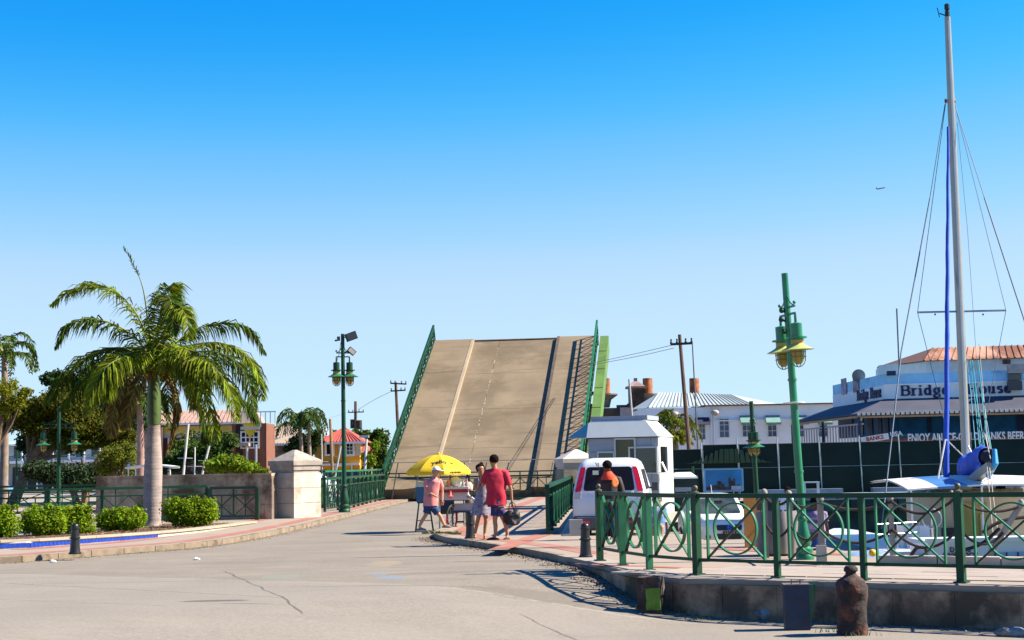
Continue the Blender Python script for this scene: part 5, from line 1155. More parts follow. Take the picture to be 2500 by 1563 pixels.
pole('thin pale flagpole in front of the old stone building', (1536, 926), (1546, 1060), 100, .09, m=mat('pale_pole', (.5, .48, .5), .5))
pole('thin pole standing right of the leaning utility pole', (1690, 833), (1703, 1075), 90, .05, m=mat('dark_thin_pole', (.15, .13, .12), .6))
pole('short bare pole behind the beige roofs', (639+80, 1000+22), (719, 1050), 150, .12, m=IRN)
WIRE = mat('cable', (.15, .17, .2), .6)
def wire(label, P_, r=.018, Y=None, m=None, nm='cable', grp='overhead wires'):
    pts = smoothP([At(x, y, Yy) for x, y, Yy in P_], 2); k = MB(); k.tube(pts, r, 5); one(nm, k, m or WIRE, label, 'cable', tuple(pts[0]), group=grp, world=True)
wire('upper wire from the leaning pole to behind the bridge', ((1640, 843, 75), (1560, 862, 80), (1440, 888, 88)), .014); wire('lower wire from the leaning pole to behind the bridge', ((1645, 850, 75), (1560, 870, 80), (1440, 892, 88)), .014)
wire('thin wire from the double crossarm pole to the transformer pole', ((955, 956, 130), (915, 975, 145), (875, 1000, 160)), .02); wire('thin wire left of the transformer pole', ((850, 1007, 160), (780, 1028, 150), (730, 1036, 140)), .02)
# ------------------------------------------------------------------ vehicles
def rrect(hw, y0, y1, r, n=4):      # ccw rounded rectangle
    pts = []
    for cx_, cy_, a0 in ((hw-r, y0+r, -90), (hw-r, y1-r, 0), (-hw+r, y1-r, 90), (-hw+r, y0+r, 180)):
        for i in range(n+1): a = R(a0+90*i/n); pts.append((cx_+r*math.cos(a), cy_+r*math.sin(a)))
    return pts
def body_loft(secs):                # (z, halfwidth, y0, y1, r)
    k = MB(True, 32); n = 20
    for z, hw, y0, y1, r in secs: k.v += [(x, y, z) for x, y in rrect(hw, y0, y1, r)]
    for j in range(len(secs)-1):
        for i in range(n): a = j*n+i; b = j*n+(i+1) % n; k.f.append((a, b, b+n, a+n)); k.mi.append(0)
    k.f.append(tuple(reversed(range(n)))); k.f.append(tuple((len(secs)-1)*n+i for i in range(n))); k.mi += [0, 0]; return k
def panel(k, pts, t=.008, rad=.06, n=3):   # rounded polygon plate
    P_ = [Vector(p) for p in pts]; out = []
    for i, p in enumerate(P_):
        a, b = P_[i-1], P_[(i+1) % len(P_)]; r = min(rad, (a-p).length*.45, (b-p).length*.45); A_, B_ = p+(a-p).normalized()*r, p+(b-p).normalized()*r
        for j in range(n+1): t_ = j/n; out.append(A_.lerp(p, t_).lerp(p.lerp(B_, t_), t_))
    return k.slab(out, t)
def wheel(t, x, y, r, w_, side, rimm):
    k = MB(True, 40); M_ = Matrix.Rotation(R(90), 4, 'Y'); k.lathe([(r*.62, -w_/2), (r*.95, -w_/2), (r, -w_*.35), (r, w_*.35), (r*.95, w_/2), (r*.62, w_/2)], (x, y, r), 24, M=M_); w = t.p('wheel', k, RUB)
    k = MB(True, 40); k.lathe([(.03, -.0), (r*.6, .01), (r*.64, .03)], (x+side*w_*.42, y, r), 18, M=Matrix.Rotation(R(90)*side, 4, 'Y')); t.p('rim', k, rimm, w)
RIM = mat('wheel_rim', (.35, .35, .37), .35, metal=.7); PLB = mat('black_bumper', (.02, .02, .023), .6); CLR = mat('clear_lamp', (.6, .55, .45), .1, coat=.5); CHR = mat('chrome', (.5, .5, .52), .15, metal=1)
# white van seen from the back (rear face at local y=0, bonnet towards +y)
gv = At(1490, 1200, 37.4)
van = T('parked_van', 'white van with tall red tail lamps seen from behind, beside the bridge approach', 'van', (gv.x-.03, 37.4, -.15), R(-7))
k = body_loft([(.30, .80, .06, 4.0, .1), (.42, .85, .0, 4.1, .12), (.60, .86, -.03, 4.12, .14), (.95, .86, -.03, 4.08, .14), (1.08, .85, 0, 3.6, .14), (1.2, .835, .04, 3.3, .14), (1.45, .775, .12, 2.95, .14), (1.7, .71, .2, 2.55, .14), (1.80, .665, .26, 2.4, .16), (1.87, .58, .34, 2.25, .2), (1.90, .42, .5, 2.1, .2)])
van.p('body', k, WHM)
k = MB(); M2 = lambda z: (z-1.2)/.5
def ryz(z):    # rear face y at height z
    S_ = [(.6, -.03), (.95, -.03), (1.08, 0), (1.2, .04), (1.45, .12), (1.7, .2), (1.8, .26)]
    for (a, b), (c, d) in zip(S_, S_[1:]):
        if z <= c: return b+(d-b)*(z-a)/(c-a)
    return .26
pl_ = lambda x, z, o=.008: (x, ryz(z)-o, z)
k = MB(); panel(k, [pl_(-.60, 1.14, .012), pl_(.60, 1.14, .012), pl_(.52, 1.69, .012), pl_(-.52, 1.69, .012)], .012, .07); van.p('rear_window', k, mat('van_glass', (.016, .01, .008), .3, spec=.25))
k = MB(); panel(k, [pl_(-.70, .48, .006), pl_(.70, .48, .006), pl_(.70, 1.09, .006), pl_(-.70, 1.09, .006)], .006, .06); td = van.p('tailgate', k, mat('tailgate_white', (.72, .72, .74), .3, var=.02, coat=.6))
k = MB(); panel(k, [(-.2, -.055, .68), (.2, -.055, .68), (.2, -.05, .86), (-.2, -.05, .86)], .01, .02); van.p('number_plate', k, mat('plate_dark', (.08, .08, .08), .5))
for s_ in (-1, 1):
    k = MB(); pts = [pl_(s_*.66, 1.12, .01), pl_(s_*.80, 1.12, .0), pl_(s_*.665, 1.69, .0), pl_(s_*.545, 1.69, .01)]
    if s_ < 0: pts = pts[::-1]
    panel(k, pts, .02, .02); tl = van.p('tail_lamp', k, RED)
    k = MB(); pts = [pl_(s_*.665, .96, .014), pl_(s_*.82, .96, .004), pl_(s_*.79, 1.11, .004), pl_(s_*.655, 1.11, .014)]
    if s_ < 0: pts = pts[::-1]
    panel(k, pts, .02, .02); van.p('lower_lamp', k, CLR)
    k = MB()                          # side windows
    for y0, y1 in ((.35, 1.3), (1.4, 2.3)):
        f = lambda z: .86-(z-1.05)*.235
        pts = [(s_*(f(1.15)+.012), y0, 1.15), (s_*(f(1.15)+.012), y1, 1.15), (s_*(f(1.62)+.018), y1-.15, 1.62), (s_*(f(1.62)+.018), y0+.08, 1.62)]
        if s_ < 0: pts = pts[::-1]
        panel(k, pts, .01, .05)
    van.p('side_windows', k, mat('van_glass', (0, 0, 0)), stuff='stuff')
    wheel(van, s_*.76, .75, .30, .18, s_, RIM); wheel(van, s_*.76, 3.1, .30, .18, s_, RIM)
    k = MB(); k.box((s_*.98, 2.55, 1.18), (.14, .12, .2)); k.beam((s_*.84, 2.6, 1.15), (s_*.98, 2.56, 1.15), .04); van.p('door_mirror', k, PLB)
k = body_loft([(.22, .78, -.04, .5, .1), (.3, .84, -.12, .6, .12), (.52, .85, -.12, .6, .12), (.56, .82, -.06, .6, .12)]); van.p('bumper', k, mat('van_bumper', (.10, .10, .11), .6))
for s_ in (-1, 1): k = MB(); k.box((s_*.55, -.128, .42), (.2, .015, .06)); van.p('reflector', k, RED)
k = MB(); k.box((0, -.045, 1.0), (.5, .02, .035)); van.p('tailgate_handle', k, PLB)
k = MB(); k.tube([(-.28, .18, 1.72), (-.30, .02, 1.80), (-.34, -.02, 1.80)], .014, 6); k.beam((-.24, .12, 1.6), (-.24, .05, 1.78), .035); k.box((-.30, .0, 1.56), (.14, .05, .1)); van.p('rear_mirror', k, CHR)
k = MB(); k.beam((.05, .16, 1.66), (-.1, .12, 1.76), .015); van.p('wiper', k, PLB)
# small white four wheel drive facing the camera
gc = At(1745, 1300, 49); car = T('parked_car', 'small white off-road car with blue badge facing the viewer behind the railing', 'car', (gc.x+.03, 49, -1.06), R(180+4))
# local: front face towards +y after 180 turn means front at local +y -> towards the viewer
k = body_loft([(.32, .76, -1.9, 1.92, .25), (.42, .84, -2.0, 2.02, .3), (.62, .86, -2.02, 2.08, .32), (.80, .86, -2.02, 2.06, .3), (.96, .84, -2.0, 1.98, .28), (1.04, .80, -1.95, 1.85, .25), (1.07, .76, -1.92, 1.0, .2), (1.2, .745, -1.9, .78, .16), (1.4, .70, -1.85, .50, .14), (1.58, .645, -1.78, .26, .14), (1.66, .58, -1.7, .12, .16), (1.69, .45, -1.5, -.05, .2)])
car.p('body', k, WHM)
def cy(z):
    S_ = [(1.07, 1.0), (1.2, .78), (1.4, .5), (1.58, .26)]
    for (a, b), (c, d) in zip(S_, S_[1:]):
        if z <= c: return b+(d-b)*(z-a)/(c-a)
    return .26
q_ = lambda x, z, o=.01: (x, cy(z)+o, z)
k = MB(); panel(k, [q_(.60, 1.12, .02), q_(-.60, 1.12, .02), q_(-.53, 1.56, .02), q_(.53, 1.56, .02)], .012, .06); ws = car.p('windscreen', k, mat('windscreen_glass', (.05, .06, .045), .05, var=.6, scale=2.5, spec=.9))
for x in (-.28, .28): k = MB(True); k.ball((x, .62, 1.2), (.12, .03, .1), 10, 6); car.p('dashboard_shape', k, BLK, ws)
k = MB(); k.box((0, .52, 1.46), (.24, .03, .06)); car.p('rear_view_mirror', k, BLK, ws)
k = MB(); panel(k, [(.36, 2.095, .66), (-.36, 2.095, .66), (-.38, 2.07, .82), (.38, 2.07, .82)], .02, .03); gr = car.p('grille', k, BLK)
k = MB(); panel(k, [(.33, 2.10, .40), (-.33, 2.10, .40), (-.4, 2.105, .56), (.4, 2.105, .56)], .03, .03); car.p('lower_grille', k, BLK)
k = MB(); pts = [(.07, .02), (.0, .07), (-.07, .02), (.03, -.01), (.07, -.04), (.0, -.09), (-.07, -.04)]
bd_ = mat('badge_blue', (.0, .1, .75), .3, coat=.4)
for a, b in (((.07, .035), (0, .08)), ((0, .08), (-.08, .02)), ((-.08, .02), (.06, -.02)), ((.06, -.02), (-.0, -.07)), ((0, -.07), (-.07, -.03))): k.beam((-a[0], 2.105, .74+a[1]), (-b[0], 2.105, .74+b[1]), .03, .01, (0, 1, 0))
car.p('badge', k, bd_, gr)
k = MB(); k.box((0, 2.12, .59), (.4, .015, .1)); np_ = car.p('number_plate', k, mat('plate_black', (.02, .015, .015), .5))
for i in range(5): k = MB(); k.box((-.13+i*.065, 2.13, .59), (.03, .004, .06)); car.p('plate_character', k, mat('plate_red', (.5, .2, .2), .5), np_)
for s_ in (-1, 1):
    k = MB(True, 40); panel(k, [(s_*.48+.18*1, 2.03-.10*(s_ > 0), .68), (s_*.48-.18, 2.03-.10*(s_ < 0), .68), (s_*.48-.18, 1.98-.10*(s_ < 0), .9), (s_*.48+.18, 1.98-.10*(s_ > 0), .9)], .03, .05); hl = car.p('headlight', k, CLR)
    k = MB(True, 40); k.ball((s_*.62, 2.03, .48), (.08, .04, .08), 12, 8); car.p('fog_lamp', k, mat('fog_glass', (.1, .1, .1), .1), None)
    k = MB(True, 40); k.ball((s_*.95, .72, 1.14), (.11, .06, .08), 10, 7); car.p('door_mirror', k, WHM)
    wheel(car, s_*.78, 1.3, .33, .2, s_, RIM); wheel(car, s_*.78, -1.25, .33, .2, s_, RIM)
    k = MB(True); k.tube([(s_*.56, .15, 1.69), (s_*.56, .1, 1.75), (s_*.56, -1.5, 1.75), (s_*.56, -1.6, 1.69)], .02, 6); car.p('roof_rail', k, PLB)
k = MB(); k.tube([(.1, .1, 1.69), (.1, -.05, 1.95)], .01, 5); car.p('aerial', k, WHT)
k = MB(); 
for s_ in (-1, 1): k.box((s_*.7, 1.95, .97), (.01, .6, .004))
# blue car far left and white pickup beyond the left railing
def far_car(label, px, py, Y, m, rz, L_=4.0, z=-.1):
    q = At(px, py, Y); t = T('far_car', label, 'car', (q.x, Y, z), rz)
    k = body_loft([(.3, .78, 0, L_, .2), (.6, .84, -.05, L_+.05, .3), (.85, .84, 0, L_, .3), (.92, .78, .3, L_-.9, .25), (1.35, .62, .9, L_-1.7, .2), (1.4, .5, 1.1, L_-1.9, .2)]); t.p('body', k, m)
    k = MB(True, 40); k.v = []; kk = body_loft([(.95, .79, .38, L_-1.0, .2), (1.3, .66, .86, L_-1.66, .2)]); t.p('glasshouse', kk, DKG)
    for s_ in (-1, 1):
        for y in (.75, L_-.8): wheel(t, s_*.74, y, .3, .18, s_, RIM)
    return t
far_car('light blue rounded car parked at the far left under the trees', 22, 1200, 118, mat('car_blue', (.12, .3, .6), .3, coat=.5), R(80))
far_car('white car roof glimpsed behind the curved railing and the green service post', 815, 1185, 100, WHM, R(75))
# ------------------------------------------------------------------ vegetation
def leafmat(nm, c, isl=.45, tr=.3, rough=.55, **k): return mat(nm, c, .75, island=isl, transl=tr, var=.25, scale=1.2, spec=.12, **k)
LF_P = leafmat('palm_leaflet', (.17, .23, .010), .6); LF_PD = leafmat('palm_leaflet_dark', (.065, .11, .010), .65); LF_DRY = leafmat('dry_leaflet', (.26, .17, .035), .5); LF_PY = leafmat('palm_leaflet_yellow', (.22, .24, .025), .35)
RAC = mat('frond_rachis', (.22, .24, .06), .6)
def bez(P_, n):
    P_ = [Vector(p) for p in P_]; P_ = [P_[0]*2-P_[1]]+P_+[P_[-1]*2-P_[-2]]; out = []; m_ = len(P_)-3
    for i in range(n+1):
        t = i/n*m_; j = min(m_-1, int(t)); t -= j; a, b, c, d = P_[j:j+4]
        out.append(.5*((2*b)+(c-a)*t+(2*a-5*b+4*c-d)*t*t+(3*b-a-3*c+d)*t**3))
    return out
def frond(t, P_, m, leaf=.6, n=42, w_=.036, hang=.8, rr=rnd, start=.12, name='frond', flat=0, bare=0, rw=.035, tight=1.0, world=True, parent=None):
    C_ = bez(P_, n); k = MB(); k.cm = 1; k.tube([C_[i] for i in range(0, n+1, 3)], [max(.006, rw*(1-i/n)) for i in range(0, n+1, 3)], 5); k.cm = 0
    for i in range(n+1):
        f = i/n
        if f < start: continue
        tg = (C_[min(i+1, n)]-C_[max(i-1, 0)]).normalized(); up = Vector((0, 0, 1)); sd = tg.cross(up)
        if sd.length < .2: sd = tg.cross(Vector((0, 1, 0)))
        sd.normalize(); nn = sd.cross(tg)
        L_ = leaf*(math.sin(math.pi*min(1, (f-start)/(1-start)*.86+.14))**.55)*(1-bare)
        for s_ in (-1, 1):
            for q in range(2):
                if rr.random() < .06: continue
                ang = rr.uniform(-.5, .9)
                d = (sd*s_*(.75*tight)+nn*ang*.5+tg*rr.uniform(.35, .75)+Vector((0, 0, -hang*rr.uniform(.2, .6)))).normalized()
                l_ = L_*rr.uniform(.75, 1.1); p = C_[i]+tg*rr.uniform(-.02, .02); b1 = p+d*l_*.5; d2 = (d+Vector((0, 0, -hang*1.1))).normalized(); b2 = b1+d2*l_*.5
                x = d.cross(Vector((rr.uniform(-1, 1), rr.uniform(-1, 1), rr.uniform(-.3, 1)))).normalized()*w_*.5
                o = len(k.v); k.v += [tuple(v) for v in (p-x*.6, p+x*.6, b1+x, b1-x, b2)]; k.f += [(o, o+1, o+2, o+3), (o+3, o+2, o+4)]; k.mi += [0, 0]
    return t.p(name, k, [m, RAC], parent, world=world)
# main royal palm
Yp = 47.7; pb = Gd(372, 1287); palm = T('royal_palm', 'large royal palm with pale ringed trunk standing in the planter', 'palm tree', (pb.x, Yp, 0))
TRK = mat('palm_trunk', (.36, .28, .25), .85, var=.18, scale=3, c2=(.22, .17, .14), thr=.57, bump=.4, stretch=(1, 1, 3)); CSH = mat('crownshaft', (.07, .115, .02), .45, var=.25, stretch=(3, 3, .3), scale=2)
def zat(py, px=372): return At(px, py, Yp).z
zc0, zc1 = zat(1035), zat(880); k = MB(True, 70); prof = []
for i in range(95):
    z = -.05+(zc0+.05)*i/94; f = i/94; r = .30-.0*f; r = .29-.04*ss(0, .08, f)+.02*math.sin(f*3.1)-.07*ss(.5, 1, f)
    prof.append((r*(1+(.018 if i % 3 == 0 else 0)), z))
k.lathe(prof, seg=22); xof = At(376, 1035, Yp).x-pb.x; k.v = [(x+xof*max(0, z)/zc0, y, z) for x, y, z in k.v]; palm.p('trunk', k, TRK)
k = MB(True, 60); k.lathe([(.2, zc0-.02), (.215, zc0+.2), (.2, zc0+.9), (.165, zc1-.4), (.13, zc1+.2), (.07, zc1+.6)], (xof, 0, 0), 18); palm.p('crownshaft', k, CSH)
K0 = (378, 880)
FR = [  # (pixel points with forward offset), material, leaf, hang
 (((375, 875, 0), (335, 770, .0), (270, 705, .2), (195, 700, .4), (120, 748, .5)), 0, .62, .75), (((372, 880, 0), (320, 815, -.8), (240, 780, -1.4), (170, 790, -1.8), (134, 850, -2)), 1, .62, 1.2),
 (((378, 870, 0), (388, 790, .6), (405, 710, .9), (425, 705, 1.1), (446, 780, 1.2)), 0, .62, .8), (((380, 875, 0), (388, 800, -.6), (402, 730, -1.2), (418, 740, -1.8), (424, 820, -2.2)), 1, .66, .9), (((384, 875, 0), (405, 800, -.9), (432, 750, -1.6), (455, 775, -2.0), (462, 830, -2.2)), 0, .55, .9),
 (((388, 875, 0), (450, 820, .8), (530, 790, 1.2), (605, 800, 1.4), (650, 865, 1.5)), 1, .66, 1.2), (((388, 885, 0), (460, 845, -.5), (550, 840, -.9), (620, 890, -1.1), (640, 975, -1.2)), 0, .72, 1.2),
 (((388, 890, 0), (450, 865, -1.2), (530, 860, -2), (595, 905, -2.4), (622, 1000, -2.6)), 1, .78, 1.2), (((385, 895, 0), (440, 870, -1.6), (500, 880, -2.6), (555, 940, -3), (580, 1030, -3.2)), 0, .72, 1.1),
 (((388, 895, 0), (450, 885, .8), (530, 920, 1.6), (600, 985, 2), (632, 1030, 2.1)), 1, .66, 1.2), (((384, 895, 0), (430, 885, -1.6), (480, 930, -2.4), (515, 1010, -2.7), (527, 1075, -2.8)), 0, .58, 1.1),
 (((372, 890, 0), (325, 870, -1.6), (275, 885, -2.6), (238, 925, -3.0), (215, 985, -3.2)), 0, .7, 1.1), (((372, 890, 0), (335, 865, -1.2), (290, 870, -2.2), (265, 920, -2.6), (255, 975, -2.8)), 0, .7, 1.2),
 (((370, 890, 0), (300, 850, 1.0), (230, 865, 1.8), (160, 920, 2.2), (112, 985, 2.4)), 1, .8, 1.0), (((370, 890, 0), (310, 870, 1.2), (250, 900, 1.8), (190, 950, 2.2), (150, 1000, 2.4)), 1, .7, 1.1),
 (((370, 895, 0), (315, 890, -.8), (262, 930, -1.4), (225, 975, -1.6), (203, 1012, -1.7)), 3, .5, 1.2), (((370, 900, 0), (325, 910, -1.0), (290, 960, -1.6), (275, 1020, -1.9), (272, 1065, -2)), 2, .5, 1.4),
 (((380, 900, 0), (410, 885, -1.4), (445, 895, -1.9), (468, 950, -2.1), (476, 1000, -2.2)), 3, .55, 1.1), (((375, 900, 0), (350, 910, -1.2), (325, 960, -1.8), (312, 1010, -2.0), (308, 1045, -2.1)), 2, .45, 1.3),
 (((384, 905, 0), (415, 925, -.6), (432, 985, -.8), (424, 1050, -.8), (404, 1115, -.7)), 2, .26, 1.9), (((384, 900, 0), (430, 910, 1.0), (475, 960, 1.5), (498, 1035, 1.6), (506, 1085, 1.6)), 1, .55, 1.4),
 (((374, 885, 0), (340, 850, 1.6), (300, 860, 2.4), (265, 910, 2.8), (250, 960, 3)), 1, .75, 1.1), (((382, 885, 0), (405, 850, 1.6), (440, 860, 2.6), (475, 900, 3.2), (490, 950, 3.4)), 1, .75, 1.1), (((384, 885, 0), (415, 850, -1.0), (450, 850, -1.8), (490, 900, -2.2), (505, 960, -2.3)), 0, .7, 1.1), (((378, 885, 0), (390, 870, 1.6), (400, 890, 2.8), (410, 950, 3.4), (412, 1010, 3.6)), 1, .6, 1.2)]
PMS = [LF_P, LF_PD, LF_DRY, LF_PY]
for P_, mi, lf, hg in FR:
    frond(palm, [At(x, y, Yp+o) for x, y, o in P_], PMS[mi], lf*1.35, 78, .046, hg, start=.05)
frond(palm, [At(x, y, Yp+o) for x, y, o in ((376, 880, 0), (362, 790, .1), (345, 690, .1), (300, 600, .1))], LF_PD, .22, 40, .03, .2, start=.72, name='spear_leaf', rw=.05, tight=.4)
# clump at trunk foot
def leafcloud(n, fn, sz, rr, up=.3, quadm=True):
    k = MB()
    for _ in range(n):
        p, nv = fn(rr); d = Vector((rr.gauss(0, 1), rr.gauss(0, 1), rr.gauss(0, 1)+up)).normalized(); d = (d+nv*.8).normalized()
        x = d.cross(Vector((rr.uniform(-1, 1), rr.uniform(-1, 1), rr.uniform(-1, 1)))).normalized(); s_ = sz*rr.uniform(.6, 1.3); y = d.cross(x).normalized()
        o = len(k.v); k.v += [tuple(v) for v in (p-x*s_*.5, p-y*s_*.28+x*.0, p+x*s_*.5+d*s_*.1, p+y*s_*.28)]; k.f.append((o, o+1, o+2, o+3)); k.mi.append(0)
    return k
def clumps(lobes, rr, per=1, shell=.75):     # lobes: (x,y,z,rx,ry,rz)
    W_ = [l[3]*l[5] for l in lobes]; 
    def fn(r):
        l = r.choices(lobes, W_)[0]; v = Vector((r.gauss(0, 1), r.gauss(0, 1), r.gauss(0, 1))).normalized(); q = (shell+(1-shell)*r.random()) if r.random() < .8 else r.random()
        nz = 1+.38*noise.noise(v*2.6+Vector((l[0], l[1], l[2])))
        return Vector((l[0]+v.x*l[3]*q*nz, l[1]+v.y*l[4]*q*nz, l[2]+v.z*l[5]*q*nz)), v
    return fn
LF_H = leafmat('hedge_leaf', (.2, .31, .008), .5, .35); STEM = mat('shrub_stem', (.1, .06, .03), .9)
def hedge(px0, px1, pyt, pyb, Y, label, seed, den=1.0, m=None, name='hedge_shrub', cat='shrub', group='clipped garden shrubs along the railing', z0=0, sz=.075, dep=.5):
    px0 -= 5; px1 += 6; a, b = At(px0, pyb, Y), At(px1, pyb, Y); h = At((px0+px1)/2, pyt, Y).z-z0; W_ = (b.x-a.x)/2; c = (a.x+b.x)/2; rr = random.Random(seed); t = T(name, label, cat, (c, Y, z0), 0, group)
    lobes = []
    for i in range(12): x = rr.uniform(-.7, .7)*W_; lobes.append((x, rr.uniform(-.35, .35)*dep, h*rr.uniform(.35, .72), W_*.42, dep*.55, h*.36))
    lobes.append((0, 0, h*.5, W_*1.0, dep*.85, h*.52))
    for i in range(5): x = rr.uniform(-.8, .8)*W_; lobes.append((x, -.1, h*rr.uniform(.85, 1.0), .1, .1, .09))
    n = int(6800*den*W_*h/ .45); t.p('foliage', leafcloud(min(n, 16000), clumps(lobes, rr, shell=.6), sz, rr, up=.9), m or LF_H)
    for i in range(4): k = MB(); x = rr.uniform(-.5, .5)*W_; k.tube([(x*.3, 0, 0), (x*.6, 0, h*.3), (x, rr.uniform(-.1, .1), h*.7)], .015, 5); t.p('stem', k, STEM)
    return t
Yh = 43
hedge(-60, 48, 1237, 1318, 41, 'clipped shrub cut by the left edge of the photo', 1); hedge(52, 150, 1236, 1318, 41.5, 'yellow green shrub behind the left bollard', 2); hedge(142, 226, 1235, 1312, 42.5, 'rounded shrub just right of the left bollard', 3)
hedge(236, 352, 1240, 1306, 43.5, 'shrub with slanting top left of the palm trunk', 4); hedge(402, 522, 1217, 1293, 46, 'boxy clipped shrub right of the palm trunk', 5, 1.15)
hedge(350, 415, 1288, 1302, 46.6, 'low reddish ground plant at the foot of the palm trunk', 6, 2.0, leafmat('red_ground_leaf', (.24, .12, .02), .5), 'ground_plant', 'plant', None, sz=.05, dep=.3)
hedge(205, 235, 1292, 1312, 42, 'tiny green sprout between two clipped shrubs', 7, 1.4, None, 'ground_plant', 'plant', None, sz=.05, dep=.2)
# background trees
BARK = mat('tree_bark', (.14, .09, .055), .95, var=.4, scale=5, bump=.5)
def tree(label, cx_, base_px, Y, lobes_px, m, n, sz, seed, trunk=None, z0=0, name='tree', limbs=(), cat='tree', shell=.6, dd=1.0, r0=.22, group='trees beyond the stone wall'):
    """lobes_px: (px, py, rx_px, rz_px)"""
    b = At(*base_px, Y); t = T(name, label, cat, (b.x, Y, z0), 0, group); rr = random.Random(seed); lobes = []
    for (px, py, rx, rz) in lobes_px:
        p = At(px, py, Y); X, Z, RX, RZ = p.x-b.x, p.z-z0, rx*Y/F, rz*Y/F
        for j in range(5): lobes.append((X+rr.uniform(-.6, .6)*RX, rr.uniform(-.7, .7)*RX*dd, Z+rr.uniform(-.55, .55)*RZ, RX*rr.uniform(.35, .6), RX*.5*dd, RZ*rr.uniform(.35, .6)))
        lobes.append((X, 0, Z, RX, RX*dd, RZ))
    t.p('crown', leafcloud(n, clumps(lobes, rr, shell=shell), sz, rr), m)
    X1, Z1 = lobes[5][0], lobes[5][2]; k = MB(True); tp = trunk or ((0, 0, 0), (X1*.3, 0, Z1*.5), (X1, 0, Z1)); k.tube(smoothP([Vector(p) for p in tp], 1), [r0*(1-.12*i) for i in range(len(smoothP([Vector(p) for p in tp], 1)))], 8); t.p('trunk', k, BARK)
    for (px, py, rx, rz) in lobes_px[:6]:
        p = At(px, py, Y); q0 = Vector(tp[1]); k = MB(True); k.tube([q0, q0.lerp(Vector((p.x-b.x, 0, p.z-z0)), .5)+Vector((0, .2, -.15)), (p.x-b.x, .1, p.z-z0+rz*Y/F*.3)], [r0*.5, r0*.32, r0*.12], 6); t.p('limb', k, BARK)
    return t
LF_FL = leafmat('feathery_leaf', (.095, .10, .006), .45, .3); LF_DK = leafmat('dark_broadleaf', (.03, .06, .014), .6, .2); LF_MD = leafmat('mid_leaf', (.07, .12, .02), .5, .25); LF_YG = leafmat('yellow_green_leaf', (.22, .23, .012), .4, .35); LF_BR = leafmat('bright_leaf', (.16, .25, .012), .5, .35)
tree('wide spreading tree with feathery olive crown behind the garden lamp', 0, (30, 1215), 84, ((60, 1020, 80, 36), (150, 985, 75, 38), (90, 1000, 70, 30), (200, 1080, 70, 22), (140, 1080, 50, 18), (215, 1035, 80, 38), (110, 1045, 70, 25), (270, 1060, 55, 30), (20, 1000, 50, 30), (180, 1075, 60, 22), (310, 1070, 30, 22)), LF_FL, 60000, .17, 11, trunk=((0, 0, 0), (.9, 0, 2.2), (2.0, 0, 3.9)), shell=.35, dd=.8, r0=.35)
k = MB(True); q0, q1, q2 = At(205, 1215, 82), At(225, 1140, 82), At(250, 1105, 82); bt = T('forked_trunk', 'bare forked trunk of a small tree right of the garden lamp', 'tree trunk', (q0.x, 82, 0)); k.tube([(q0.x, 82, 0), q1, q2], [.16, .13, .07], 7); bt.p('trunk', k, mat('lit_bark', (.28, .16, .08), .9, var=.3, scale=5), world=True); k = MB(True); k.tube([(q0.x, 82, 0), At(207, 1160, 82), At(200, 1120, 82)], [.15, .12, .06], 7); bt.p('limb', k, BARK, world=True)
tree('tall dark broadleaf tree directly behind the royal palm crown', 0, (300, 1215), 92, ((250, 930, 70, 50), (310, 980, 60, 50), (200, 960, 60, 40), (150, 930, 40, 30), (340, 1030, 30, 25), (240, 1000, 50, 30), (170, 1060, 60, 50), (90, 1080, 50, 40), (270, 1050, 50, 45)), LF_DK, 36000, .26, 12, shell=.4, r0=.3)
tree('yellow leaved tree at the far left edge under the dark palm', 0, (-20, 1215), 78, ((15, 950, 35, 30), (35, 985, 30, 25), (60, 960, 22, 18), (0, 1000, 30, 30)), LF_YG, 5000, .13, 13, shell=.2)
tree('low dark shrubby tree with white flowers behind the garden railing', 0, (190, 1215), 80, ((150, 1160, 55, 36), (215, 1165, 50, 36), (90, 1150, 40, 26), (110, 1145, 45, 22), (260, 1160, 30, 25)), leafmat('glossy_dark_leaf', (.035, .06, .02), .95, .15, .2), 15000, .16, 14, shell=.4)
tree('light olive bushy tree between the garden lamp and the palm trunk', 0, (280, 1215), 76, ((275, 1120, 40, 38), (310, 1105, 35, 30), (255, 1140, 30, 25), (330, 1150, 30, 25)), leafmat('olive_leaf', (.15, .17, .014), .45, .3), 9000, .11, 15, shell=.4)
tree('dark fine leaved palm clump behind the stone wall', 0, (480, 1215), 96, ((480, 1105, 45, 30), (430, 1125, 30, 30), (530, 1100, 40, 32), (560, 1075, 25, 25), (395, 1140, 20, 20)), LF_MD, 8000, .2, 16, shell=.4)
tree('bright green sea grape bush above the stone wall', 0, (580, 1200), 62, ((560, 1132, 40, 20), (600, 1140, 35, 15), (525, 1138, 30, 20), (635, 1150, 22, 8), (545, 1122, 22, 14)), LF_BR, 3200, .19, 17, z0=0, name='sea_grape_bush', cat='bush', shell=.5)
tree('dense green tree mass between the yellow house and the bridge', 0, (905, 1215), 128, ((905, 1090, 38, 38), (930, 1070, 25, 25), (880, 1065, 30, 18), (915, 1130, 35, 30), (890, 1145, 22, 20), (935, 1110, 20, 40)), leafmat('green_tree_leaf', (.055, .10, .012), .6, .3), 9000, .28, 18, shell=.5)
tree('yellow green bush catching the sun beside the bridge foot', 0, (905, 1215), 112, ((900, 1120, 20, 22), (915, 1090, 12, 18), (890, 1150, 12, 12)), LF_BR, 1500, .22, 19, shell=.5, group=None)
tree('dark trees rising behind the yellow house roof', 0, (800, 1215), 150, ((800, 1065, 30, 18), (840, 1062, 25, 12), (770, 1075, 25, 15)), LF_MD, 2500, .3, 20, shell=.5)
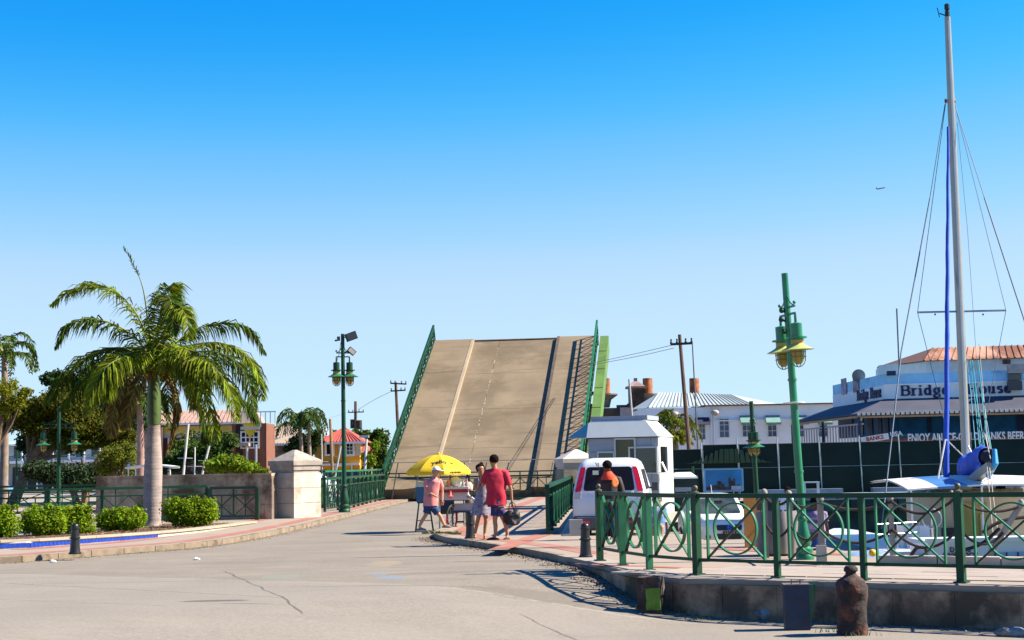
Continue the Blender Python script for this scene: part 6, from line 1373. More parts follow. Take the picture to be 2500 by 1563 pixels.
tree('dark hedge mass below the small palm beside the yellow house', 0, (745, 1215), 108, ((740, 1085, 38, 30), (770, 1070, 25, 22), (715, 1100, 20, 20)), LF_DK, 5000, .2, 21, shell=.5)
# smaller palms, each with its own trunk and fronds
def small_palm(label, px, pyb, pyc, Y, nfr, L_, seed, m=None, r=.16, z0=0, droop=1.0, leafl=.5, tm=None, dry=0):
    rr = random.Random(seed); b = At(px, pyb, Y); zc = At(px, pyc, Y).z-z0; t = T('palm_tree', label, 'palm tree', (b.x, Y, z0), 0, 'smaller palms in the distance'); k = MB(True, 60); k.tube([(0, 0, 0), (.05, 0, zc*.5), (0, 0, zc)], [r, r*.85, r*.6], 9); t.p('trunk', k, tm or mat('grey_palm_trunk', (.26, .19, .15), .9, var=.25, scale=4))
    for i in range(nfr):
        a = 2*math.pi*i/nfr+rr.uniform(-.3, .3); e = rr.choice((.2, .55, .9, 1.2))*rr.uniform(.8, 1.1); d = Vector((math.cos(a), math.sin(a), 0)); c = Vector((0, 0, zc)); l_ = L_*rr.uniform(.85, 1.1)
        frond(t, [c, c+d*l_*.35+Vector((0, 0, l_*.45*e)), c+d*l_*.75+Vector((0, 0, l_*(.4*e-.1))), c+d*l_*.95+Vector((0, 0, l_*(.1*e-.45*droop)))], m or LF_PD, leafl, 22, .075, .9, rr, world=False, rw=.03)
    return t
small_palm('dark royal palm cut by the left edge of the photo', 8, 1215, 870, 86, 15, 2.3, 31, r=.25, leafl=.6, droop=1.1)
small_palm('bushy palm with two plume heads beside the yellow house', 735, 1215, 1035, 106, 14, 1.7, 32, leafl=.6, droop=1.2, m=leafmat('palm_mid', (.06, .11, .02), .4))
small_palm('second plume of the bushy palm, nearer the yellow house', 755, 1215, 1028, 107, 11, 1.3, 35, leafl=.5, droop=1.2, m=leafmat('palm_mid', (.06, .11, .02), .4))
small_palm('tall slim pinkish palm trunk behind the wall left of the royal palm', 341, 1215, 990, 70, 10, 1.9, 33, r=.2, tm=mat('pink_palm_trunk', (.36, .21, .17), .85, var=.2, scale=3), leafl=.5, droop=1.6)
small_palm('palm behind the yellow band wall, seen through hanging fronds', 470, 1215, 1085, 100, 12, 1.5, 36, leafl=.5)
small_palm('yellow green palm behind the control house', 1646, 1130, 1040, 84, 12, 1.5, 34, leafl=.5, m=leafmat('palm_yg', (.12, .15, .015), .4), droop=1.3)
small_palm('small sunlit palm below the larger one behind the control house', 1652, 1130, 1072, 82, 11, .9, 37, leafl=.35, m=LF_YG, droop=.8)
# unopened frond skirt behind trunk: hanging dry fronds of the slim palm
t = T('dry_frond_bundle', 'bundle of dry brown fronds hanging in the tree beside the slim palm trunk', 'palm fronds', tuple(At(280, 1000, 75)))
for i in range(3): frond(t, [At(268+i*8, 985, 75), At(272+i*6, 1010, 75), At(278+i*4, 1040, 75), At(280+i*3, 1062, 75)], LF_DRY, .3, 20, .05, 1.5)
# ------------------------------------------------------------------ people
SKL = mat('skin_light', (.58, .27, .15), .55, var=.08); SKT = mat('skin_tan', (.44, .2, .1), .55, var=.1); SKD = mat('skin_dark', (.07, .03, .018), .5, var=.1)
HRD = mat('dark_hair', (.014, .009, .007), 1.0, spec=.05, var=.3, scale=20); HRB = mat('brown_hair', (.06, .025, .012), 1.0, spec=.05, var=.3, scale=20)
def skinmesh(name, V, E, m, root=0, sub=2):
    """V: [(Vector, radius)], E: [(i,j)] -> one continuous surface grown from a skeleton"""
    me = bpy.data.meshes.new(name); me.from_pydata([tuple(v) for v, r in V], E, []); o = bpy.data.objects.new(name, me); col.objects.link(o)
    md = o.modifiers.new('s', 'SKIN'); md.use_smooth_shade = True; md.branch_smoothing = .3
    for i, (v, r) in enumerate(V):
        s_ = me.skin_vertices[0].data[i]; s_.radius = r if isinstance(r, tuple) else (r, r); s_.use_root = (i == root)
    sb_ = o.modifiers.new('u', 'SUBSURF'); sb_.levels = sub; sb_.render_levels = sub
    dg = bpy.context.evaluated_depsgraph_get(); out = bpy.data.meshes.new_from_object(o.evaluated_get(dg)); bpy.data.objects.remove(o); bpy.data.meshes.remove(me)
    out.materials.clear(); out.materials.append(m)
    return out
def loft(k, rings, seg=18, cap=(True, True)):       # rings: (centre, rx, ry, yaw)
    o = len(k.v)
    for c, rx, ry, yaw in rings:
        for i in range(seg):
            a = 2*math.pi*i/seg; x, y = rx*math.cos(a), ry*math.sin(a); k.v.append((c[0]+x*math.cos(yaw)-y*math.sin(yaw), c[1]+x*math.sin(yaw)+y*math.cos(yaw), c[2]))
    for j in range(len(rings)-1):
        for i in range(seg): a = o+j*seg+i; b = o+j*seg+(i+1) % seg; k.f.append((a, b, b+seg, a+seg)); k.mi.append(0)
    if cap[0]: k.f.append(tuple(o+i for i in reversed(range(seg)))); k.mi.append(0)
    if cap[1]: k.f.append(tuple(o+(len(rings)-1)*seg+i for i in range(seg))); k.mi.append(0)
    return k
def hand_chain(V, E, iw, wr, d, side, s=1.0, curl=.5):
    """palm + four fingers + thumb growing from wrist vertex iw along d"""
    d = d.normalized(); x = Vector(side).normalized(); n = d.cross(x).normalized(); pa = wr+d*.055*s; V.append((pa, .024*s)); ip = len(V)-1; E.append((iw, ip))
    for j, (o_, l_) in enumerate(((-.028, .062), (-.010, .075), (.010, .072), (.028, .055))):
        a = pa+d*.022*s+x*o_*s; b = a+(d+n*curl*.3).normalized()*l_*.5*s; c = b+(d+n*curl).normalized()*l_*.5*s
        V.append((a, .0095*s)); i = len(V)-1; E.append((ip, i)); V.append((b, .009*s)); E.append((i, i+1)); V.append((c, .0075*s)); E.append((i+1, i+2))
    a = wr+d*.03*s+x*.035*s; V.append((a, .011*s)); i = len(V)-1; E.append((ip, i)); V.append((a+(d+x*.6).normalized()*.04*s, .009*s)); E.append((i, i+1))
def person(label, Y, J, skin, face=(0, -1, 0), h=1.0, z0=None, hands=True, group=None):
    """J: joints in metres-true places; returns the thing and joints in world space"""
    W_ = {k_: At(v[0], v[1], Y+(v[2] if len(v) > 2 else 0)) for k_, v in J.items()}
    gz = min(W_[q].z for q in ('anL', 'anR')) if z0 is None else z0
    t = T('person', label, 'person', (W_['pelvis'].x, W_['pelvis'].y, gz), 0, group); V = []; E = []; ix = {}
    def a(n_, r, to=None, p=None):
        V.append((p or W_[n_], r*h)); ix[n_] = len(V)-1
        if to: E.append((ix[to], ix[n_]))
    a('pelvis', .115); a('waist', .10, 'pelvis'); a('chest', .115, 'waist'); a('neckb', .068, 'chest', W_['chest'].lerp(W_['neck'], .75)); a('neck', .058, 'neckb')
    hd = (W_['head']-W_['neck']); fc = Vector(face).normalized()
    a('jaw', .072, 'neck', W_['neck']+hd*.35+fc*.02); a('skull', .1, 'jaw', W_['neck']+hd*.68+fc*.005); a('crown', .08, 'skull', W_['neck']+hd*.93-fc*.01)
    for s_ in 'LR':
        a('sh'+s_, .058, 'chest'); a('el'+s_, .04, 'sh'+s_); a('wr'+s_, .026, 'el'+s_)
        a('hip'+s_, .08, 'pelvis', W_['pelvis'].lerp(W_['kn'+s_], .18)); a('th'+s_, .075, 'hip'+s_, W_['pelvis'].lerp(W_['kn'+s_], .5)+Vector((0, 0, 0))); a('kn'+s_, .052, 'th'+s_)
        a('cf'+s_, .052, 'kn'+s_, W_['kn'+s_].lerp(W_['an'+s_], .35)-fc*.02); a('an'+s_, .034, 'cf'+s_); a('to'+s_, .03, 'an'+s_)
        if hands:
            d = (W_['wr'+s_]-W_['el'+s_]); hand_chain(V, E, ix['wr'+s_], W_['wr'+s_], d, fc if abs(fc.dot(d.normalized())) < .8 else Vector((1, 0, 0)), h)
    me = skinmesh('body', V, E, skin, 0, 2); me.transform(t.M); t.p('body', me, None)
    # face and ears
    hc = W_['neck']+hd*.66+fc*.005; rt = fc.cross(Vector((0, 0, 1))).normalized(); up = Vector((0, 0, 1))
    k = MB(True); nose = hc+fc*.088-up*.012
    k.add([tuple(nose+up*.03), tuple(nose+rt*.014-up*.012), tuple(nose-rt*.014-up*.012), tuple(nose+fc*.022-up*.01)], [(0, 1, 3), (0, 3, 2), (1, 2, 3)])
    for s_ in (-1, 1): k.ball(hc+rt*.085*s_-up*.01, (.012, .018, .03), 8, 6)
    t.p('nose_and_ears', k, skin, world=True, stuff='stuff')
    for s_ in (-1, 1): k = MB(True); k.ball(hc+fc*.078+rt*.03*s_+up*.014, (.011, .011, .007), 8, 6); t.p('eye', k, mat('eye_dark', (.02, .015, .012), .3), world=True)
    k = MB(True); k.ball(hc+fc*.078-up*.045, (.022, .01, .006), 8, 6); t.p('mouth', k, mat('lips', (.35, .08, .06), .5), world=True)
    t.W = W_; t.hc = hc; t.fc = fc; t.rt = rt; t.h = h; return t
def hair(t, m, r=.1, back=.02, top=.015, extra=None, nm='hair'):
    k = MB(True, 70); c = t.hc-t.fc*back+Vector((0, 0, top)); k.ball(c, r, 16, 12); 
    keep = []
    for f in k.f:
        cc = sum((Vector(k.v[i]) for i in f), Vector())/len(f)-t.hc
        if cc.dot(t.fc) < .045 or cc.z > .055: keep.append(f)
    k.f = [f for f in keep if (sum((Vector(k.v[i]) for i in f), Vector())/len(f)-t.hc).z > -.06]; k.mi = [0]*len(k.f)
    k.v = [tuple(Vector(v)+noise.noise_vector(Vector(v)*40)*.006) for v in k.v]
    if extra: extra(k)
    t.p(nm, k, m, world=True)
def shirt(t, m, yaw, rx=.2, ry=.135, hem=-.12, sleeve=.5, nm='shirt', flare=1.05, collar=None, sr=.075):
    W_ = t.W; k = MB(True, 70); p, w_, c, n_ = W_['pelvis'], W_['waist'], W_['chest'], W_['neck']; h = t.h; v = lambda a, b, f: a.lerp(b, f)
    sh = (W_['shL']+W_['shR'])/2; hemc = p+Vector((0, 0, hem*h))
    def fine(R_):
        o_ = []
        for a_, b_ in zip(R_, R_[1:]):
            for q in range(3): f = q/3; o_.append((Vector(a_[0]).lerp(Vector(b_[0]), f), a_[1]+(b_[1]-a_[1])*f, a_[2]+(b_[2]-a_[2])*f, yaw))
        return o_+[R_[-1]]
    loft(k, fine([(hemc, rx*.93*flare*h, ry*1.02*flare*h, yaw), (v(hemc, w_, .5), rx*.92*flare*h, ry*1.02*flare*h, yaw), (w_, rx*.92*h, ry*1.06*h, yaw), (v(w_, c, .6), rx*.97*h, ry*h, yaw), (c, rx*1.0*h, ry*.98*h, yaw), (v(c, sh, .9)+Vector((0, 0, .0)), rx*1.02*h, ry*.88*h, yaw), (sh+Vector((0, 0, .035*h)), rx*.82*h, ry*.7*h, yaw), (v(sh, n_, .55)+Vector((0, 0, .02)), rx*.5*h, ry*.6*h, yaw), (v(sh, n_, .85)+Vector((0, 0, .01)), .08*h, .08*h, yaw)]), 28, (False, True))
    k.v = [tuple(Vector(q)+noise.noise_vector(Vector(q)*6)*.02+noise.noise_vector(Vector((q[0]*22, q[1]*22, q[2]*5)))*.014) for q in k.v]; t.p(nm, k, m, world=True)
    for s_ in 'LR':
        a, b = W_['sh'+s_], W_['el'+s_]; k = MB(True, 70); e = a.lerp(b, min(1, sleeve)); inn = sh.lerp(a, .72)
        pts = [inn, a, a.lerp(b, .3*min(1, sleeve)+.1), e]; rr_ = [sr*.95*h, sr*1.02*h, sr*h, sr*.95*h]
        if sleeve > 1: pts += [b, b.lerp(W_['wr'+s_], sleeve-1)]; rr_ = [sr*.95*h, sr*h, sr*.95*h, sr*.85*h, sr*.75*h, sr*.6*h]; pts = [inn, a, a.lerp(b, .5), a.lerp(b, .9), b.lerp(W_['wr'+s_], .3), b.lerp(W_['wr'+s_], sleeve-1)]
        k.tube(pts, rr_, 12); k.v = [tuple(Vector(q)+noise.noise_vector(Vector(q)*11)*.01) for q in k.v]; t.p('sleeve', k, m, world=True)
def shorts(t, m, yaw, ln=.8, rx=.185, ry=.13, lr=.1, nm='shorts'):
    W_ = t.W; p = W_['pelvis']; h = t.h; k = MB(True, 70)
    loft(k, [(p+Vector((0, 0, -.10*h)), rx*.98*h, ry*h, yaw), (p, rx*h, ry*h, yaw), (p+Vector((0, 0, .1*h)), rx*.92*h, ry*.95*h, yaw)], 18)
    t.p(nm, k, m, world=True)
    for s_ in 'LR':
        a = p.lerp(W_['kn'+s_], .1); sd = (W_['kn'+s_]-p); e = p.lerp(W_['kn'+s_], ln); k = MB(True, 70); off = Vector((sd.x, sd.y, 0)).normalized()*.04 if Vector((sd.x, sd.y)).length > .02 else Vector((.04 if s_ == 'R' else -.04, 0, 0))
        k.tube([a+off*.6, a.lerp(e, .5)+off*.3, e], [lr*1.02*h, lr*h, lr*.95*h], 14); k.v = [tuple(Vector(q)+noise.noise_vector(Vector(q)*9)*.01) for q in k.v]; t.p('shorts_leg' if ln < 1 else 'trouser_leg', k, m, world=True)
def shoes(t, m, fat=1.0, dirs=None):
    for s_ in 'LR':
        a, b = t.W['an'+s_], t.W['to'+s_]; d = (b-a); d.z = 0; L_ = max(d.length, .1); d.normalize(); k = MB(True, 60); c = a+d*.05*t.h; c.z = min(a.z, b.z)-.02
        M_ = Matrix.Rotation(math.atan2(d.y, d.x), 4, 'Z'); k.ball(c, (.14*t.h, .052*fat*t.h, .045*fat), 14, 8, M=M_); k.v = [(x, y, max(z, c.z-.022)) for x, y, z in k.v]; t.p('shoe', k, m, world=True)
# man in the crimson shirt
CRI = mat('crimson_shirt', (.5, .006, .035), .8, var=.1, scale=4)
FLO = mat('patterned_shorts', (.012, .02, .12), .8, var=.3, scale=7, c2=(.45, .2, .06), thr=.55)
mn = person('tall man in crimson shirt and patterned shorts seen from behind holding a black bag', 35.4, dict(pelvis=(1212, 1226), waist=(1212, 1202), chest=(1211, 1172), neck=(1208, 1144), head=(1203, 1112, -.0), shL=(1190, 1154, .02), shR=(1233, 1154), elL=(1178, 1187, .12), elR=(1247, 1193), wrL=(1182, 1165, .3), wrR=(1250, 1224),
    knL=(1208, 1272, .02), knR=(1231, 1272), anL=(1209, 1310), anR=(1239, 1308), toL=(1200, 1315, -.0), toR=(1236, 1315, -.06)), SKT, face=(-.75, .6, 0), h=1.02)
shirt(mn, CRI, R(4), .225, .15, -.06, .75, sr=.082); shorts(mn, FLO, 0, .72, .2, .15, .105); hair(mn, HRD, .108); shoes(mn, RUB)
HB = At(1251, 1260, 35.3); bg = T('hand_bag', 'black lumpy bag hanging from the hand of the man in crimson', 'bag', (HB.x, 35.3, HB.z-.2))
k = MB(True, 60); k.ball((0, 0, .17), (.19, .1, .17), 18, 14); k.v = [tuple(Vector(v)+noise.noise_vector(Vector(v)*9)*.085) for v in k.v]; bg.p('bag_body', k, mat('bag_black', (.01, .009, .01), .6, var=.3, bump=.4, scale=6))
k = MB(True); k.tube([(-.08, 0, .33), (-.06, 0, .46), (0, 0, .5), (.06, 0, .46), (.08, 0, .33)], .012, 6); bg.p('handle', k, BLK); k = MB(); k.box((.06, -.11, .06), (.05, .02, .05)); bg.p('tag', k, WHT)
# woman in the dress
wm = person('woman in a grey patterned summer dress raising her hand to her face', 35.75, dict(pelvis=(1177, 1224), waist=(1177, 1205), chest=(1176, 1182), neck=(1174, 1163), head=(1172, 1135, -.02), shL=(1159, 1170), shR=(1192, 1170), elL=(1163, 1198, -.1), elR=(1198, 1196, -.05), wrL=(1175, 1168, -.18), wrR=(1196, 1212, -.12),
    knL=(1167, 1268), knR=(1187, 1270, -.03), anL=(1160, 1303), anR=(1183, 1306), toL=(1160, 1309, -.12), toR=(1184, 1311, -.14)), SKT, face=(.25, -.95, 0), h=.93)
k = MB(True, 70); W_ = wm.W; d0 = mat('grey_dress', (.26, .22, .28), .85, var=.45, scale=16)
hm = At(1174, 1258, 35.75); loft(k, [(hm, .235, .2, 0), (hm.lerp(W_['pelvis'], .5), .215, .185, 0), (W_['pelvis'], .19, .165, 0), (W_['waist'], .145, .125, 0), (W_['chest']-Vector((0, 0, .06)), .15, .13, 0), (W_['chest']+Vector((0, 0, .03)), .15, .125, 0), (W_['chest']+Vector((0, 0, .09)), .13, .1, 0)], 26, (False, True))
N_ = len(k.v); k.v = [tuple(Vector(q)*1+Vector((math.cos(i % 26*1.45)*.012, math.sin(i % 26*1.45)*.012, 0))*(1 if i < 78 else .2)) for i, q in enumerate(k.v)]; wm.p('dress', k, d0, world=True)
for s_ in (-1, 1): k = MB(); a = W_['chest']+Vector((.07*s_, -.09, .08)); k.tube([a, a+Vector((.01*s_, .04, .10)), a+Vector((0, .14, .06))], .012, 6); wm.p('dress_strap', k, d0, world=True)
def bun(k): k.ball(wm.hc+Vector((.02, .05, .1)), .05, 10, 8); k.ball(wm.hc+Vector((-.06, .02, .04)), .05, 10, 8)
hair(wm, HRD, .105, extra=bun); shoes(wm, mat('tan_sandal', (.5, .2, .1), .6), .7)
# walking man in pink with a white cap
wk = person('man in pink shirt, blue shorts and white cap striding past the umbrella cart', 41.6, dict(pelvis=(1051, 1232), waist=(1052, 1213), chest=(1055, 1185), neck=(1061, 1166), head=(1067, 1142, -.02), shL=(1040, 1175, -.05), shR=(1073, 1175, .05), elL=(1041, 1199, -.12), elR=(1080, 1200, .12), wrL=(1060, 1210, -.2), wrR=(1080, 1222, .05),
    knL=(1037, 1262, -.02), knR=(1076, 1262, .0), anL=(1023, 1288, .0), anR=(1086, 1283, .05), toL=(1034, 1292, -.0), toR=(1098, 1285, 0.0)), SKL, face=(.85, -.5, 0), h=1.0)
shirt(wk, mat('pink_shirt', (.75, .25, .23), .8, var=.12, scale=4), R(-25), .205, .17, -.03, .62, sr=.075); shorts(wk, mat('blue_shorts', (.012, .05, .16), .8, var=.4, scale=6), 0, .72, .19, .16, .105); shoes(wk, mat('grey_shoe', (.25, .2, .18), .6, var=.4, scale=9), 1.1)
k = MB(True, 60); c = wk.hc+Vector((0, 0, .03)); k.ball(c, (.105, .105, .1), 16, 10); keep = [f for f in k.f if sum(k.v[i][2] for i in f)/len(f) > c.z-.012]; k.f = keep; k.mi = [0]*len(keep)
f_ = wk.fc; k.slab([c+f_*.08+wk.rt*.07+Vector((0, 0, .0)), c+f_*.2+wk.rt*.05-Vector((0, 0, .02)), c+f_*.2-wk.rt*.05-Vector((0, 0, .02)), c+f_*.08-wk.rt*.07+Vector((0, 0, .0))], .012, (0, 0, 1)); k.slab([c-f_*.09+wk.rt*.07, c-f_*.09-wk.rt*.07, c-f_*.1-wk.rt*.07-Vector((0, 0, .1)), c-f_*.1+wk.rt*.07-Vector((0, 0, .1))], .01); wk.p('white_cap', k, WHT, world=True)
k = MB(); W_ = wk.W; k.beam(W_['shR']+Vector((0, -.14, .06)), W_['waist']+Vector((-.05, -.19, 0)), .03, .01); wk.p('shoulder_strap', k, BLK, world=True)
# man in the dark jacket beside the van
jk = person('man in dark jacket with orange hood and emblem standing at the back of the van', 34.6, dict(pelvis=(1487, 1234), waist=(1488, 1210), chest=(1489, 1178, -.02), neck=(1486, 1157, -.02), head=(1480, 1127, -.1), shL=(1469, 1171, -.02), shR=(1509, 1170, 0), elL=(1466, 1200, .1), elR=(1519, 1200, -.02), wrL=(1466, 1222, .25), wrR=(1518, 1226, -.06),
    knL=(1481, 1275), knR=(1494, 1275), anL=(1479, 1312), anR=(1495, 1312), toL=(1470, 1317, -.02), toR=(1490, 1318, -.1)), SKD, face=(-.7, .7, -.3), h=.98)
JK = mat('dark_jacket', (.022, .012, .012), .75, var=.25, scale=4); shirt(jk, JK, R(5), .215, .155, -.08, 1.7, sr=.08, nm='jacket'); shorts(jk, mat('dark_trousers', (.01, .012, .025), .8), 0, 1.0, .19, .14, .095, nm='trousers')
for s_ in 'LR': k = MB(True); a, b = jk.W['kn'+s_], jk.W['an'+s_]; k.tube([a+Vector((0, 0, .04)), a.lerp(b, .5), b+Vector((0, 0, .02))], [.085, .075, .07], 12); jk.p('trouser_leg', k, mat('dark_trousers', (0, 0, 0)), world=True)
hair(jk, HRD, .105, back=.01); shoes(jk, RUB)
k = MB(True, 70); nk = jk.W['neck']; loft(k, [(nk+Vector((.0, -.02, -.13)), .19, .15, 0), (nk+Vector((0, -.02, -.06)), .16, .14, 0), (nk+Vector((-.01, -.01, .0)), .11, .11, 0), (nk+Vector((-.02, 0, .05)), .085, .085, 0)], 18, (False, False)); jk.p('orange_hood', k, mat('orange_hood', (.7, .05, .01), .8), world=True)
eb = jk.W['chest']+Vector((.10, -.17, .0)); k = MB(True); rr = random.Random(4); k.ball(eb, (.085, .012, .1), 14, 10, M=Matrix.Rotation(R(25), 4, 'Z')); jk.p('emblem', k, mat('emblem_orange', (.75, .2, .03), .7, var=.6, scale=14), world=True)
k = MB(True); k.ball(jk.W['wrR']+Vector((0, -.02, -.03)), (.05, .05, .06), 10, 8); jk.p('orange_cuff', k, mat('orange_hood', (0, 0, 0)), world=True)
# people on the quay, mostly behind the railing
p1 = person('person in white and blue top standing on the lower quay beside the big lamp post', 52, dict(pelvis=(1916, 1253), waist=(1916, 1240), chest=(1917, 1222), neck=(1920, 1208), head=(1922, 1192), shL=(1905, 1214), shR=(1931, 1214), elL=(1900, 1231), elR=(1934, 1233), wrL=(1903, 1222, -.1), wrR=(1934, 1250),
    knL=(1911, 1288), knR=(1921, 1288), anL=(1911, 1318), anR=(1922, 1318), toL=(1908, 1322, -.1), toR=(1923, 1322, -.1)), SKD, face=(-.8, -.5, 0), h=.95, hands=False)
shirt(p1, mat('white_blue_top', (.6, .62, .7), .8, var=.3, scale=4, c2=(.02, .12, .5), thr=.5), 0, .2, .14, -.1, .5); shorts(p1, NVY, 0, .9, .19, .14, .1); hair(p1, HRD, .11)
p2 = person('person in a striped purple top sitting on the quay edge, seen from behind', 29, dict(pelvis=(1988, 1322), waist=(1989, 1304), chest=(1990, 1272), neck=(1990, 1247), head=(1993, 1216), shL=(1970, 1256), shR=(2011, 1256), elL=(1966, 1288), elR=(2018, 1286), wrL=(1972, 1312, .1), wrR=(2022, 1308, .1),
    knL=(1972, 1322, .5), knR=(2004, 1322, .5), anL=(1975, 1352, .75), anR=(2004, 1352, .75), toL=(1975, 1356, .9), toR=(2004, 1356, .9)), SKD, face=(.1, 1, 0), h=.98, z0=0, hands=False)
STR = mat('striped_top', (.12, .07, .16), .8, var=.3, scale=2, c2=(.4, .35, .5), thr=.5, stretch=(.2, .2, 9)); shirt(p2, STR, 0, .2, .14, -.05, .6); shorts(p2, mat('royal_blue_shorts', (.01, .05, .25), .8), 0, .9, .2, .15, .11); hair(p2, HRD, .11)
p3 = person('man in a dark blue shirt sitting on the white boat with his back turned', 31.2, dict(pelvis=(2446, 1285), waist=(2446, 1268), chest=(2444, 1238), neck=(2442, 1218), head=(2443, 1186), shL=(2418, 1225), shR=(2470, 1226), elL=(2412, 1256, -.05), elR=(2482, 1248, -.05), wrL=(2425, 1280, -.1), wrR=(2478, 1270, .15),
    knL=(2430, 1284, .5), knR=(2462, 1284, .5), anL=(2430, 1322, .6), anR=(2462, 1322, .6), toL=(2430, 1328, .75), toR=(2462, 1328, .75)), SKT, face=(-.1, 1, 0), h=1.0, z0=.2, hands=False)
shirt(p3, mat('navy_shirt', (.006, .015, .14), .8, var=.2, scale=4), 0, .235, .16, -.1, .6, sr=.085); shorts(p3, NVY, 0, .9, .2, .15, .11); hair(p3, HRB, .105)
p4 = person('person in green cap and blue top sitting low behind the railing near the van', 36.2, dict(pelvis=(1607, 1296), waist=(1607, 1280), chest=(1606, 1256), neck=(1605, 1237), head=(1605, 1213), shL=(1591, 1244), shR=(1621, 1244), elL=(1590, 1268), elR=(1624, 1268), wrL=(1600, 1284, -.15), wrR=(1614, 1284, -.15),
    knL=(1598, 1285, -.4), knR=(1616, 1285, -.4), anL=(1598, 1318, -.45), anR=(1616, 1318, -.45), toL=(1598, 1321, -.6), toR=(1616, 1321, -.6)), SKT, face=(.6, -.8, 0), h=.95, z0=0, hands=False)
shirt(p4, mat('blue_white_top', (.04, .2, .5), .8, var=.3, scale=4, c2=(.6, .6, .65), thr=.55), 0, .19, .14, -.05, .6); shorts(p4, mat('pale_shorts', (.5, .48, .5), .8), 0, .9, .19, .14, .1); hair(p4, mat('green_cap', (.005, .05, .035), .7), .115, nm='green_cap')
k = MB(); k.box((0, 0, .14), (.4, .35, .28)); q = At(1607, 1300, 36.3); one('crate_seat', k, WOODB, 'low brown crate under the person in the green cap', 'crate', (q.x, 36.3, 0))
# ------------------------------------------------------------------ drinks cart with its umbrella, stool and cooler
cp = Vector(Gd(1104, 1285)); Yk = 43.2; cx = At(1104, 1200, Yk).x; ct = T('vendor_cart', 'white and red street vendor cart with cycle wheels under the yellow umbrella', 'cart', (cx, Yk, -.12))
def czz(py): return At(1104, py, Yk).z+.12
CW = mat('cart_white', (.62, .6, .62), .6, var=.08); CR = mat('cart_red', (.35, .02, .02), .6, var=.2)
k = MB(); k.box((.02, .3, czz(1192)), (.85, .75, .06)); ct.p('counter', k, CW); k = MB(); k.box((.02, .3, czz(1198)), (.82, .72, .10)); ct.p('red_trim', k, CR)
k = MB(); k.box((0.05, .34, czz(1212)), (.76, .6, .2)); ct.p('upper_box', k, CW); k = MB(); k.box((.3, .3, czz(1240)), (.55, .5, .2)); ct.p('lower_box', k, mat('cart_grey', (.34, .34, .38), .6)); k = MB(); k.box((-.15, .3, czz(1236)), (.36, .5, .42)); ct.p('dark_locker', k, mat('locker_dark', (.01, .02, .06), .6))
for x in (.0, .36): k = MB(); k.beam((x, .06, czz(1248)), (x, .06, .12), .04); ct.p('frame_leg', k, BLK)
k = MB(); k.beam((-.35, .05, czz(1250)), (.62, .05, czz(1250)), .05); k.beam((.1, .05, .25), (.3, .05, .25), .05); ct.p('chassis', k, BLK)
for y in (-.08, .66):
    wc = (-.03, y, .34); k = MB(True, 60); k.tube([(wc[0]+.34*math.cos(a)*.35, wc[1]+.34*math.cos(a)*.9, .34+.34*math.sin(a)) for a in [2*math.pi*i/28 for i in range(29)]], .018, 6, caps=False); w_ = ct.p('wheel', k, mat('cart_tyre', (.4, .01, .04), .6))
    k = MB(); 
    for i in range(10): a = 2*math.pi*i/10; k.beam(wc, (wc[0]+.32*math.cos(a)*.35, wc[1]+.32*math.cos(a)*.9, .34+.32*math.sin(a)), .008)
    ct.p('spokes', k, MET, w_); k = MB(); k.tube([(wc[0]+.37*math.cos(a)*.35+.02, wc[1]+.37*math.cos(a)*.9, .34+.37*math.sin(a)) for a in [math.pi*(.1+.8*i/12) for i in range(13)]], .016, 6); ct.p('mudguard', k, G_, w_)
k = MB(); k.slab([(.36, -.02, czz(1203)), (.66, -.05, czz(1225)), (.66, .5, czz(1225)), (.36, .5, czz(1203))], .04); ct.p('side_flap', k, CW)
k = MB(); k.beam((.4, 0, czz(1215)), (.7, 0, czz(1208)), .04); ct.p('push_handle', k, G_)
# goods on the counter, each a thing
rr = random.Random(9); zc_ = czz(1189)-.12; gi = 0
for x, y, hh, r, cc, nm, lb in ((-.32, .1, .2, .035, (.5, .35, .2), 'bottle', 'small amber bottle at the left end of the cart counter'), (-.22, .14, .17, .04, (.7, .68, .7), 'bottle', 'clear squat bottle beside the amber one on the cart'), (-.1, .1, .26, .05, (.6, .25, .2), 'bottle', 'reddish syrup bottle near the middle of the cart counter'), (.30, .12, .18, .04, (.3, .3, .35), 'jar', 'dark jar toward the right end of the cart counter'), (.40, .14, .22, .035, (.5, .3, .35), 'bottle', 'pinkish bottle at the right end of the cart counter')):
    k = MB(True, 50); k.lathe([(r, 0), (r, hh*.6), (r*.4, hh*.75), (r*.4, hh)], seg=12); one(nm, k, mat('ware_%d' % gi, cc, .3), lb, nm, (cx+x, Yk+y, zc_)); gi += 1
for x, s, lb, nm in ((.08, .13, 'tall lumpy white plastic bag of ice standing on the cart counter', 'plastic_bag'), (.2, .1, 'smaller white plastic bag beside the tall one on the cart', 'plastic_bag')):
    k = MB(True, 70); k.ball((0, 0, s), (s, s*.8, s*1.15), 14, 10); k.v = [tuple(Vector(v)+noise.noise_vector(Vector(v)*12)*.03) for v in k.v]; one(nm, k, mat('plastic_white', (.68, .72, .72), .3, transl=.2), lb, 'plastic bag', (cx+x, Yk+.15, zc_))
k = MB(True, 60); k.lathe([(.02, 0), (.1, .03), (.04, .06), (.035, .16), (.03, .2)], seg=12); one('red_funnel', k, mat('funnel_red', (.6, .08, .08), .5), 'red funnel hanging on the front of the cart', 'funnel', (cx-.05, Yk-.1, zc_-.28))
um = T('umbrella', 'large yellow parasol with black lettering over the vendor cart', 'umbrella', (At(1072, 1200, Yk).x, Yk, -.12)); zt = At(1072, 1110, Yk).z+.12; zr = At(1072, 1150, Yk).z+.12; RU = .87
def cpt(a, f): r = RU*f; return Vector((r*math.cos(a), r*math.sin(a), zt-(zt-zr)*(f**2.0)*1.0+.0))
